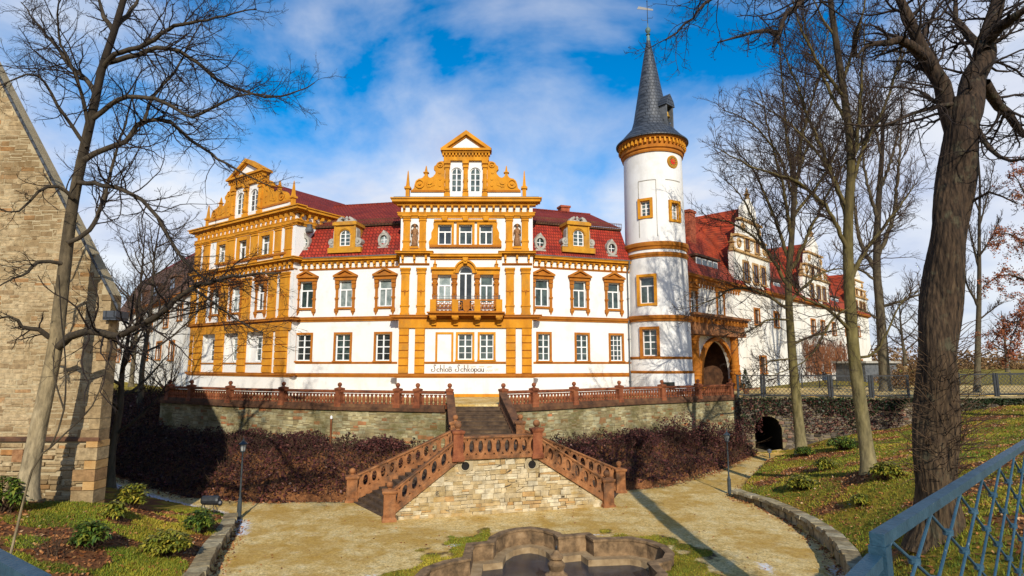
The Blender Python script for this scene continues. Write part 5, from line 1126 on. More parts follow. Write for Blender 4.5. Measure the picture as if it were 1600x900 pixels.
# painted name on the panel
def lettering(F):
    # strokes on a unit grid (x, y), baseline 0, x-height 1, ascender 2.2
    arc = lambda cx, cy, rx, ry, a0, a1, n=9: [(cx+rx*math.cos(math.radians(a0+(a1-a0)*i/n)), cy+ry*math.sin(math.radians(a0+(a1-a0)*i/n))) for i in range(n+1)]
    G = {
     'S': (1.7, [[(1.45,1.95),(1.4,2.2),(1.2,2.32),(1.0,2.15),(.95,1.8),(1.05,1.4),(1.2,1.0),(1.25,.6),(1.1,.2),(.8,0),(.45,.02),(.2,.25),(.15,.6),(.35,.85),(.55,.75)]]),
     'c': (.95, [arc(.5, .5, .4, .5, 40, 320)]),
     'h': (1.05, [[(.2, 0), (.2, 2.2)], [(.2, .6)]+arc(.5, .6, .3, .4, 160, 0)+[(.8, .0)]]),
     'l': (.5, [[(.2, 2.2), (.2, .15), (.35, 0)]]),
     'o': (1.0, [arc(.5, .5, .4, .5, 90, 450, 14)]),
     'ß': (1.15, [[(.2, -.1), (.2, 1.2)]+arc(.5, 1.25, .3, .4, 180, 0)+arc(.5, .9, .25, .1, 0, -90)[1:]+arc(.5, .4, .42, .42, 90, -120)]),
     'k': (1.0, [[(.2, 0), (.2, 2.2)], [(.8, 1.0), (.22, .5), (.85, 0)]]),
     'p': (1.05, [[(.2, 1.0), (.2, -.7)], arc(.5, .5, .35, .5, 180, -180, 14)]),
     'a': (1.0, [arc(.45, .5, .38, .5, 60, 330), [(.83, 1.0), (.83, 0)]]),
     'u': (1.05, [[(.2, 1.0), (.2, .4)]+arc(.5, .4, .3, .4, 180, 360)+[(.8, 1.0), (.8, 0)]]),
     ' ': (.7, [])}
    def write(text, x0, x1, zb, uh, m, name, wgt):
        tot = sum(G[c][0] for c in text); k = (x1-x0)/tot; x = x0
        for c in text:
            q = MB()
            for st in G[c][1]:
                P_ = [(x+px*k, zb+py*uh) for px, py in st]
                for (a, b) in zip(P_[:-1], P_[1:]):
                    dx, dz = b[0]-a[0], b[1]-a[1]; L_ = math.hypot(dx, dz) or 1; wd = wgt*(0.45+0.55*abs(dz)/L_); nx, nz = -dz/L_*wd, dx/L_*wd; ex, ez = dx/L_*wd*.6, dz/L_*wd*.6
                    q.fprism(F, [(a[0]-ex+nx, a[1]-ez+nz), (b[0]+ex+nx, b[1]+ez+nz), (b[0]+ex-nx, b[1]+ez-nz), (a[0]-ex-nx, a[1]-ez-nz)], .003, .012)
            x += G[c][0]*k
            if q.v: q.build(name, m, castle)
    write('Schloß Schkopau', S(674.5), S(757.5), Z(580.6), (Z(576)-Z(580.6)), 'letter_brown', 'letter', .028)
    # the faded gold script after the name: only its flourishes can be made out
    q = MB(); rr = random.Random(4)
    for (xa, xb, yb, h) in ((736, 744, 573.5, .07), (749, 757, 573, .07), (761, 769, 573.5, .06), (759, 770, 579.5, .10), (773, 779, 578.5, .14)):
        n = 14; pts = [(S(xa)+(S(xb)-S(xa))*i/n, Z(yb)+h*math.sin(i*1.9)*rr.uniform(.5, 1)+h*.4*i/n) for i in range(n+1)]
        for a, b in zip(pts[:-1], pts[1:]): q.fprism(F, [(a[0], a[1]-.02), (b[0], b[1]-.02), (b[0], b[1]+.02), (a[0], a[1]+.02)], .003, .012)
    q.build('faded_lettering', 'letter_gold', castle)
lettering(FC)
# statues in the niches
def statue(px, label):
    c = FC.p(S(px), Z(384.5), -.08); t = thing('statue', label, 'statue', c, 'niche statues')
    q = MB(); b = c
    q.lathe([(.25, 0), (.25, .08), (.21, .1)], b, 10)
    q.lathe([(.22, .1), (.23, .3), (.20, .6), (.17, .85), (.155, .95), (.19, 1.1), (.20, 1.25), (.13, 1.36), (.06, 1.42), (.055, 1.47)], b, 12, 1.0, .7)
    q.sphere((b[0], b[1]-.02, b[2]+1.56), .105, 10, 6, 1.2); q.lathe([(.11, 1.6), (.13, 1.63), (.09, 1.72), (.02, 1.74)], b, 10)
    sg = -1 if px < 700 else 1
    q.tube([(b[0]+sg*.19, b[1], b[2]+1.25), (b[0]+sg*.27, b[1]-.05, b[2]+1.0), (b[0]+sg*.12, b[1]-.2, b[2]+.9)], .06, 6, .04)
    q.tube([(b[0]-sg*.19, b[1], b[2]+1.25), (b[0]-sg*.28, b[1]-.06, b[2]+1.0), (b[0]-sg*.25, b[1]-.18, b[2]+.8)], .06, 6, .04)
    q.tube([(b[0]-sg*.25, b[1]-.18, b[2]+.1), (b[0]-sg*.25, b[1]-.19, b[2]+1.5)], .02, 5)
    for k in range(-2, 3): q.tube([(b[0]+k*.08, b[1]-.15, b[2]+.12), (b[0]+k*.05, b[1]-.13, b[2]+.9)], .022, 5, .012)
    q.build('figure', 'statue_stone', t, smooth=True)
statue(644.6, 'brown robed stone statue in the niche left of the three upper windows')
statue(808.4, 'brown robed stone statue in the niche right of the three upper windows')

# ---- corner pavilion on the left
pav = thing('corner_pavilion', 'ochre and white castle pavilion with scroll gable, turned away at the left', 'castle wing', FP.p(FP.W/2, 0, 0))
def pavilion():
    F, P = FP, pav; s0, s1 = 0.0, F.W; sx = lambda px: F.s(px)
    up = [(335.5, 347), (367.5, 380), (402.5, 416.5)]; mid = [(330.5, 341), (361, 373.5), (401, 411.5)]; gnd = [(319.5, 340), (353, 375.5), (388, 414.5)]
    hol = []
    for a, b in up: hol.append((sx(a), sx(b), Z(382), Z(349)))
    for a, b in mid: hol.append((sx(a), sx(b), Z(476), Z(431)))
    rec = [(sx(a), sx(b), Z(566), Z(513)) for a, b in gnd]; hol += rec
    q = MB(); wall_holes(q, F, s0, s1, -.6, Z_TOP0+.1, hol, .32); q.build('wall', 'white_plaster', P)
    for r in rec:      # deep white recess with a small window in it
        c = (r[0]+r[1])/2+.25; w2 = .62; h = (c-w2, c+w2, r[2]+.12, Z(522))
        q = MB(); wall_holes(q, F, r[0], r[1], r[2], r[3], [h], .25, -.32); q.build('recess_wall', 'white_plaster', P)
        window(F, *h, P, 'grid', d=-.46, surround=None)
        MB().fbox(F, r[0]-.1, r[1]+.1, r[2]-.1, r[2], -.3, .1).build('sill', 'ochre_dark', P)
    MB().fbox(F, s0, s1, -.6, Z_TOP1, -10, -.62).build('wall', 'white_plaster', P)
    MB().fbox(F, s1-.02, s1, -.6, Z_TOP0, -.62, .0).build('wall', 'white_plaster', P)
    for i, (a, b) in enumerate(mid): window(F, sx(a), sx(b), Z(476), Z(431), P, 'cross', surround='pediment', smat='ochre_dark')
    for i, (a, b) in enumerate(up): window(F, sx(a), sx(b), Z(382), Z(349), P, 'cross', surround='plain', smat='ochre', sw=.3, proud=.14)
    cornice(F, s0, s1, Z_PL0, Z_PL1, P, .18, 'ochre_dark', 'plinth_band', ends=.5); cornice(F, s0, s1, Z_STR0, Z_STR1, P, .34, 'ochre_dark', 'string_course', ends=.6)
    cornice(F, s0, s1, Z(402), Z(394), P, .55, 'ochre', ends=.6); corbels(F, s0+.2, s1-.2, Z(411), Z(402), P, .62, proj=.36); cornice(F, s0, s1, Z(414.5), Z(411.5), P, .14, 'ochre_dark', 'moulding')
    MB().fbox(F, s0, s1, Z(513), Z_STR0, -.05, .15).build('lintel_band', 'ochre', P)
    g = [gnd[i] for i in range(3)]
    cols = [(296.5, 304), (307, 319.3), (340.2, 352.8), (375.7, 387.8), (414.7, 428.5), (433.5, 451.8)]
    for a, b in cols: rusticated(F, max(s0, sx(a)), min(s1, sx(b)), Z_PL1, Z(513), P, n=6)
    for a, b in ((297, 305), (310, 321), (344, 354), (378, 390), (418, 430), (436, 450)): pilaster(F, sx(a), sx(b), Z_STR1, Z(418), P)
    for a, b in ((299, 307), (312, 321), (350, 360), (386, 396), (424, 433), (440, 450)): pilaster(F, sx(a), sx(b), Z(393), Z(338), P, orn=False)
    cornice(F, s0, s1, Z(341), Z(332), P, .18, 'ochre', 'frieze', ends=.4); corbels(F, s0+.25, s1-.25, Z(332), Z_TOP0, P, .66, proj=.42); cornice(F, s0, s1, Z_TOP0, Z_TOP1, P, .62, 'ochre', ends=.9)
    MB().fbox(F, s0+4.0, s1-1.0, Z(386.5), Z(383), -.05, .18).build('sill_band', 'ochre_dark', P)
    gable(F, sx(374.5), F.W/2*.98, P)
    c = sx(374.5); q = MB(); q.fprism(F, [(s0+.5, Z_TOP1), (s1-.5, Z_TOP1), (c+.5, Z(240)), (c-.5, Z(240))], -10, -.6); q.build('cross_roof', 'roof_tile_upper', P)
    # cornices returned along the right-hand side wall
    FS = Frame(F.p(s1, 0, 0)[:2], F.p(s1, 0, -9)[:2])
    cornice(FS, 0, 8, Z_TOP0, Z_TOP1-.003, P, .6, 'ochre'); corbels(FS, .3, 8, Z(332), Z_TOP0, P, .66, proj=.4); cornice(FS, 0, 8, Z(341)+.003, Z(332), P, .16, 'ochre', 'frieze')
    q = MB(); s = 1.0; z = Z(352); q.lathe([(.05, 0), (.3, .1), (.34, .3), (.2, .55), (.24, .7)], FS.p(s, z, .3), 8); q.build('rain_hopper', 'lead', P)
pavilion()

# ---- round tower
TY = 46.5; tc = at(1029.5, 560, TY); TX = tc.x
tw = thing('round_tower', 'tall white round tower with clock and pointed slate spire', 'tower', (TX, TY, 0))
def tower():
    R = 49.5/900*TY; P = tw; c = (TX, TY, 0)
    zt = lambda py, r=None: at(1025, py, TY-(r or R)).z
    zroof = zt(230)
    prof = [(R+.10, -.6), (R+.10, zt(584)), (R, zt(583.8)), (R-.03, zt(495)), (R-.08, zt(400)), (R*.945, zt(374)), (R*.925, zroof)]
    FT = lambda az: Frame((TX+R*math.sin(az)-3*math.cos(az), TY-R*math.cos(az)-3*math.sin(az)), (TX+R*math.sin(az)+3*math.cos(az), TY-R*math.cos(az)+3*math.sin(az)))
    wins = [(1005.5, 514, 556, 9.0, 'grid'), (1003.5, 431, 473, 9.2, 'cross'), (998.5, 311, 335, 6.2, 'grid'), (1043.5, 315, 341, 6.2, 'grid')]
    n = 96
    zs = sorted({-.6, zt(584), zt(583.8), zt(495), zt(400), zt(374), zroof} | {zt(w_[k]) for w_ in wins for k in (1, 2)})
    def rad(z): return float(np.interp(z, [p[1] for p in prof], [p[0] for p in prof]))
    H = []
    for px, y0, y1, hw, st in wins:
        a0 = math.asin(max(-1, min(1, (px-1029.5+(y1-560)*-.0)/49.5*1.0 if y0 > 400 else (px-1022.0)/46.5))); H.append([a0, hw/46.5/max(.6, math.cos(a0)), zt(y1), zt(y0), st])
    az = [2*math.pi*i/n-math.pi for i in range(n+1)]
    for h in H:     # snap the jambs to grid angles
        for k, e in enumerate((h[0]-h[1], h[0]+h[1])):
            i = min(range(len(az)), key=lambda i: abs(az[i]-e)); az[i] = e
    q = MB(); pt = lambda a, z, dr=0: (TX+(rad(z)+dr)*math.sin(a), TY-(rad(z)+dr)*math.cos(a), z)
    for i in range(n):
        for j in range(len(zs)-1):
            am, zm = (az[i]+az[i+1])/2, (zs[j]+zs[j+1])/2
            if any(h[0]-h[1] < am < h[0]+h[1] and h[2] < zm < h[3] for h in H): continue
            q.add([pt(az[i],zs[j]), pt(az[i+1],zs[j]), pt(az[i+1],zs[j+1]), pt(az[i],zs[j+1])], [(0,1,2,3)])
    q.build('shaft', 'white_plaster', P)
    for h in H:
        F = FT(h[0]); w2 = math.sin(h[1])*R; s_, e_ = 3-w2, 3+w2
        r = MB(); dd = -(R-rad((h[2]+h[3])/2))-(1-math.cos(h[1]))*R-.02
        t = .2
        for (a, b, c_, e) in ((s_-t, s_, h[2]-t, h[3]+t), (e_, e_+t, h[2]-t, h[3]+t), (s_, e_, h[3], h[3]+t), (s_, e_, h[2]-t, h[2])): r.fbox(F, a, b, c_, e, dd-.3, dd+.13)
        wo = window(F, s_, e_, h[2], h[3], P, h[4], d=dd-.2, surround=None, glassm='window_glass'); r.build('surround', 'ochre' if h[3] > 9 else 'ochre_dark', wo)
    F = FT(-.04); MB().fbox(F, 2.55, 3.55, zt(607), zt(597), -.1, .13).build('cellar_window', 'dark_glass', P)
    def band(y0, y1, proj, m, name='band'):
        z0, z1 = zt(y0, R+proj), zt(y1, R+proj); r = rad((z0+z1)/2); h = z1-z0
        MB().lathe([(r-.1, z0), (r+proj*.4, z0), (r+proj*.5, z0+h*.3), (r+proj*.9, z0+h*.45), (r+proj, z0+h*.8), (r+proj*.85, z1), (r-.1, z1)], c, 64, cap=False).build(name, m, P, smooth=False)
    band(585, 579.5, .14, 'ochre_dark'); band(561, 557, .08, 'ochre_dark'); band(501, 491.5, .24, 'ochre_dark'); band(387, 375.5, .22, 'ochre_dark'); band(400, 392.5, .12, 'ochre_dark')
    # grooved panels outlined on the upper shaft
    q = MB()
    for a0, a1 in ((-.75, -.16), (.16, .8)):
        zz = zt(279); k = 8
        for i in range(k):
            a, b = a0+(a1-a0)*i/k, a0+(a1-a0)*(i+1)/k; q.hexa([pt(a,zz-.03,-.02),pt(b,zz-.03,-.02),pt(b,zz-.03,.03),pt(a,zz-.03,.03)], [pt(a,zz+.03,-.02),pt(b,zz+.03,-.02),pt(b,zz+.03,.03),pt(a,zz+.03,.03)])
    for a in (-.75, -.16):
        zz0, zz1 = zt(368), zt(279); q.hexa([pt(a-.012,zz0,-.02),pt(a+.012,zz0,-.02),pt(a+.012,zz0,.02),pt(a-.012,zz0,.02)], [pt(a-.012,zz1,-.02),pt(a+.012,zz1,-.02),pt(a+.012,zz1,.02),pt(a-.012,zz1,.02)])
    q.build('panel_moulding', 'grey_stone', P)
    # corbelled eaves
    r0 = R*.925; RE = 56.5/900*TY; zc = zroof; h = zt(222, RE)-zc
    h = 1.05
    MB().lathe([(r0-.1, zc-.25), (r0+.10, zc-.25), (r0+.14, zc-.12), (r0+.1, zc), (r0+.22, zc+.08), (r0+.18, zc+h*.45), (r0+.2, zc+h*.8), (RE-.22, zc+h*.8), (RE-.16, zc+h*.9), (RE-.08, zc+h), (r0, zc+h)], c, 64, cap=False).build('eaves_cornice', 'ochre_dark', P)
    q = MB(); nb = 44
    for i in range(nb):
        a = 2*math.pi*i/nb; da = .026
        f = lambda a, r, z: (TX+r*math.sin(a), TY-r*math.cos(a), z)
        q.hexa([f(a-da,r0+.1,zc+h*.36), f(a+da,r0+.1,zc+h*.36), f(a+da,r0+.42,zc+h*.44), f(a-da,r0+.42,zc+h*.44)], [f(a-da,r0+.1,zc+h*.82), f(a+da,r0+.1,zc+h*.82), f(a+da,RE-.22,zc+h*.82), f(a-da,RE-.22,zc+h*.82)])
    q.build('corbel_table', 'ochre', P, kind='stuff')
    ze = zc+h; ztip = at(1010, 62, TY).z
    z = lambda f: ze+(ztip-ze)*f
    MB().lathe([(RE-.1, ze-.06), (RE+.05, ze-.02), (RE+.05, ze+.06), (RE-.35, ze+.42), (RE-.72, ze+.85), (1.66, ze+1.45), (1.46, z(.22)), (1.16, z(.40)), (.80, z(.62)), (.40, z(.86)), (.13, z(1.0))], c, 48, cap=False).build('spire', 'slate', P)
    MB().lathe([(.18, z(.94)), (.16, z(1)), (.10, z(1)+.4), (.2, z(1)+.45), (.08, z(1)+.55), (.21, z(1)+.75), (.24, z(1)+.9), (.15, z(1)+1.08), (.04, z(1)+1.15), (.03, z(1)+1.5)], c, 14).build('spire_knob', 'copper_green', P)
    v = MB(); zb = z(1)+1.3
    v.tube([(TX, TY, zb), (TX, TY, zb+2.3)], .03, 6)
    for k, (dx, zz) in enumerate(((-.45, .5), (.4, .7))): v.tube([(TX, TY, zb+zz), (TX+dx, TY, zb+zz), (TX+dx*1.2, TY, zb+zz+.15)], .02, 5)
    v.hexa([(TX-.9,TY-.012,zb+1.55),(TX+.5,TY-.012,zb+1.4),(TX+.5,TY+.012,zb+1.4),(TX-.9,TY+.012,zb+1.55)], [(TX-.75,TY-.012,zb+1.8),(TX+.5,TY-.012,zb+1.55),(TX+.5,TY+.012,zb+1.55),(TX-.75,TY+.012,zb+1.8)])
    v.sphere((TX, TY, zb+2.3), .06); v.build('weathervane', 'iron', P)
    # clock
    a = math.asin((1041-1020)/46.5); F = FT(a); zk = zt(250); dd = -(R-rad(zk))
    ck = MB().fdisc(F, (3, zk), .52, dd-.15, dd+.06, 28).build('clock', 'ochre', P)
    MB().fring(F, (3, zk), .36, .47, dd+.05, dd+.085, n=24).build('clock_ring', 'gold', ck)
    MB().fdisc(F, (3, zk), .22, dd+.05, dd+.075, 18).build('clock_face', 'red_paint', ck)
    q = MB()
    for i in range(12):
        t = 2*math.pi*i/12; x, y = math.sin(t), math.cos(t); q.fprism(F, [(3+x*.24-y*.03, zk+y*.24+x*.03), (3+x*.24+y*.03, zk+y*.24-x*.03), (3+x*.36+y*.03, zk+y*.36-x*.03), (3+x*.36-y*.03, zk+y*.36+x*.03)], dd+.05, dd+.08)
    q.build('numeral', 'iron', ck)
    q = MB()
    for t, L_ in ((math.radians(-8), .33), (math.radians(100), .24)):
        x, y = math.sin(t), math.cos(t); q.fprism(F, [(3-y*.035, zk+x*.035), (3+y*.035, zk-x*.035), (3+x*L_, zk+y*L_)], dd+.08, dd+.1)
    q.build('clock_hand', 'gold', ck)
    # bell dormer on the spire
    a = .72; ca, sa = math.sin(a), -math.cos(a); r_ = 1.72; o = (TX+ca*r_, TY+sa*r_); tx, ty = -sa, ca
    F = Frame((o[0]-tx, o[1]-ty), (o[0]+tx, o[1]+ty)); zb = ze+1.55; D = thing_part('bell_dormer', P)
    q = MB()
    for s in (.50, 1.38): q.fbox(F, s, s+.12, zb-.45, zb+1.5, -.1, .14); q.fbox(F, s, s+.12, zb+.2, zb+1.5, -.9, -.1)
    q.fbox(F, .46, 1.54, zb-.52, zb-.42, -.9, .2); q.build('dormer_post', 'lead', D)
    MB().fbox(F, .62, 1.38, zb-.4, zb+1.5, -.8, -.55).build('dormer_back', 'dark_void', D)
    q = MB(); q.fprism(F, [(.36, zb+1.42), (1.64, zb+1.42), (1.5, zb+1.85), (1.0, zb+2.45), (.5, zb+1.85)], -1.0, .22); q.build('dormer_roof', 'slate', D)
    q = MB(); bc = F.p(1.0, zb+.72, -.2); q.lathe([(.30, -.22), (.27, -.15), (.2, .05), (.16, .25), (.05, .34), (.03, .5)], bc, 14); q.build('bell', 'gold', D)
tower()

# ---- left rear wing and right wing
ZEW = at(296, 457, 53.6).z
FWa = at(298, 570, 53.6); FWb = at_z(205, 491.5, ZEW)
FW = Frame(FWb[:2], FWa[:2])
lw = thing('rear_wing', 'long white castle wing with brown roof behind the bare trees on the left', 'castle wing', FW.p(FW.W/2, 0, 0))
def left_wing():
    F, P = FW, lw; ex = -10; hol = []; W_ = []
    for px, y0, y1, hw in ((281, 477, 500, 3.2), (260, 487, 511, 3.2), (236, 494, 517, 3.0), (216, 499, 520, 2.6), (272, 534, 562, 3.8), (252, 535, 561, 3.6), (233, 537, 562, 3.2), (207, 543, 564, 2.6), (190, 546, 565, 2.6)):
        h = (F.s(px-hw), F.s(px+hw), F.z(px, y1), F.z(px, y0)); hol.append(h)
    q = MB(); wall_holes(q, F, ex, F.W, -.6, ZEW, hol); q.build('wall', 'old_white_plaster', P)
    MB().fbox(F, ex, F.W, -.6, ZEW, -11, -.3).build('wall', 'old_white_plaster', P)
    for h in hol: window(F, *h, P, 'slit', surround='plain', smat='ochre_dark', framem='brown_wood', glassm='dark_glass', sw=.18)
    cornice(F, ex, F.W, ZEW-.1, ZEW+.35, P, .5, 'ochre_dark')
    zr = F.z(298, 398, -5.5); zm = ZEW+.35+(zr-ZEW)*.62
    q = MB(); roof_quad(q, [F.p(ex,ZEW+.35,.5), F.p(F.W,ZEW+.35,.5), F.p(F.W,zm,-2.2), F.p(ex,zm,-2.2)]); q.build('roof_slope', 'brown_roof', P)
    q = MB(); roof_quad(q, [F.p(ex,zm,-2.2), F.p(F.W,zm,-2.2), F.p(F.W,zr,-5.5), F.p(ex,zr,-5.5)]); roof_quad(q, [F.p(ex,ZEW,-11), F.p(F.W,ZEW,-11), F.p(F.W,zr,-5.5), F.p(ex,zr,-5.5)]); q.build('roof', 'roof_tile_upper', P)
    for px, n in ((283, 2), (255, 2), (232, 2)):
        s = F.s(px, -1); o = MB(); o.fbox(F, s-1.1, s+1.1, ZEW+1.0, ZEW+2.5, -2.2, .05); o.fbox(F, s-1.25, s+1.25, ZEW+2.5, ZEW+2.65, -2.4, .2); d = o.build('dormer', 'brown_roof', P)
        for k in (-.55, .55): MB().fbox(F, s+k-.38, s+k+.38, ZEW+1.25, ZEW+2.3, .03, .07).build('pane', 'dark_glass', d)
left_wing()

YE0 = 50.0; ZEE = at(1071, 431, YE0).z
FEa = at(1062, 570, YE0-.9); FEb = at_z(1320, 488, ZEE)
_d = Vector((FEb.x-FEa.x, FEb.y-FEa.y, 0)); FE = Frame(FEa[:2], (FEa.x+_d.x*1.25, FEa.y+_d.y*1.25))
rw = thing('entrance_wing', 'long white castle wing with red roofs and gables behind the bare trees at right', 'castle wing', FE.p(8, 0, 0))
def right_wing():
    F, P = FE, rw; sE = F.s(1357); hol = []; spec = []
    def hole(px, y0, y1, hw, st, kw):
        h = (F.s(px-hw), F.s(px+hw), F.z(px, y1), F.z(px, y0)); hol.append(h); spec.append((h, st, kw))
    oc = dict(surround='pediment', smat='ochre_dark'); br = dict(surround='plain', smat='ochre_dark', framem='brown_wood', glassm='dark_glass', sw=.2)
    for px in (1083.5, 1126.5): hole(px, 455, 492, 4.4, 'cross', oc)
    for px, y0, y1, hw in ((1183, 484, 507, 3.6), (1213, 489, 511, 3.2), (1270, 500, 521, 3), (1285, 502, 522, 2.8), (1302, 505, 523, 2.6), (1322, 508, 524, 2.4), (1340, 511, 525, 2.2),
                           (1188.5, 558, 583, 4.4), (1273, 560, 583, 3.2), (1287.5, 561, 582, 3), (1305, 562, 582, 2.8), (1323, 563, 582, 2.4), (1340, 563, 580, 2.2)):
        hole(px, y0, y1, hw, 'slit', br)
    # portal opening
    po = (F.s(1090), F.s(1137.5), -.1, F.z(1113, 532.5)); hol.append(po)
    q = MB(); wall_holes(q, F, 0, sE, -.6, ZEE, hol); arch_fill(q, F, po[0], po[1], po[3]-(po[1]-po[0])/2, po[3], -.24, -.003); q.build('wall', 'old_white_plaster', P)
    MB().fbox(F, 0, po[0]-1.5, -.6, ZEE, -12, -.3).build('wall', 'old_white_plaster', P); MB().fbox(F, po[1]+1.5, sE, -.6, ZEE, -12, -.3).build('wall', 'old_white_plaster', P)
    MB().fbox(F, po[0]-1.5, po[1]+1.5, po[3]+.3, ZEE, -12, -.3).build('wall', 'old_white_plaster', P)
    for h, st, kw in spec: window(F, *h, P, st, **kw)
    # porch interior: vaulted passage with a dark door
    q = MB(); q.fbox(F, po[0]-.9, po[0]-.5, -.1, po[3]+.2, -3.4, -.25); q.fbox(F, po[1]+.5, po[1]+.9, -.1, po[3]+.2, -3.4, -.25); q.fbox(F, po[0]-.5, po[1]+.5, po[3]+.1, po[3]+.3, -3.4, -.25); q.fbox(F, po[0]-.5, po[1]+.5, -.1, po[3]+.1, -3.6, -3.4)
    q.fbox(F, po[0]-.5, po[1]+.5, -.3, .02, -3.4, -.1); q.build('porch_interior', 'coping_dark', P)
    c = (po[0]+po[1])/2; q = MB(); q.fprism(F, [(c-.75, .02), (c+.75, .02)]+[(c+.75*math.cos(math.pi*i/8), 2.3+.75*math.sin(math.pi*i/8)) for i in range(9)], -3.4, -3.32); q.build('inner_door', 'dark_void', P)
    # portal: columns, arch, entablature
    PT = thing_part('portal', P); 
    for px in (1084.5, 1146):
        s = F.s(px, .6); q = MB(); zt_ = F.z(px, 524, .6); cc = F.p(s, 0, .55)
        q.lathe([(.52, -.1), (.52, .55), (.46, .6), (.46, 1.35), (.52, 1.4), (.52, 1.55), (.42, 1.62), (.46, 1.75), (.40, 1.9), (.44, 2.2), (.46, 2.25), (.38, 2.3), (.36, zt_-.5), (.42, zt_-.42), (.38, zt_-.3), (.5, zt_-.1), (.52, zt_)], cc, 18); q.build('portal_column', 'ochre_dark', PT, smooth=False)
        MB().fbox(F, s-.55, s+.55, -.1, .5, -.1, 1.2).build('column_base', 'ochre_dark', PT)
    z0 = F.z(1113, 524.5, .6); sa, sb = F.s(1074, .6), F.s(1157, .6)
    q = MB(); q.fbox(F, sa, sb, z0, z0+.35, -.05, 1.1); q.fbox(F, sa+.1, sb-.1, z0+.35, z0+1.0, -.05, 1.0); q.fbox(F, sa-.1, sb+.1, z0+1.45, z0+1.6, -.05, 1.35); q.fbox(F, sa-.25, sb+.25, z0+1.6, z0+1.8, -.05, 1.55); q.fbox(F, sa+.1, sb-.1, z0+1.0, z0+1.45, -.05, .98)
    q.build('portal_entablature', 'sandstone_orange', PT)
    q = MB(); n = 15
    for i in range(n+1): s = sa+.1+(sb-sa-.2)*i/n; q.fbox(F, s-.12, s+.12, z0+1.0, z0+1.45, .9, 1.3)
    q.build('portal_bracket', 'ochre_dark', PT)
    q = MB(); q.fring(F, (c, po[3]-(po[1]-po[0])/2), (po[1]-po[0])/2, (po[1]-po[0])/2+.34, -.05, .35, 0, math.pi, 18)
    for a, b in ((po[0]-.34, po[0]), (po[1], po[1]+.34)): q.fbox(F, a, b, -.1, po[3]-(po[1]-po[0])/2, -.05, .35)
    q.build('portal_arch', 'ochre_dark', PT)
    MB().fbox(F, F.s(1074), F.s(1158), -.3, .05, .3, 2.0).build('portal_step', 'sandstone_orange', PT)
    # eaves and roofs
    cornice(F, 0, sE, ZEE-.1, ZEE+.3, P, .5, 'ochre_dark'); corbels(F, .3, F.s(1155), ZEE-.75, ZEE-.1, P, .6, 'ochre_dark')
    zr = F.z(1100, 345, -6.5)
    def roof(a, b, m_, zr_=zr):
        q = MB(); roof_quad(q, [F.p(a,ZEE+.3,.5), F.p(b,ZEE+.3,.5), F.p(b,zr_,-6.0), F.p(a,zr_,-6.0)]); roof_quad(q, [F.p(a,ZEE+.3,-12), F.p(b,ZEE+.3,-12), F.p(b,zr_,-6.0), F.p(a,zr_,-6.0)])
        q.build('roof', m_, P)
    hip = F.s(1082, -6.0); q = MB(); roof_quad(q, [F.p(0,ZEE+.3,.5), F.p(F.s(1162),ZEE+.3,.5), F.p(F.s(1162),zr,-6.0), F.p(hip,zr,-6.0)]); q.add([F.p(0,ZEE+.3,.5), F.p(hip,zr,-6.0), F.p(hip,ZEE+.3,-12)], [(0,1,2)]); q.build('roof', 'roof_tile_bright', P); roof(F.s(1195), F.s(1275), 'roof_tile_bright', zr-1.2); roof(F.s(1285), sE, 'roof_tile_bright', zr-1.2)
    for px, z_, h in ((1080, 366, 3.1),):
        s = F.s(px, -3.0); z1 = F.z(px, 333, -3.0); q = MB(); q.fbox(F, s-.6, s+.6, z1-4.5, z1-.25, -3.6, -2.4); q.fbox(F, s-.7, s+.7, z1-.25, z1, -3.7, -2.3); q.build('chimney', 'brick', P)
    def dorm(px0, px1, y0, y1, n):
        a, b = F.s(px0, -.5), F.s(px1, -.5); z0_, z1_ = F.z(px0, y1, -.5), F.z(px0, y0, -.5); o = MB(); o.fbox(F, a, b, z0_-.6, z1_, -4, -.5); o.fbox(F, a-.15, b+.15, z1_, z1_+.2, -5, -.25); d = o.build('dormer', 'brown_roof', P)
        for k in range(n):
            w_ = (b-a)/n; wo = MB().fbox(F, a+w_*k+.12, a+w_*(k+1)-.12, z0_, z1_-.1, -.52, -.44).build('window_frame', 'white_frame', d)
            MB().fbox(F, a+w_*k+.22, a+w_*(k+1)-.22, z0_+.12, z1_-.22, -.46, -.43).build('pane', 'window_glass', d)
    dorm(1090, 1125, 400.5, 419, 4); dorm(1211, 1222, 440, 462, 2); dorm(1300, 1312, 464, 478, 2)
    # three stepped gables rising from the facade
    for pxa, pxb, ytop, k in ((1149, 1206, 318, 0), (1257, 1297, 376, 1), (1330, 1356, 425, 2)):
        a, b = F.s(pxa), F.s(pxb); c_ = (a+b)/2; zt_ = F.z((pxa+pxb)/2, ytop); hh = zt_-ZEE; w2 = (b-a)/2; G = thing_part('gable', P)
        zz = lambda f: ZEE+.3+hh*f
        o = [(-1, 0), (-1, .36), (-.82, .38), (-.80, .50), (-.62, .54), (-.56, .70), (-.36, .73), (-.34, .88), (0, 1.0), (.34, .88), (.36, .73), (.56, .70), (.62, .54), (.80, .50), (.82, .38), (1, .36), (1, 0)]
        q = MB(); q.fprism(F, [(c_+w2*x, zz(f)) for x, f in o][::-1], -.4, .12); q.build('gable_wall', 'old_white_plaster', G)
        q = MB()
        for f0, x in ((.35, 1.03), (.52, .82), (.71, .6)): q.fbox(F, c_-w2*x, c_+w2*x, zz(f0), zz(f0)+.22, -.3, .32)
        for sg in (-1, 1):
            q.fring(F, (c_+sg*w2*.70, zz(.45)), .25, .5, .0, .25, n=10); q.fring(F, (c_+sg*w2*.45, zz(.64)), .2, .42, .0, .25, n=10)
        q.build('gable_moulding', 'quoin_stone', G)
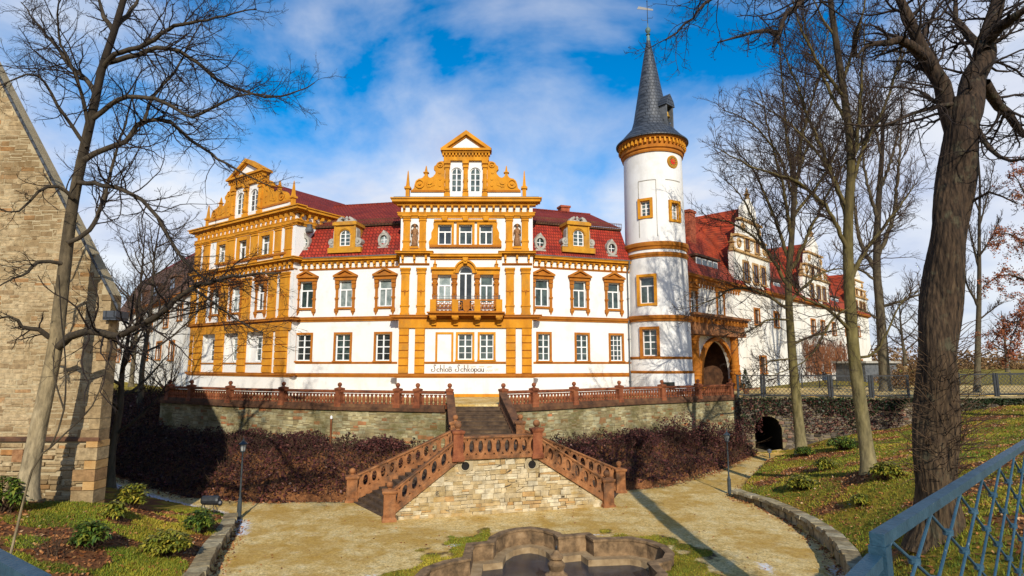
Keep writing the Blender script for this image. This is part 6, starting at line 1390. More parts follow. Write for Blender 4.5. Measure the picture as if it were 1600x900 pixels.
        for sg in (-1, 1): obelisk(F, c_+sg*w2*.93, zz(.36)+.2, hh*.16, G, 'quoin_stone', .5, d=-.1)
        obelisk(F, c_, zz(1.0)-.1, hh*.13, G, 'quoin_stone', .5, d=-.1)
        for x, f0, f1, hw in ((-.28, .40, .52, .10), (.28, .40, .52, .10), (-.4, .06, .26, .12), (.12, .06, .26, .12), (.55, .06, .26, .12)):
            window(F, c_+w2*(x-hw), c_+w2*(x+hw), zz(f0), zz(f1), G, 'slit', d=.16, surround='plain', smat='quoin_stone', framem='brown_wood', glassm='dark_glass', proud=.22, sw=.2)
        q = MB(); q.fprism(F, [(c_-w2*.96, ZEE+.3), (c_+w2*.96, ZEE+.3), (c_, zz(.9))], -7, -.42); q.build('cross_roof', 'roof_tile_bright', P)
    # end tower block of the wing
right_wing()
# ================================================================ TREES, SHRUBS AND GROUND COVER
def smooth_path(pts, step):
    P = np.array([tuple(p) for p in pts], float); Q = np.vstack([2*P[0]-P[1], P, 2*P[-1]-P[-2]]); out = []
    for i in range(1, len(Q)-2):
        a, b, c, d = Q[i-1:i+3]; n = max(2, int(np.linalg.norm(c-b)/step))
        for t in np.arange(n)/n: out.append(.5*((2*b)+(c-a)*t+(2*a-5*b+4*c-d)*t*t+(3*b-a-3*c+d)*t**3))
    out.append(P[-1]); return np.array(out)
def spawn(P, R, LEN, m, rng, ratio, ang, tmin=.15, k=6, up=.12, wig=.25, rr=.55, rmin=.004, rmax=9):
    """children of N polylines: P (N,k,3), R (N,k), LEN (N,) -> same for N*m children"""
    N, K, _ = P.shape; t = rng.uniform(tmin, 1, (N, m)); t = tmin+(1-tmin)*((np.arange(m)[None]+rng.uniform(0, 1, (N, m)))/m); x = t*(K-1); i = np.minimum(x.astype(int), K-2); f = (x-i)[..., None]
    n_ = np.arange(N)[:, None]; pos = P[n_, i]*(1-f)+P[n_, i+1]*f; tan = P[n_, i+1]-P[n_, i]; tan /= np.linalg.norm(tan, axis=-1, keepdims=True)+1e-9
    rad = R[n_, i]*(1-f[..., 0])+R[n_, i+1]*f[..., 0]
    rv = rng.normal(size=tan.shape); perp = rv-(rv*tan).sum(-1, keepdims=True)*tan; perp /= np.linalg.norm(perp, axis=-1, keepdims=True)+1e-9
    a = np.radians(ang)*rng.uniform(.65, 1.3, (N, m))[..., None]; d = tan*np.cos(a)+perp*np.sin(a)
    L = LEN[:, None]*ratio*(1-.55*t)*rng.uniform(.55, 1.25, (N, m)); r = np.clip(rad*rr, rmin, rmax)
    pos = pos.reshape(-1, 3); d = d.reshape(-1, 3); L = L.ravel(); r = r.ravel(); M = len(L)
    C = np.empty((M, k, 3)); C[:, 0] = pos; stp = (L/(k-1))[:, None]
    for j in range(1, k):
        d = d+rng.normal(size=d.shape)*wig+np.array([0, 0, up]); d /= np.linalg.norm(d, axis=1, keepdims=True); C[:, j] = C[:, j-1]+d*stp
    taper = np.linspace(1, .35, k)[None]; return C, r[:, None]*taper, L
def tree(name, label, trunk, r_trunk, limbs, bark, twigm, seed, cat='tree', group=None, levels=((2.2,.55,48),(5,.5,42),(5,.5,42)), limb_r=.36, bumpy=0.0, sides=14, rmin=.005, up=.10, wig=.22, tw_len=None, trunk_spawn=0, limb_t=.8, rtop=.35):
    """trunk and each limb are parts drawn along surveyed lines; the crown carries the finer branches and twigs"""
    rng = np.random.default_rng(seed); base = tuple(trunk[0]); t = thing(name, label, cat, base, group)
    T = smooth_path(trunk, .35 if not bumpy else .12); k = len(T); f = np.linspace(0, 1, k)
    R = r_trunk*(1-(1-rtop)*f)*(1+.55*np.exp(-f*k*(.35 if not bumpy else .12)/.45))
    V, Q = tubes(T[None], R[None], sides)
    if bumpy:
        V = V.reshape(k, sides, 3); C = T[:, None, :]; a = np.arange(sides)*2*np.pi/sides; D = V-C
        s = 1+bumpy*(np.abs(np.sin(a[None]*13+2.0*np.sin(f[:, None]*19+a[None]*2)))**.6*.9-.5+np.sin(a[None]*5+f[:, None]*9)*.5+rng.normal(size=(k, sides))*.16)+.10*np.sin(f[:, None]*23+a[None]*2)
        V = (C+D*s[..., None]).reshape(-1, 3)
    tn = np.clip(np.repeat(f, sides)*1.25+rng.normal(size=k*sides)*.05, 0, 1) if not bumpy else np.clip(np.repeat(f, sides)*.6+rng.random(k*sides)*.4, 0, 1); npmesh('trunk', V, Q, bark, t, smooth=not bumpy, tint=tn)  # sunlit pale foot and dark silhouetted top put into the bark tint
    lv = []
    for L_ in limbs:
        pts, r0 = L_[0], L_[1]; p = smooth_path(pts, .3); kk = len(p); r = r0*(1-.86*np.linspace(0, 1, kk)**1.15)+.006; p[1:] += rng.normal(size=(kk-1, 3))*np.minimum(.035, r0*.25)
        V, Q = tubes(p[None], r[None], 9); npmesh('limb', V, Q, bark, t, smooth=True, tint=np.full(len(V), limb_t)+rng.normal(size=len(V))*.05)  # limbs get the dark end of the bark: backlit look put into colour
        ln = float(np.sum(np.linalg.norm(np.diff(p, axis=0), axis=1))); x = np.linspace(0, kk-1, 12); ii = np.minimum(x.astype(int), kk-2); ff = (x-ii)[:, None]
        lv.append((p[ii]*(1-ff)+p[ii+1]*ff, np.interp(x, np.arange(kk), r), ln))
    if trunk_spawn:
        x = np.linspace((k-1)*.35, k-1, 12); ii = np.minimum(x.astype(int), k-2); ff = (x-ii)[:, None]; ln = float(np.sum(np.linalg.norm(np.diff(T, axis=0), axis=1)))
        lv.append((T[ii]*(1-ff)+T[ii+1]*ff, np.interp(x, np.arange(k), R), ln*trunk_spawn))
    allP, allR = [], []
    dens, ratio, ang = levels[0]; first = []
    for P_, r_, ln in lv:
        m = max(3, int(ln*dens)); C, rr, LL = spawn(P_[None], r_[None], np.array([min(ln, tw_len or 6.0)]), m, rng, ratio, ang, .12, 8, up, wig, limb_r, rmin*2.0, .035); first.append((C, rr, LL))
    C = np.concatenate([a for a, _, _ in first]); Rr = np.concatenate([b for _, b, _ in first]); LL = np.concatenate([c for _, _, c in first]); lvl = [(C, Rr)]
    for q, (m, ratio, ang) in enumerate(levels[1:]):
        C, Rr, LL = spawn(C, Rr, LL, m, rng, ratio, ang, .12, 6 if q == 0 else 3, up, wig*1.1, .6, rmin*(1.3 if q == 0 else 1)); lvl.append((C, Rr))
    Vs, Qs, off = [], [], 0
    for q, (C, Rr) in enumerate(lvl):
        V, Q = tubes(C, Rr, 5 if q == 0 else 3); Vs.append(V); Qs.append(Q+off); off += len(V)
    npmesh('crown', np.concatenate(Vs), np.concatenate(Qs), twigm, t)
    return t, lvl
def LP(Y, pts, r, y1=None, Y1=None):
    """surveyed limb: pixel line at depth Y (running to depth Y1)"""
    n = len(pts); Y1 = Y if Y1 is None else Y1
    return ([at(px, py, Y+(Y1-Y)*i/(n-1)) for i, (px, py) in enumerate(pts)], r)

# big tree in front of the church
Y = 18.9
z0 = gz(at(40,775,Y).x, Y)
trunk = [at(40,780,Y), at(50,720,Y), at(62,660,Y), at(77,590,Y), at(86,545,Y), at(95,470,Y+.1), at(112,330,Y+.2), at(130,240,Y+.1), at(148,160,Y), at(160,105,Y), at(178,50,Y-.1), at(200,-25,Y-.2)]
limbs = [LP(Y,[(162,105),(180,85),(230,70),(262,45),(300,35),(350,25),(400,12)],.085,Y1=Y-1.5), LP(Y,[(160,100),(215,85),(245,75),(280,80),(310,100),(350,130),(395,148),(440,150),(492,130)],.085,Y1=Y+1.5),
 LP(Y,[(146,185),(185,155),(230,152),(265,165),(300,182),(330,170),(372,148),(425,150)],.08,Y1=Y-1), LP(Y,[(132,250),(165,232),(195,220),(225,190),(265,190),(290,212),(330,240),(380,272),(425,292)],.09,Y1=Y+1),
 LP(Y,[(150,150),(140,130),(115,108),(85,70),(60,40),(35,5)],.085,Y1=Y+1), LP(Y,[(140,205),(120,120),(95,70),(90,20),(100,-20)],.06,Y1=Y-2), LP(Y,[(135,230),(100,180),(60,118),(20,125),(-15,140)],.06,Y1=Y-1.5),
 LP(Y,[(88,545),(110,527),(140,519),(180,525),(210,512),(250,490),(275,468),(300,450),(360,432),(440,425)],.125,Y1=Y-2.5), LP(Y,[(85,532),(60,515),(35,510),(15,495),(-15,502)],.085,Y1=Y-1.2), LP(Y,[(97,412),(60,408),(45,425),(20,435),(-12,452)],.06,Y1=Y-1.5),
 LP(Y,[(178,50),(158,15),(150,-25)],.09), LP(Y,[(182,40),(205,15),(225,-20)],.09,Y1=Y+1), LP(Y,[(122,285),(160,290),(200,300),(240,332),(270,380),(300,420),(335,440),(385,440)],.075,Y1=Y-2), LP(Y,[(115,310),(90,290),(60,300),(30,330),(-5,325)],.06,Y1=Y-1.6),
 LP(Y,[(105,380),(140,360),(165,300),(180,240),(200,180),(215,120)],.07,Y1=Y+2), LP(Y,[(300,450),(330,470),(370,500),(410,520)],.04,Y1=Y-3), LP(Y,[(225,190),(240,150),(275,110),(300,60),(330,10)],.045,Y1=Y+1.5)]
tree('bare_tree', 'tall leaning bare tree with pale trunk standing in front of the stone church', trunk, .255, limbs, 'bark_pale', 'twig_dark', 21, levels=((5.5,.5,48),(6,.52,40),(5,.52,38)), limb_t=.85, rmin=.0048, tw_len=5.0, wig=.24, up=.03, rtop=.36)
# slim dark trunk right of the church and thin trees behind it
def filler(px, py, Y, h, r, label, seed, bark='bark_grey', tw='twig', lean=0.0, group='bare trees beyond', nl=9, dens=2.0, name='bare_tree', spread=.42, forks=0):
    rng = random.Random(seed); b = at(px, py, Y); zb = gz(b.x, Y); b = Vector((b.x, Y, zb-.15))
    tr = [b]+[b+Vector((lean*h*f+rng.uniform(-.15,.15)*h*.06, rng.uniform(-.1,.1), h*f)) for f in (.2,.4,.6,.8,1.0)]; L_ = []
    for i in range(nl):
        f = .28+.62*i/nl; a = i*2.4+rng.uniform(-.4,.4); s = Vector(tr[0]).lerp(tr[-1], f); k = min(4, int(f*5)); s = Vector(tr[k]).lerp(Vector(tr[k+1]), f*5-k)
        ln = h*(spread*(1.1-f*.75))*rng.uniform(.8,1.15); d = Vector((math.cos(a), math.sin(a), .75)).normalized()
        L_.append(([s, s+d*ln*.35, s+d*ln*.7+Vector((0,0,ln*.12)), s+d*ln+Vector((0,0,ln*.32))], r*.42*(1.1-f*.6)))
    return tree(name, label, tr, r, L_, bark, tw, seed, group=group, levels=((dens*1.35,.46,42),(5,.5,40),(5,.5,38)), limb_t=.7, rmin=.010, tw_len=h*.36, up=.10, wig=.18, rtop=.15, sides=10)
filler(182, 640, 33, 11, .26, 'slim dark bare tree just right of the stone church', 31, 'bark_grey', 'twig_dark', .04, nl=10)
filler(222, 600, 46, 15, .22, 'thin bare tree behind the church, in front of the rear wing', 32, 'bark_grey', 'twig', .02, nl=12)
filler(205, 600, 62, 18, .24, 'thin bare tree rising beyond the rear wing roof', 33, 'bark_grey', 'twig', .0, nl=11)

# two slim trees on the right bank
b = at(1252,692,38.6); Y = 38.6
limbs = [LP(Y,[(1234,485),(1190,458),(1150,450),(1110,470),(1078,480)],.10,Y1=Y-2), LP(Y,[(1233,450),(1195,388),(1150,352),(1100,338)],.12,Y1=Y-1), LP(Y,[(1236,420),(1210,340),(1180,272),(1140,222)],.13,Y1=Y+2), LP(Y,[(1238,380),(1225,300),(1205,222),(1190,150)],.13,Y1=Y-1),
 LP(Y,[(1240,330),(1250,240),(1255,160),(1262,85)],.14,Y1=Y+1), LP(Y,[(1238,420),(1270,350),(1300,290),(1335,230)],.12,Y1=Y-2), LP(Y,[(1235,470),(1275,432),(1310,420),(1352,425)],.10,Y1=Y+2), LP(Y,[(1236,540),(1270,525),(1310,515),(1342,500)],.07,Y1=Y-1), LP(Y,[(1236,560),(1200,566),(1172,590)],.06,Y1=Y-2),
 LP(Y,[(1237,500),(1200,500),(1165,520),(1130,515)],.07,Y1=Y-3), LP(Y,[(1240,310),(1215,240),(1170,190),(1125,170)],.10,Y1=Y-2), LP(Y,[(1241,290),(1265,220),(1290,170),(1310,120)],.10,Y1=Y+2), LP(Y,[(1195,388),(1160,310),(1120,270)],.08,Y1=Y-1), LP(Y,[(1239,290),(1228,200),(1222,120),(1215,50)],.11,Y1=Y+1), LP(Y,[(1240,260),(1262,180),(1285,100),(1295,40)],.11,Y1=Y-1), LP(Y,[(1238,340),(1290,270),(1320,200),(1350,150)],.11,Y1=Y+2)]
z = gz(b.x, Y); trunk = [Vector((b.x, Y, z-.2)), at(1243,610,Y), at(1236,530,Y), at(1232,445,Y), at(1237,370,Y), at(1240,310,Y), at(1238,240,Y)]
tree('bare_tree', 'slim bare tree standing beside the tunnel mouth on the right bank', trunk, .34, limbs, 'bark_moss', 'twig', 41, levels=((4.4,.5,42),(6,.54,38),(4,.56,36)), limb_t=.65, rmin=.0105, tw_len=8.0, up=.05, wig=.17, rtop=.35)
Y = 26.8; b = at(1358,722,Y); z = gz(b.x, Y)
trunk = [Vector((b.x, Y, z-.15)), at(1347,650,Y), at(1335,560,Y), at(1328,470,Y), at(1325,390,Y), at(1326,330,Y), at(1330,250,Y), at(1322,170,Y), at(1310,90,Y), at(1300,20,Y), at(1292,-45,Y)]
limbs = [LP(Y,[(1326,345),(1300,272),(1270,200),(1240,120),(1212,55)],.11,Y1=Y+2), LP(Y,[(1328,290),(1340,200),(1346,120),(1352,30)],.11,Y1=Y-1), LP(Y,[(1326,395),(1290,322),(1240,282),(1180,262),(1122,232)],.10,Y1=Y-2), LP(Y,[(1327,440),(1360,382),(1400,330),(1432,285)],.11,Y1=Y+1),
 LP(Y,[(1331,520),(1290,480),(1250,462),(1212,400)],.08,Y1=Y-2), LP(Y,[(1333,560),(1370,548),(1410,470),(1445,450)],.06,Y1=Y-1), LP(Y,[(1329,480),(1300,500),(1262,560),(1200,590)],.05,Y1=Y-2), LP(Y,[(1328,250),(1375,180),(1400,110),(1420,30)],.09,Y1=Y+1), LP(Y,[(1318,150),(1280,100),(1250,40),(1235,-20)],.08,Y1=Y-1), LP(Y,[(1326,330),(1285,250),(1230,190),(1180,160)],.08,Y1=Y+1), LP(Y,[(1327,300),(1350,230),(1385,160),(1405,100),(1430,60)],.08,Y1=Y-1.5), LP(Y,[(1316,130),(1335,70),(1350,10),(1360,-40)],.08,Y1=Y+1), LP(Y,[(1322,190),(1290,130),(1262,60),(1250,-10)],.08,Y1=Y+1.5), LP(Y,[(1306,60),(1280,20),(1265,-20)],.06)]
tree('bare_tree', 'bare tree with smooth straight trunk standing on the lawn in the right bank', trunk, .295, limbs, 'bark_moss', 'twig', 42, levels=((5.0,.48,40),(6,.52,38),(6,.52,36)), limb_t=.6, rmin=.0078, tw_len=6.5, up=.06, wig=.17, rtop=.4)
# the thick old tree
Y = 12.0; b = at(1462,800,Y); z = gz(b.x, Y)
trunk = [Vector((b.x, Y, z-.35)), at(1462,740,Y), at(1463,660,Y), at(1464,580,Y), at(1470,480,Y), at(1480,380,Y), at(1492,290,Y), at(1500,215,Y), at(1506,160,Y)]
limbs = [LP(Y,[(1498,225),(1484,165),(1458,108),(1432,55),(1406,0),(1385,-60)],.20), LP(Y,[(1503,200),(1528,115),(1548,50),(1566,-20),(1580,-80)],.285,Y1=Y+.6), LP(Y,[(1450,92),(1420,72),(1388,64),(1356,70),(1335,88)],.11,Y1=Y-.5), LP(Y,[(1496,160),(1440,172),(1380,196),(1305,192)],.045,Y1=Y-1.5), LP(Y,[(1538,130),(1562,165),(1600,205),(1640,215)],.12,Y1=Y+1),
 LP(Y,[(1545,60),(1580,25),(1625,0)],.14,Y1=Y-1), LP(Y-.6,[(1395,-40),(1330,-48),(1270,-14),(1232,22),(1216,50),(1205,76)],.10,Y1=Y-2), LP(Y-1.9,[(1214,52),(1190,47),(1160,55),(1122,68)],.04,Y1=Y-2.4), LP(Y-.6,[(1385,-60),(1240,-80),(1120,-10),(1082,28),(1042,62)],.06,Y1=Y-2.5), LP(Y,[(1510,170),(1545,230),(1580,250),(1630,240)],.06,Y1=Y-1.5),
 LP(Y,[(1470,125),(1440,90),(1450,40),(1480,-10)],.08,Y1=Y+1.5), LP(Y,[(1500,330),(1545,300),(1590,320)],.03,Y1=Y-1), LP(Y,[(1540,80),(1500,40),(1490,-20)],.10,Y1=Y+1.2), LP(Y,[(1335,88),(1338,55),(1345,30)],.06,Y1=Y-.6)]
T5, _ = tree('old_tree', 'thick old forked tree with rough dark bark behind the blue railing', trunk, .375, limbs, 'bark_oak', 'twig_dark', 43, levels=((7.5,.46,50),(6,.5,44),(5,.5,40)), rmin=.0036, tw_len=3.6, up=.02, wig=.22, bumpy=.06, sides=132, rtop=.84, limb_t=.75)
# shoots from the old trunk
V, Q, off = [], [], 0; rng = np.random.default_rng(5); Ps, Rs = [], []
for i in range(240):
    f = rng.beta(1.2, 1.6); py = 770-260*f; c = at(1463+rng.uniform(-4,4), py, Y); a = rng.uniform(-3.3, .3); d = np.array([math.cos(a), math.sin(a)*.9, rng.uniform(.1, .9)]); d /= np.linalg.norm(d); p = np.array(c)+d*np.array([.48,.48,0]); L_ = rng.uniform(.25, 1.0); row = [p]
    for j in range(5): d = d+rng.normal(size=3)*.22+np.array([0,0,-.05 if i % 3 else .1]); d /= np.linalg.norm(d); p = p+d*L_/5; row.append(p)
    Ps.append(row); Rs.append(np.linspace(.009, .003, 6))
V, Q = tubes(np.array(Ps), np.array(Rs), 4); npmesh('shoots', V, Q, 'twig_warm', T5)
Ps, Rs = [], []
for (x0, y0, x1, y1, x2, y2) in ((1462,640,1420,580,1360,560), (1455,690,1400,650,1395,640), (1475,600,1490,560,1545,548), (1460,600,1440,560,1400,550), (1465,660,1455,600,1470,560), (1455,640,1410,620,1412,640)):
    Ps.append(smooth_path([at(x0,y0,Y-.55), at(x1,y1,Y-.9), at(x2,y2,Y-1.2)], .1)[:12] if False else np.array([np.array(at(x0,y0,Y-.55))*(1-t)**2+2*t*(1-t)*np.array(at(x1,y1,Y-.9))+t*t*np.array(at(x2,y2,Y-1.2)) for t in np.linspace(0,1,8)])); Rs.append(np.linspace(.010,.003,8))
V, Q = tubes(np.array(Ps), np.array(Rs), 6); npmesh('long_shoots', V, Q, 'twig_warm', T5)
# further trees on the right
Y = 50; trunk = [Vector((at(1383,600,Y).x, Y, -.2)), at(1379,540,Y), at(1374,470,Y), at(1370,420,Y), at(1372,330,Y), at(1378,240,Y), at(1380,170,Y)]
limbs = [LP(Y,[(1371,425),(1345,380),(1335,320),(1330,240)],.2,Y1=Y+2), LP(Y,[(1372,400),(1395,340),(1405,250),(1410,170)],.2,Y1=Y-2), LP(Y,[(1372,480),(1410,470),(1445,455),(1475,430)],.14,Y1=Y-2), LP(Y,[(1373,350),(1350,260),(1345,170)],.16,Y1=Y-1), LP(Y,[(1375,300),(1400,220),(1415,130)],.14,Y1=Y+2), LP(Y,[(1370,440),(1330,410),(1300,380)],.12,Y1=Y+1), LP(Y,[(1376,240),(1360,160),(1355,100)],.1), LP(Y,[(1374,500),(1340,480),(1318,470)],.1)]
tree('bare_tree', 'many limbed bare tree beyond the fence, next to the end of the entrance wing', trunk, .44, limbs, 'bark_grey', 'twig_warm', 44, levels=((3.0,.5,40),(6,.52,38),(5,.5,36)), limb_t=.4, rmin=.011, tw_len=8, up=.10, wig=.15, rtop=.3)
Y = 46; trunk = [Vector((at(1526,612,Y).x, Y, -.2)), at(1528,540,Y), at(1530,450,Y), at(1530,360,Y), at(1531,290,Y), at(1528,235,Y)]
limbs = [LP(Y,[(1529,480),(1510,440),(1505,400)],.10), LP(Y,[(1530,420),(1515,360),(1512,320)],.09,Y1=Y+1), LP(Y,[(1530,400),(1550,370),(1562,340)],.08,Y1=Y-1), LP(Y,[(1531,350),(1545,300),(1552,260)],.07), LP(Y,[(1530,330),(1516,290),(1510,250)],.06), LP(Y,[(1529,500),(1555,480),(1570,470)],.06)]
tree('bare_tree', 'thin upright bare tree between the thick trunk and the copper beech', trunk, .24, limbs, 'bark_grey', 'twig', 45, levels=((4.5,.44,38),(7,.5,36),(5,.5,36)), rmin=.010, tw_len=5, up=.14, wig=.14, rtop=.2)
filler(1415, 585, 120, 17, .4, 'distant bare tree right of the shed', 46, 'bark_grey', 'twig_warm', nl=10, dens=1.3)
filler(1448, 585, 135, 20, .4, 'distant bare tree left of the thick trunk', 47, 'bark_grey', 'twig_warm', nl=10, dens=1.3)
filler(1575, 585, 140, 15, .4, 'distant bare tree at the meadow edge on the right', 48, 'bark_grey', 'twig_warm', nl=10, dens=1.3)
# copper beech with its brown leaves still on
Y = 36; x0 = at(1650,600,Y).x; z = gz(x0, Y); trunk = [Vector((x0, Y, z-.2)), at(1648,500,Y), at(1640,400,Y), at(1635,300,Y)]
limbs = [LP(Y,[(1645,520),(1610,500),(1575,510),(1545,540)],.09,Y1=Y-1), LP(Y,[(1643,470),(1605,440),(1570,430),(1538,445)],.10,Y1=Y+1), LP(Y,[(1641,420),(1600,380),(1570,365),(1548,380)],.09), LP(Y,[(1640,380),(1610,320),(1590,280),(1580,260)],.08,Y1=Y-1), LP(Y,[(1642,480),(1600,490),(1570,560)],.06,Y1=Y-2), LP(Y,[(1640,360),(1680,300),(1720,280)],.1), LP(Y,[(1645,450),(1690,430),(1730,440)],.1)]
T8, lvl = tree('copper_beech', 'beech with rust brown winter leaves at the right edge', trunk, .35, limbs, 'bark_grey', 'twig_warm', 49, levels=((3.2,.40,45),(5,.5,42),(4,.5,40)), rmin=.008, tw_len=4.5, up=.0, wig=.2, rtop=.4)
def leaves_at(P, n, size, rng, spread=.12):
    P = np.asarray(P); i = rng.integers(0, len(P), n); c = P[i]+rng.normal(size=(n, 3))*spread; a = rng.normal(size=(n, 3)); a /= np.linalg.norm(a, axis=1, keepdims=True); b = np.cross(a, rng.normal(size=(n, 3))); b /= np.linalg.norm(b, axis=1, keepdims=True)+1e-9
    s = (size*rng.uniform(.6, 1.35, n))[:, None]; V = np.stack([c-a*s, c+b*s*.45, c+a*s, c-b*s*.45], 1).reshape(-1, 3); t = np.repeat(rng.random(n), 4); return V, np.arange(4*n).reshape(-1, 4), t
V, Q, tt = leaves_at(np.concatenate([lvl[1][0].reshape(-1,3), lvl[2][0].reshape(-1,3)]), 9000, .075, np.random.default_rng(3), .1); npmesh('foliage', V, Q, 'beech_leaf', T8, tint=tt)
# multi stemmed shrub on the terrace corner, upper left
def stems(name, label, x, y, z, n, h, seed, m='twig_warm', cat='shrub', group=None, spread=.6, r=.02, lv=((5,.45,34),(4,.5,34))):
    rng = np.random.default_rng(seed); t = thing(name, label, cat, (x, y, z), group); P = np.zeros((n, 8, 3)); P[:, 0] = np.array([x, y, z-.05])+rng.normal(size=(n, 3))*np.array([.12, .12, 0]); d = rng.normal(size=(n, 3))*np.array([spread, spread, .1])+np.array([0, 0, 1.0]); d /= np.linalg.norm(d, axis=1, keepdims=True); L_ = h*rng.uniform(.6, 1.1, n)
    for j in range(1, 8): d = d+rng.normal(size=d.shape)*.10; d /= np.linalg.norm(d, axis=1, keepdims=True); P[:, j] = P[:, j-1]+d*(L_/7)[:, None]
    R = np.full((n, 1), r)*np.linspace(1, .35, 8)[None]; V, Q = tubes(P, R, 5); npmesh('stems', V, Q, m, t, kind='stuff'); Vs, Qs, off = [], [], 0; C, Rr, LL = P, R, L_
    for (mm, ra, an) in lv: C, Rr, LL = spawn(C, Rr, LL, mm, rng, ra, an, .25, 5, .06, .15, .6, .004); V, Q = tubes(C, Rr, 3); Vs.append(V); Qs.append(Q+off); off += len(V)
    npmesh('twigs', np.concatenate(Vs), np.concatenate(Qs), m, t, kind='stuff'); return t, C
a = at(265, 592, 47.5); stems('bare_shrub', 'many stemmed bare shrub on the terrace corner at the left end of the balustrade', a.x, a.y, gz(a.x, a.y), 26, 4.6, 51, 'twig_warm', r=.03)
a = at(238, 590, 50); stems('bare_shrub', 'bare twiggy shrub left of the terrace corner before the rear wing', a.x, a.y, gz(a.x, a.y), 18, 3.4, 52, 'twig', r=.025)
# sapling and dormant shrub on the left lawn
Y = 12.2; pts = [(18,790),(40,745),(80,700),(150,660),(210,560),(240,470),(262,400),(290,330)]
Y = 13.0; L0 = [at(x, y, Y+.3*i/7) for i, (x, y) in enumerate([(14,795),(50,735),(78,700),(100,640),(102,560),(96,500),(92,430)])]; 
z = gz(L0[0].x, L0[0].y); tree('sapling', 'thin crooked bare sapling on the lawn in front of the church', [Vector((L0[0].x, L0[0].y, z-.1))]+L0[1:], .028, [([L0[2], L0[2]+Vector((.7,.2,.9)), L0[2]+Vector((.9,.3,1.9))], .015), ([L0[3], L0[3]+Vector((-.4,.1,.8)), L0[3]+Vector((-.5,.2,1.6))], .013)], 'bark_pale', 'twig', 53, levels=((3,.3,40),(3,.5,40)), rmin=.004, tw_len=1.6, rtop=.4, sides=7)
for (px, py, n, h, sd, lab) in ((82, 868, 22, .95, 54, 'dormant twiggy shrub low at the left, nearest the blue railing'), (150, 838, 14, .6, 55, 'small dormant twiggy shrub between the rhododendrons at left')):
    a = at_z(px, py, -2.4); zz = gz(a.x, a.y)
    for _ in range(6): a = at_z(px, py, zz); zz = gz(a.x, a.y)
    stems('dormant_shrub', lab, a.x, a.y, zz, n, h, sd, 'twig_warm', spread=.7, r=.009, lv=((3,.5,34),(3,.5,34)))
def ground_at(px, py):
    z = -3.0
    for _ in range(25):
        a = at_z(px, py, z); z = .5*z+.5*gz(a.x, a.y)
    return a.x, a.y, gz(a.x, a.y)
# rhododendrons
def rhodo(px, py, h, wd, nb, seed, label, m='rhodo_leaf', group='rhododendrons on the banks'):
    x, y, z = ground_at(px, py); rng = np.random.default_rng(seed); t = thing('rhododendron', label, 'shrub', (x, y, z), group); P, R, V, T = [], [], [], []
    for i in range(nb):
        a = rng.uniform(0, 6.28); rr = wd*math.sqrt(rng.random()); top = np.array([x+rr*math.cos(a), y+rr*math.sin(a)*.8, z+h*rng.uniform(.45, 1.0)*(1-.45*(rr/wd)**2)]); b = np.array([x+rng.normal()*.08, y+rng.normal()*.08, z-.05]); mid = (b+top)/2+rng.normal(size=3)*.05; P.append([b, mid, top]); R.append([.014, .01, .007])
        nl = rng.integers(8, 13)
        for k in range(nl):
            a = 2*math.pi*k/nl+rng.uniform(-.3, .3); ln = rng.uniform(.14, .24); dr = rng.uniform(-.75, .15); o = np.array([math.cos(a), math.sin(a), 0]); s = np.array([-math.sin(a), math.cos(a), 0])*ln*.20; c = top+np.array([0, 0, rng.uniform(-.05, .03)]); tip = c+o*ln*math.cos(dr)+np.array([0, 0, ln*math.sin(dr)]); md = c+o*ln*.5*math.cos(dr*.5)+np.array([0, 0, ln*.5*math.sin(dr*.5)+.015]); V += [c, md+s, tip, md-s]; T += [rng.random()]*4
    Vv, Q = tubes(np.array(P), np.array(R), 5); npmesh('stems', Vv, Q, 'twig_warm', t); npmesh('foliage', np.array(V), np.arange(len(V)).reshape(-1, 4), m, t, tint=T); return t
RH = [(8,800,1.0,.55,45,'green rhododendron cut by the left edge','rhodo_leaf'), (205,795,.85,.5,50,'yellow green rhododendron on the lawn nearest the church corner','rhodo_leaf_yellow'), (310,832,.75,.40,50,'dark green rhododendron beside the black barrel ornament','rhodo_leaf'), (140,858,.75,.42,45,'dark green rhododendron at left, behind the dormant twigs','rhodo_leaf'), (258,868,.7,.62,80,'broad yellowish rhododendron in the middle of the left lawn','rhodo_leaf_yellow'), (180,812,.6,.3,22,'small rhododendron just left of the yellow green one by the church','rhodo_leaf_yellow'),
 (1255,765,.6,.65,55,'yellowing rhododendron lowest on the right lawn, nearest the curved wall','rhodo_leaf_yellow'), (1290,735,.6,.5,40,'yellowing rhododendron in the middle of the right lawn','rhodo_leaf_yellow'), (1320,703,.75,.9,75,'green rhododendron left of the smooth straight trunk','rhodo_leaf'), (1258,712,.5,.55,40,'green rhododendron at the foot of the slim tree by the tunnel','rhodo_leaf'), (1388,748,.65,.6,50,'yellow rhododendron right of the smooth straight trunk','rhodo_leaf_yellow'), (1345,790,.45,.3,22,'little rhododendron near the corner post of the blue railing','rhodo_leaf_yellow')]
for i, (px, py, h, wd, nb, lab, m) in enumerate(RH): rhodo(px, py, h*1.15, wd*1.1, int(nb*1.9), 60+i, lab, m)

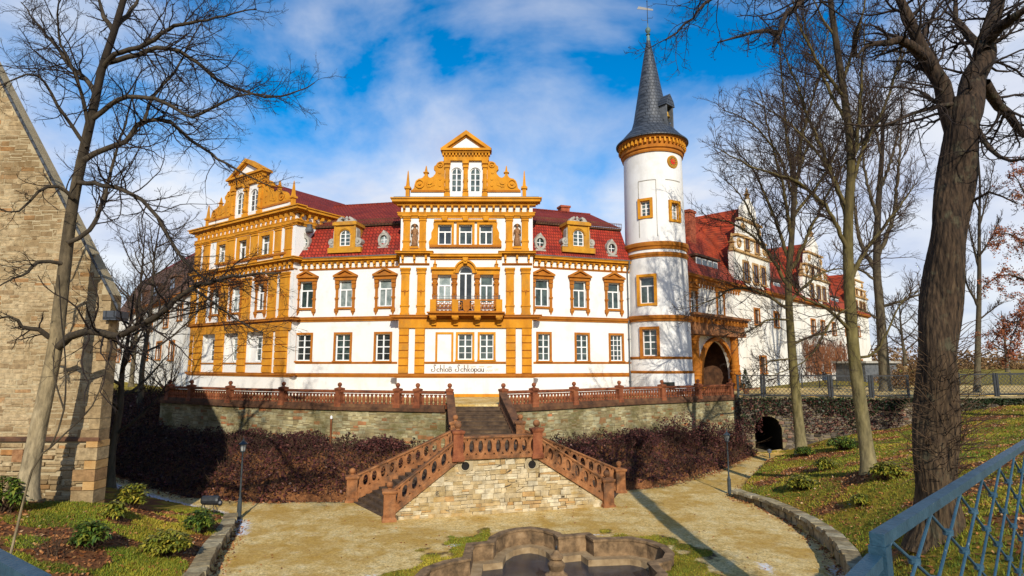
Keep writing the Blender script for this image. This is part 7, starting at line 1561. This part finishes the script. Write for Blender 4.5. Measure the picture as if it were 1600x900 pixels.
# brambles and dead growth on the slope below the terrace wall
def rand_quads(x, y, z, size, rng, flat=.5, asp=.5):
    n = len(x); c = np.stack([x, y, z], -1); a = rng.normal(size=(n, 3)); a[:, 2] *= flat; a /= np.linalg.norm(a, axis=1, keepdims=True); b = np.cross(a, rng.normal(size=(n, 3))); b /= np.linalg.norm(b, axis=1, keepdims=True)+1e-9; s = (size*rng.uniform(.5, 1.4, n))[:, None]
    return np.stack([c-a*s, c+b*s*asp, c+a*s, c-b*s*asp], 1).reshape(-1, 3), np.arange(4*n).reshape(-1, 4)
rng = np.random.default_rng(77)
def scatter(n, x0, x1, y0, y1, cond):
    xs, ys = [], []; got = 0
    while got < n:
        x = rng.uniform(x0, x1, n*2); y = rng.uniform(y0, y1, n*2); k = cond(x, y); xs.append(x[k]); ys.append(y[k]); got += k.sum()
    return np.concatenate(xs)[:n], np.concatenate(ys)[:n]
on_slope = lambda x, y: inside(SLOPE, x, y) & ~inside(COURT, x, y) & ~inside(TERR, x, y+.1) & ~((x > -8.3) & (x < 6.0) & (y < 34.2-np.abs(x+1)*.28) & (y > 26) & (pdist([(-8.06,30.1),(-3,31.2),(.45,31.5),(5.78,32.2)], x, y) > -.1) & inside([(-8.3,30.0),(-3,31.6),(-3.9,34.3),(-.3,34.3),(.5,31.9),(6,32.3),(5,28),(-6,25)], x, y))
x, y = scatter(46000, -38, 19, 29, 62, on_slope); dw = pdist(RW, x, y); hb = .34+.42*vnoise(x, y, 1.3, 8)+.2*vnoise(x, y, 3.1, 2)+.25*np.exp(-dw*.8); z = height(x, y)+rng.random(len(x))**.8*np.clip(hb, .08, 1)
V, Q = rand_quads(x, y, z, .085, rng, .7, .55); tt = np.repeat(np.clip(rng.beta(1.6, 2.2, len(x))+.06*vnoise(x, y, .8, 3), 0, 1), 4)
o = npmesh('brambles', V, Q, 'bramble', kind='stuff', tint=tt); tag(o, 'dark red brown brambles covering the slope below the terrace wall', 'brambles', kind='stuff')
n = 5200; x, y = scatter(n, -38, 19, 29, 62, on_slope); z = height(x, y); P = np.zeros((n, 5, 3)); P[:, 0] = np.stack([x, y, z], -1); d = rng.normal(size=(n, 3))*np.array([.7, .7, .3])+np.array([0, 0, 1.1])
for j in range(1, 5): d = d+rng.normal(size=d.shape)*.2+np.array([0, 0, -.12]); d /= np.linalg.norm(d, axis=1, keepdims=True); P[:, j] = P[:, j-1]+d*rng.uniform(.10, .36, (n, 1))
V, Q = tubes(P, np.full((n, 5), .009), 3); o = npmesh('bramble_canes', V, Q, 'twig_warm', kind='stuff'); tag(o, 'thin bramble canes arching over the slope below the terrace wall', 'brambles', kind='stuff')
# brown bushes against the right part of the wall
def bush(x, y, r, h, n, seed, label, m='bramble', cat='bush', group=None, size=.07, zb=None):
    rg = np.random.default_rng(seed); z = gz(x, y) if zb is None else zb; t, C = stems('winter_bush', label, x, y, z, 14, h*1.0, seed, 'twig_warm', cat, group, .8, .014, ((4,.5,38),(4,.5,38)))
    u = rg.normal(size=(n, 3)); u /= np.linalg.norm(u, axis=1, keepdims=True); q = rg.random(n)**.4; lump = 1+.25*np.sin(u[:, 0]*5+seed)*np.cos(u[:, 2]*4+seed*2)
    X = x+u[:, 0]*r*q*lump; Yy = y+u[:, 1]*r*.8*q*lump; Zz = z+h*.5+u[:, 2]*h*.5*q*lump; V, Q = rand_quads(X, Yy, Zz, size, rg, .8, .55); npmesh('foliage', V, Q, m, t, tint=np.repeat(rg.beta(1.6, 2.0, n), 4)); return t
for i, (px, Yb, r, h, lab) in enumerate(((1000, 37.0, 1.3, 1.3, 'brown winter bush against the right retaining wall, nearest the stairs'), (1060, 40.2, 1.7, 2.2, 'tall red brown winter bush against the retaining wall below the tower'), (1105, 42.2, 1.3, 1.8, 'red brown winter bush right behind the right lamp post'), (1150, 44.3, 1.3, 2.4, 'dark winter bush in the wall corner left of the tunnel'), (905, 34.6, 1.2, .9, 'low brown winter bush right of the stairs foot'), (395, 37.2, 1.5, .9, 'low dark winter bush below the shaded wall at left'), (600, 34.0, 1.4, .9, 'low brown winter bush left of the stairs'), (470, 35.3, 1.6, 1.0, 'dark winter bush below the middle of the left wall'))):
    a = at(px, 650, Yb); bush(a.x, Yb, r, h, 1500, 90+i, lab, group='winter bushes along the retaining wall')
# yellow dry bushes and brown thicket beyond the road
a = at(1432, 590, 52); bush(a.x, 52, 2.3, 2.2, 1800, 101, 'yellow brown dry bush beside the thick trunk beyond the fence', 'dry_bush', size=.12)
a = at(1398, 592, 56); bush(a.x, 56, 2.0, 1.5, 1200, 102, 'dry brown bush below the many limbed tree beyond the fence', 'dry_bush', size=.12)
# ivy hanging over the moat wall
P = PMW; n = 16000; s = rng.uniform(.2, 34, n); dens = vnoise(s, s*0, .5, 4)*.5+.45; keep = rng.random(n) < np.clip(dens+.25*(s > 5), .08, 1); s = s[keep]; n = len(s); zz = -.2-rng.random(n)**1.3*np.clip(1.3+.8*np.sin(s*.9)+.5*np.sin(s*2.3), .3, 2.6); pts = np.array([P.p(a, 0, rng.uniform(.03, .22)) for a in s]); ok = ~((s > 1.9) & (s < 4.0) & (zz < -1.5))
V, Q = rand_quads(pts[ok, 0], pts[ok, 1], zz[ok], .085, rng, 1, .7); o = npmesh('ivy', V, Q, 'ivy_leaf', kind='stuff', tint=np.repeat(rng.beta(1.5, 2, ok.sum()), 4)); tag(o, 'dark ivy hanging over the moat wall below the fence', 'ivy', kind='stuff')
n = 3500; s = rng.uniform(-.1, 12, n); zz = -.25-rng.random(n)*2.6; pts = np.array([P.p(max(a, .02), 0, rng.uniform(.04, .35)) for a in s]); ok = ~((s > 1.95) & (s < 3.95) & (zz < -1.7))
V, Q = rand_quads(pts[ok, 0], pts[ok, 1], zz[ok], .075, rng, 1, .6); o = npmesh('dead_creeper', V, Q, 'bramble', kind='stuff', tint=np.repeat(rng.beta(1.5, 2, ok.sum()), 4)); tag(o, 'dead brown creeper on the wall corner round the tunnel', 'creeper', kind='stuff')
# climber on the entrance wing wall
Ps, Rs = [], []
for i in range(420):
    px = rng.uniform(1262, 1330); s, z_ = FE.uv(px, 583, .1); row = []; d = np.array([rng.normal()*.35, 1.0]); p = np.array([s, .2+rng.random()*3.5])
    for j in range(9): d = d+rng.normal(size=2)*.45; d /= np.linalg.norm(d); d[1] = abs(d[1])*.8+.1; p = p+d*.42; row.append(FE.p(p[0], min(p[1], ZEE-.6), .06+.05*rng.random()))
    Ps.append(row); Rs.append(np.linspace(.04, .018, 9))
V, Q = tubes(np.array(Ps), np.array(Rs), 3); o = npmesh('wall_climber', V, Q, 'brown_wood', kind='stuff'); tag(o, 'bare brown climber spread over the entrance wing wall', 'climber', kind='stuff')
# grass on the banks and beside the basin
def cover(x, y): return vnoise(x, y, .75, 9)*.9+np.where(np.asarray(x) < 0, .58, .34)+vnoise(x, y, 2.1, 4)*.3
on_bank = lambda x, y: (~inside(COURT_IN, x, y)) & (~inside(TERR, x, y+.6)) & (~inside(SLOPE, x, y)) & ((x < -9.0) | (x > 8.6) | ((x > 2.5) & (y < 12.5))) & (np.abs(x) < y*1.05+1)
def grass_patch(n, x0, x1, y0, y1, cond, h, name, label, shift=0.0):
    x, y = scatter(n, x0, x1, y0, y1, lambda a, b: cond(a, b) & (rng.random(len(a)) < np.clip(14/np.maximum(b, 9), .25, 1.2)/1.2)); z = height(x, y); a = rng.uniform(0, 6.28, n); hh = h*rng.uniform(.5, 1.3, n); w_ = .006+.0006*y; dx, dy = np.cos(a), np.sin(a); ln = rng.normal(size=(n, 2))*.5
    V = np.stack([np.stack([x-dx*w_, y-dy*w_, z-.01], -1), np.stack([x+dx*w_, y+dy*w_, z-.01], -1), np.stack([x+ln[:, 0]*hh, y+ln[:, 1]*hh, z+hh], -1)], 1).reshape(-1, 3)
    tn = np.clip(.38+shift+.30*vnoise(x, y, .6, 12)+rng.normal(size=n)*.14, 0, 1); o = npmesh(name, V, np.arange(3*n).reshape(-1, 3), 'grass_blade', kind='stuff', tint=np.repeat(tn, 3)); return tag(o, label, 'grass', kind='stuff')
mossy = lambda x, y: on_bank(x, y) & (cover(x, y) < .62)
grass_patch(60000, -30, -8, 9, 30, lambda x, y: mossy(x, y) & ~((y > 20.6) & (x < -14.4)), .075, 'grass', 'short winter grass with moss on the left lawn')
grass_patch(84000, 2.5, 40, 4.8, 44, mossy, .075, 'grass', 'short yellow green winter grass on the right bank')
ring = lambda x, y: inside(COURT, x, y) & (y < 25) & ((x < -.9) | (x > 3.6)) & ~inside(BASIN, 1.05+(x-1.05)/1.08, 19.5+(y-19.5)/1.08) & (1.65-pdist(BASIN, x, y, True)/1.25+vnoise(x, y, 1.6, 2)*.8 > .45)
grass_patch(15000, -7, 10, 15, 26, ring, .05, 'grass', 'patchy short grass growing in the gravel round the fountain basin', -.02)
# fallen leaves
x, y = scatter(24000, -30, 40, 5, 44, lambda x, y: on_bank(x, y) & ~((y > 20.6) & (x < -14.4) & (x > -40)) & (rng.random(len(x)) < np.clip(cover(x, y)*1.3-.15, .10, 1))); z = height(x, y)+.03
V, Q = rand_quads(x, y, z, .055, rng, .25, .6); o = npmesh('fallen_leaves', V, Q, 'leaf_litter', kind='stuff', tint=np.repeat(rng.random(len(x)), 4)); tag(o, 'fallen brown leaves lying over both lawns', 'leaves', kind='stuff')
edge = lambda x, y: inside(COURT, x, y) & (np.minimum(pdist(COURT, x, y, True), 9) < .12+.5*rng.random(len(x))**3)
x, y = scatter(4500, -26, 20, 14, 45, edge); z = height(x, y)+.025; V, Q = rand_quads(x, y, z, .05, rng, .25, .6); o = npmesh('fallen_leaves', V, Q, 'leaf_litter', kind='stuff', tint=np.repeat(rng.random(len(x)), 4)); tag(o, 'fallen brown leaves gathered along the edges of the gravel court', 'leaves', kind='stuff')
x, y = scatter(260, -9, 9, 15, 30, lambda x, y: inside(COURT, x, y) & ~inside(BASIN, x, y) & ~inside([(-8.3,30.0),(-3,31.6),(.5,31.9),(6,32.3),(4.8,28.6),(-5.8,26)], x, y)); z = height(x, y)+.02; V, Q = rand_quads(x, y, z, .04, rng, .25, .6); o = npmesh('fallen_leaves', V, Q, 'leaf_litter', kind='stuff', tint=np.repeat(rng.random(len(x)), 4)); tag(o, 'few dead leaves scattered in the middle of the gravel court', 'leaves', kind='stuff')
# distant thicket on the horizon
n = 26000; x = rng.uniform(60, 330, n); yy = 190+rng.uniform(0, 40, n); hh = 6+3.5*vnoise(x, x*0, .07, 2)+2*vnoise(x, x*0, .23, 5); zz = rng.random(n)**.8*hh
V, Q = rand_quads(x, yy, zz, .55, rng, 1, .5); o = npmesh('far_woods', V, Q, 'dry_bush', kind='stuff', tint=np.repeat(rng.beta(1.5, 3, n), 4)); tag(o, 'far brown thicket of bare trees along the meadow on the right', 'woods', kind='stuff')

# ================================================================ THE BLUE RAILING BY THE CAMERA
def blue_railing(a, b, zt, label, cat='railing', lattice=True, post=True, group=None, H=1.05, phase=.0, rail_w=.05):
    F = Frame(a, b); t = thing('blue_railing', label, cat, F.p(F.W/2, zt-H, 0), group)
    MB().fbox(F, -.03, F.W, zt-.045, zt, -rail_w/2, rail_w/2).build('top_rail', 'blue_paint', t)
    MB().fbox(F, .03, F.W, zt-H+.10, zt-H+.145, -.02, .02).build('bottom_rail', 'blue_paint', t)
    if post: MB().fbox(F, -.035, .03, zt-H-.1, zt-.046, -.03, .03).build('post', 'blue_paint', t); MB().fbox(F, F.W-.05, F.W+.01, zt-H-.1, zt-.046, -.03, .03).build('post', 'blue_paint', t)
    if lattice:
        lo, hi, sp = zt-H+.145, zt-.045, .62; h = hi-lo; lean = h*2.05; r = .0075
        def clip(s0, s1):
            f0, f1 = 0., 1.
            d = s1-s0
            for lim, up in ((.03, False), (F.W-.05, True)):
                v0, v1 = s0-lim, s1-lim
                if (v0 < 0) != (v1 < 0):
                    f = -v0/(v1-v0)
                    if (v0 < 0) != up: f0 = max(f0, f)
                    else: f1 = min(f1, f)
                elif (v0 < 0) != up: return None
            return (f0, f1) if f1-f0 > .03 else None
        k = -4
        rods = [[], []]
        k = -6
        while k*sp < F.W+2*lean:
            for q, sg in ((0, 1), (1, -1)):
                s0 = .12+phase+k*sp-sg*lean; s1 = s0+sg*lean; c = clip(s0, s1)
                if c:
                    f0, f1 = c; off = .009*(1 if q == 0 else -1)
                    MB().tube([F.p(s0+(s1-s0)*f0, lo+h*f0, off), F.p(s0+(s1-s0)*f1, lo+h*f1, off)], r, 8).build('rod', 'blue_paint', t)
                rods[q].append(s0)
            k += 1
        for u in rods[0]:
            for v in rods[1]:
                f = (v-u)/(2*lean)
                if .03 < f < .97:
                    s = u+lean*f
                    if .06 < s < F.W-.08:
                        m = MB(); c = F.p(s, lo+h*f, 0); m.lathe([(.012,-.016),(.024,-.013),(.024,.013),(.012,.016)], c, 10); m.build('collar', 'blue_paint', t, smooth=False)
    return t
zr = 1.67; A_ = at_z(1373, 831, zr); B_ = at_z(1650, 659, zr)
blue_railing(A_[:2], B_[:2], zr, 'blue painted iron railing with diagonal lattice rods at bottom right')
zl = 1.60; C_ = at_z(1364, 870, zl); blue_railing(C_[:2], (C_.x-.75, C_.y-.8), zl, 'short blue railing piece turning back from the corner post', lattice=False, post=False)
zl2 = 1.62; C_ = at_z(66, 902, zl2); D_ = at_z(-110, 808, zl2); blue_railing(D_[:2], C_[:2], zl2, 'blue railing whose top shows in the bottom left corner', lattice=True, phase=.1)
# bridge deck the railing stands on
MB().slab([(-4.2,-4),(4.6,-4),(4.5,4.9),(1.35,2.25),(-1.3,1.75),(-2.7,2.5),(-4.2,2.4)], zr-1.45, zr-1.10).build('bridge_deck', 'asphalt', kind='structure')
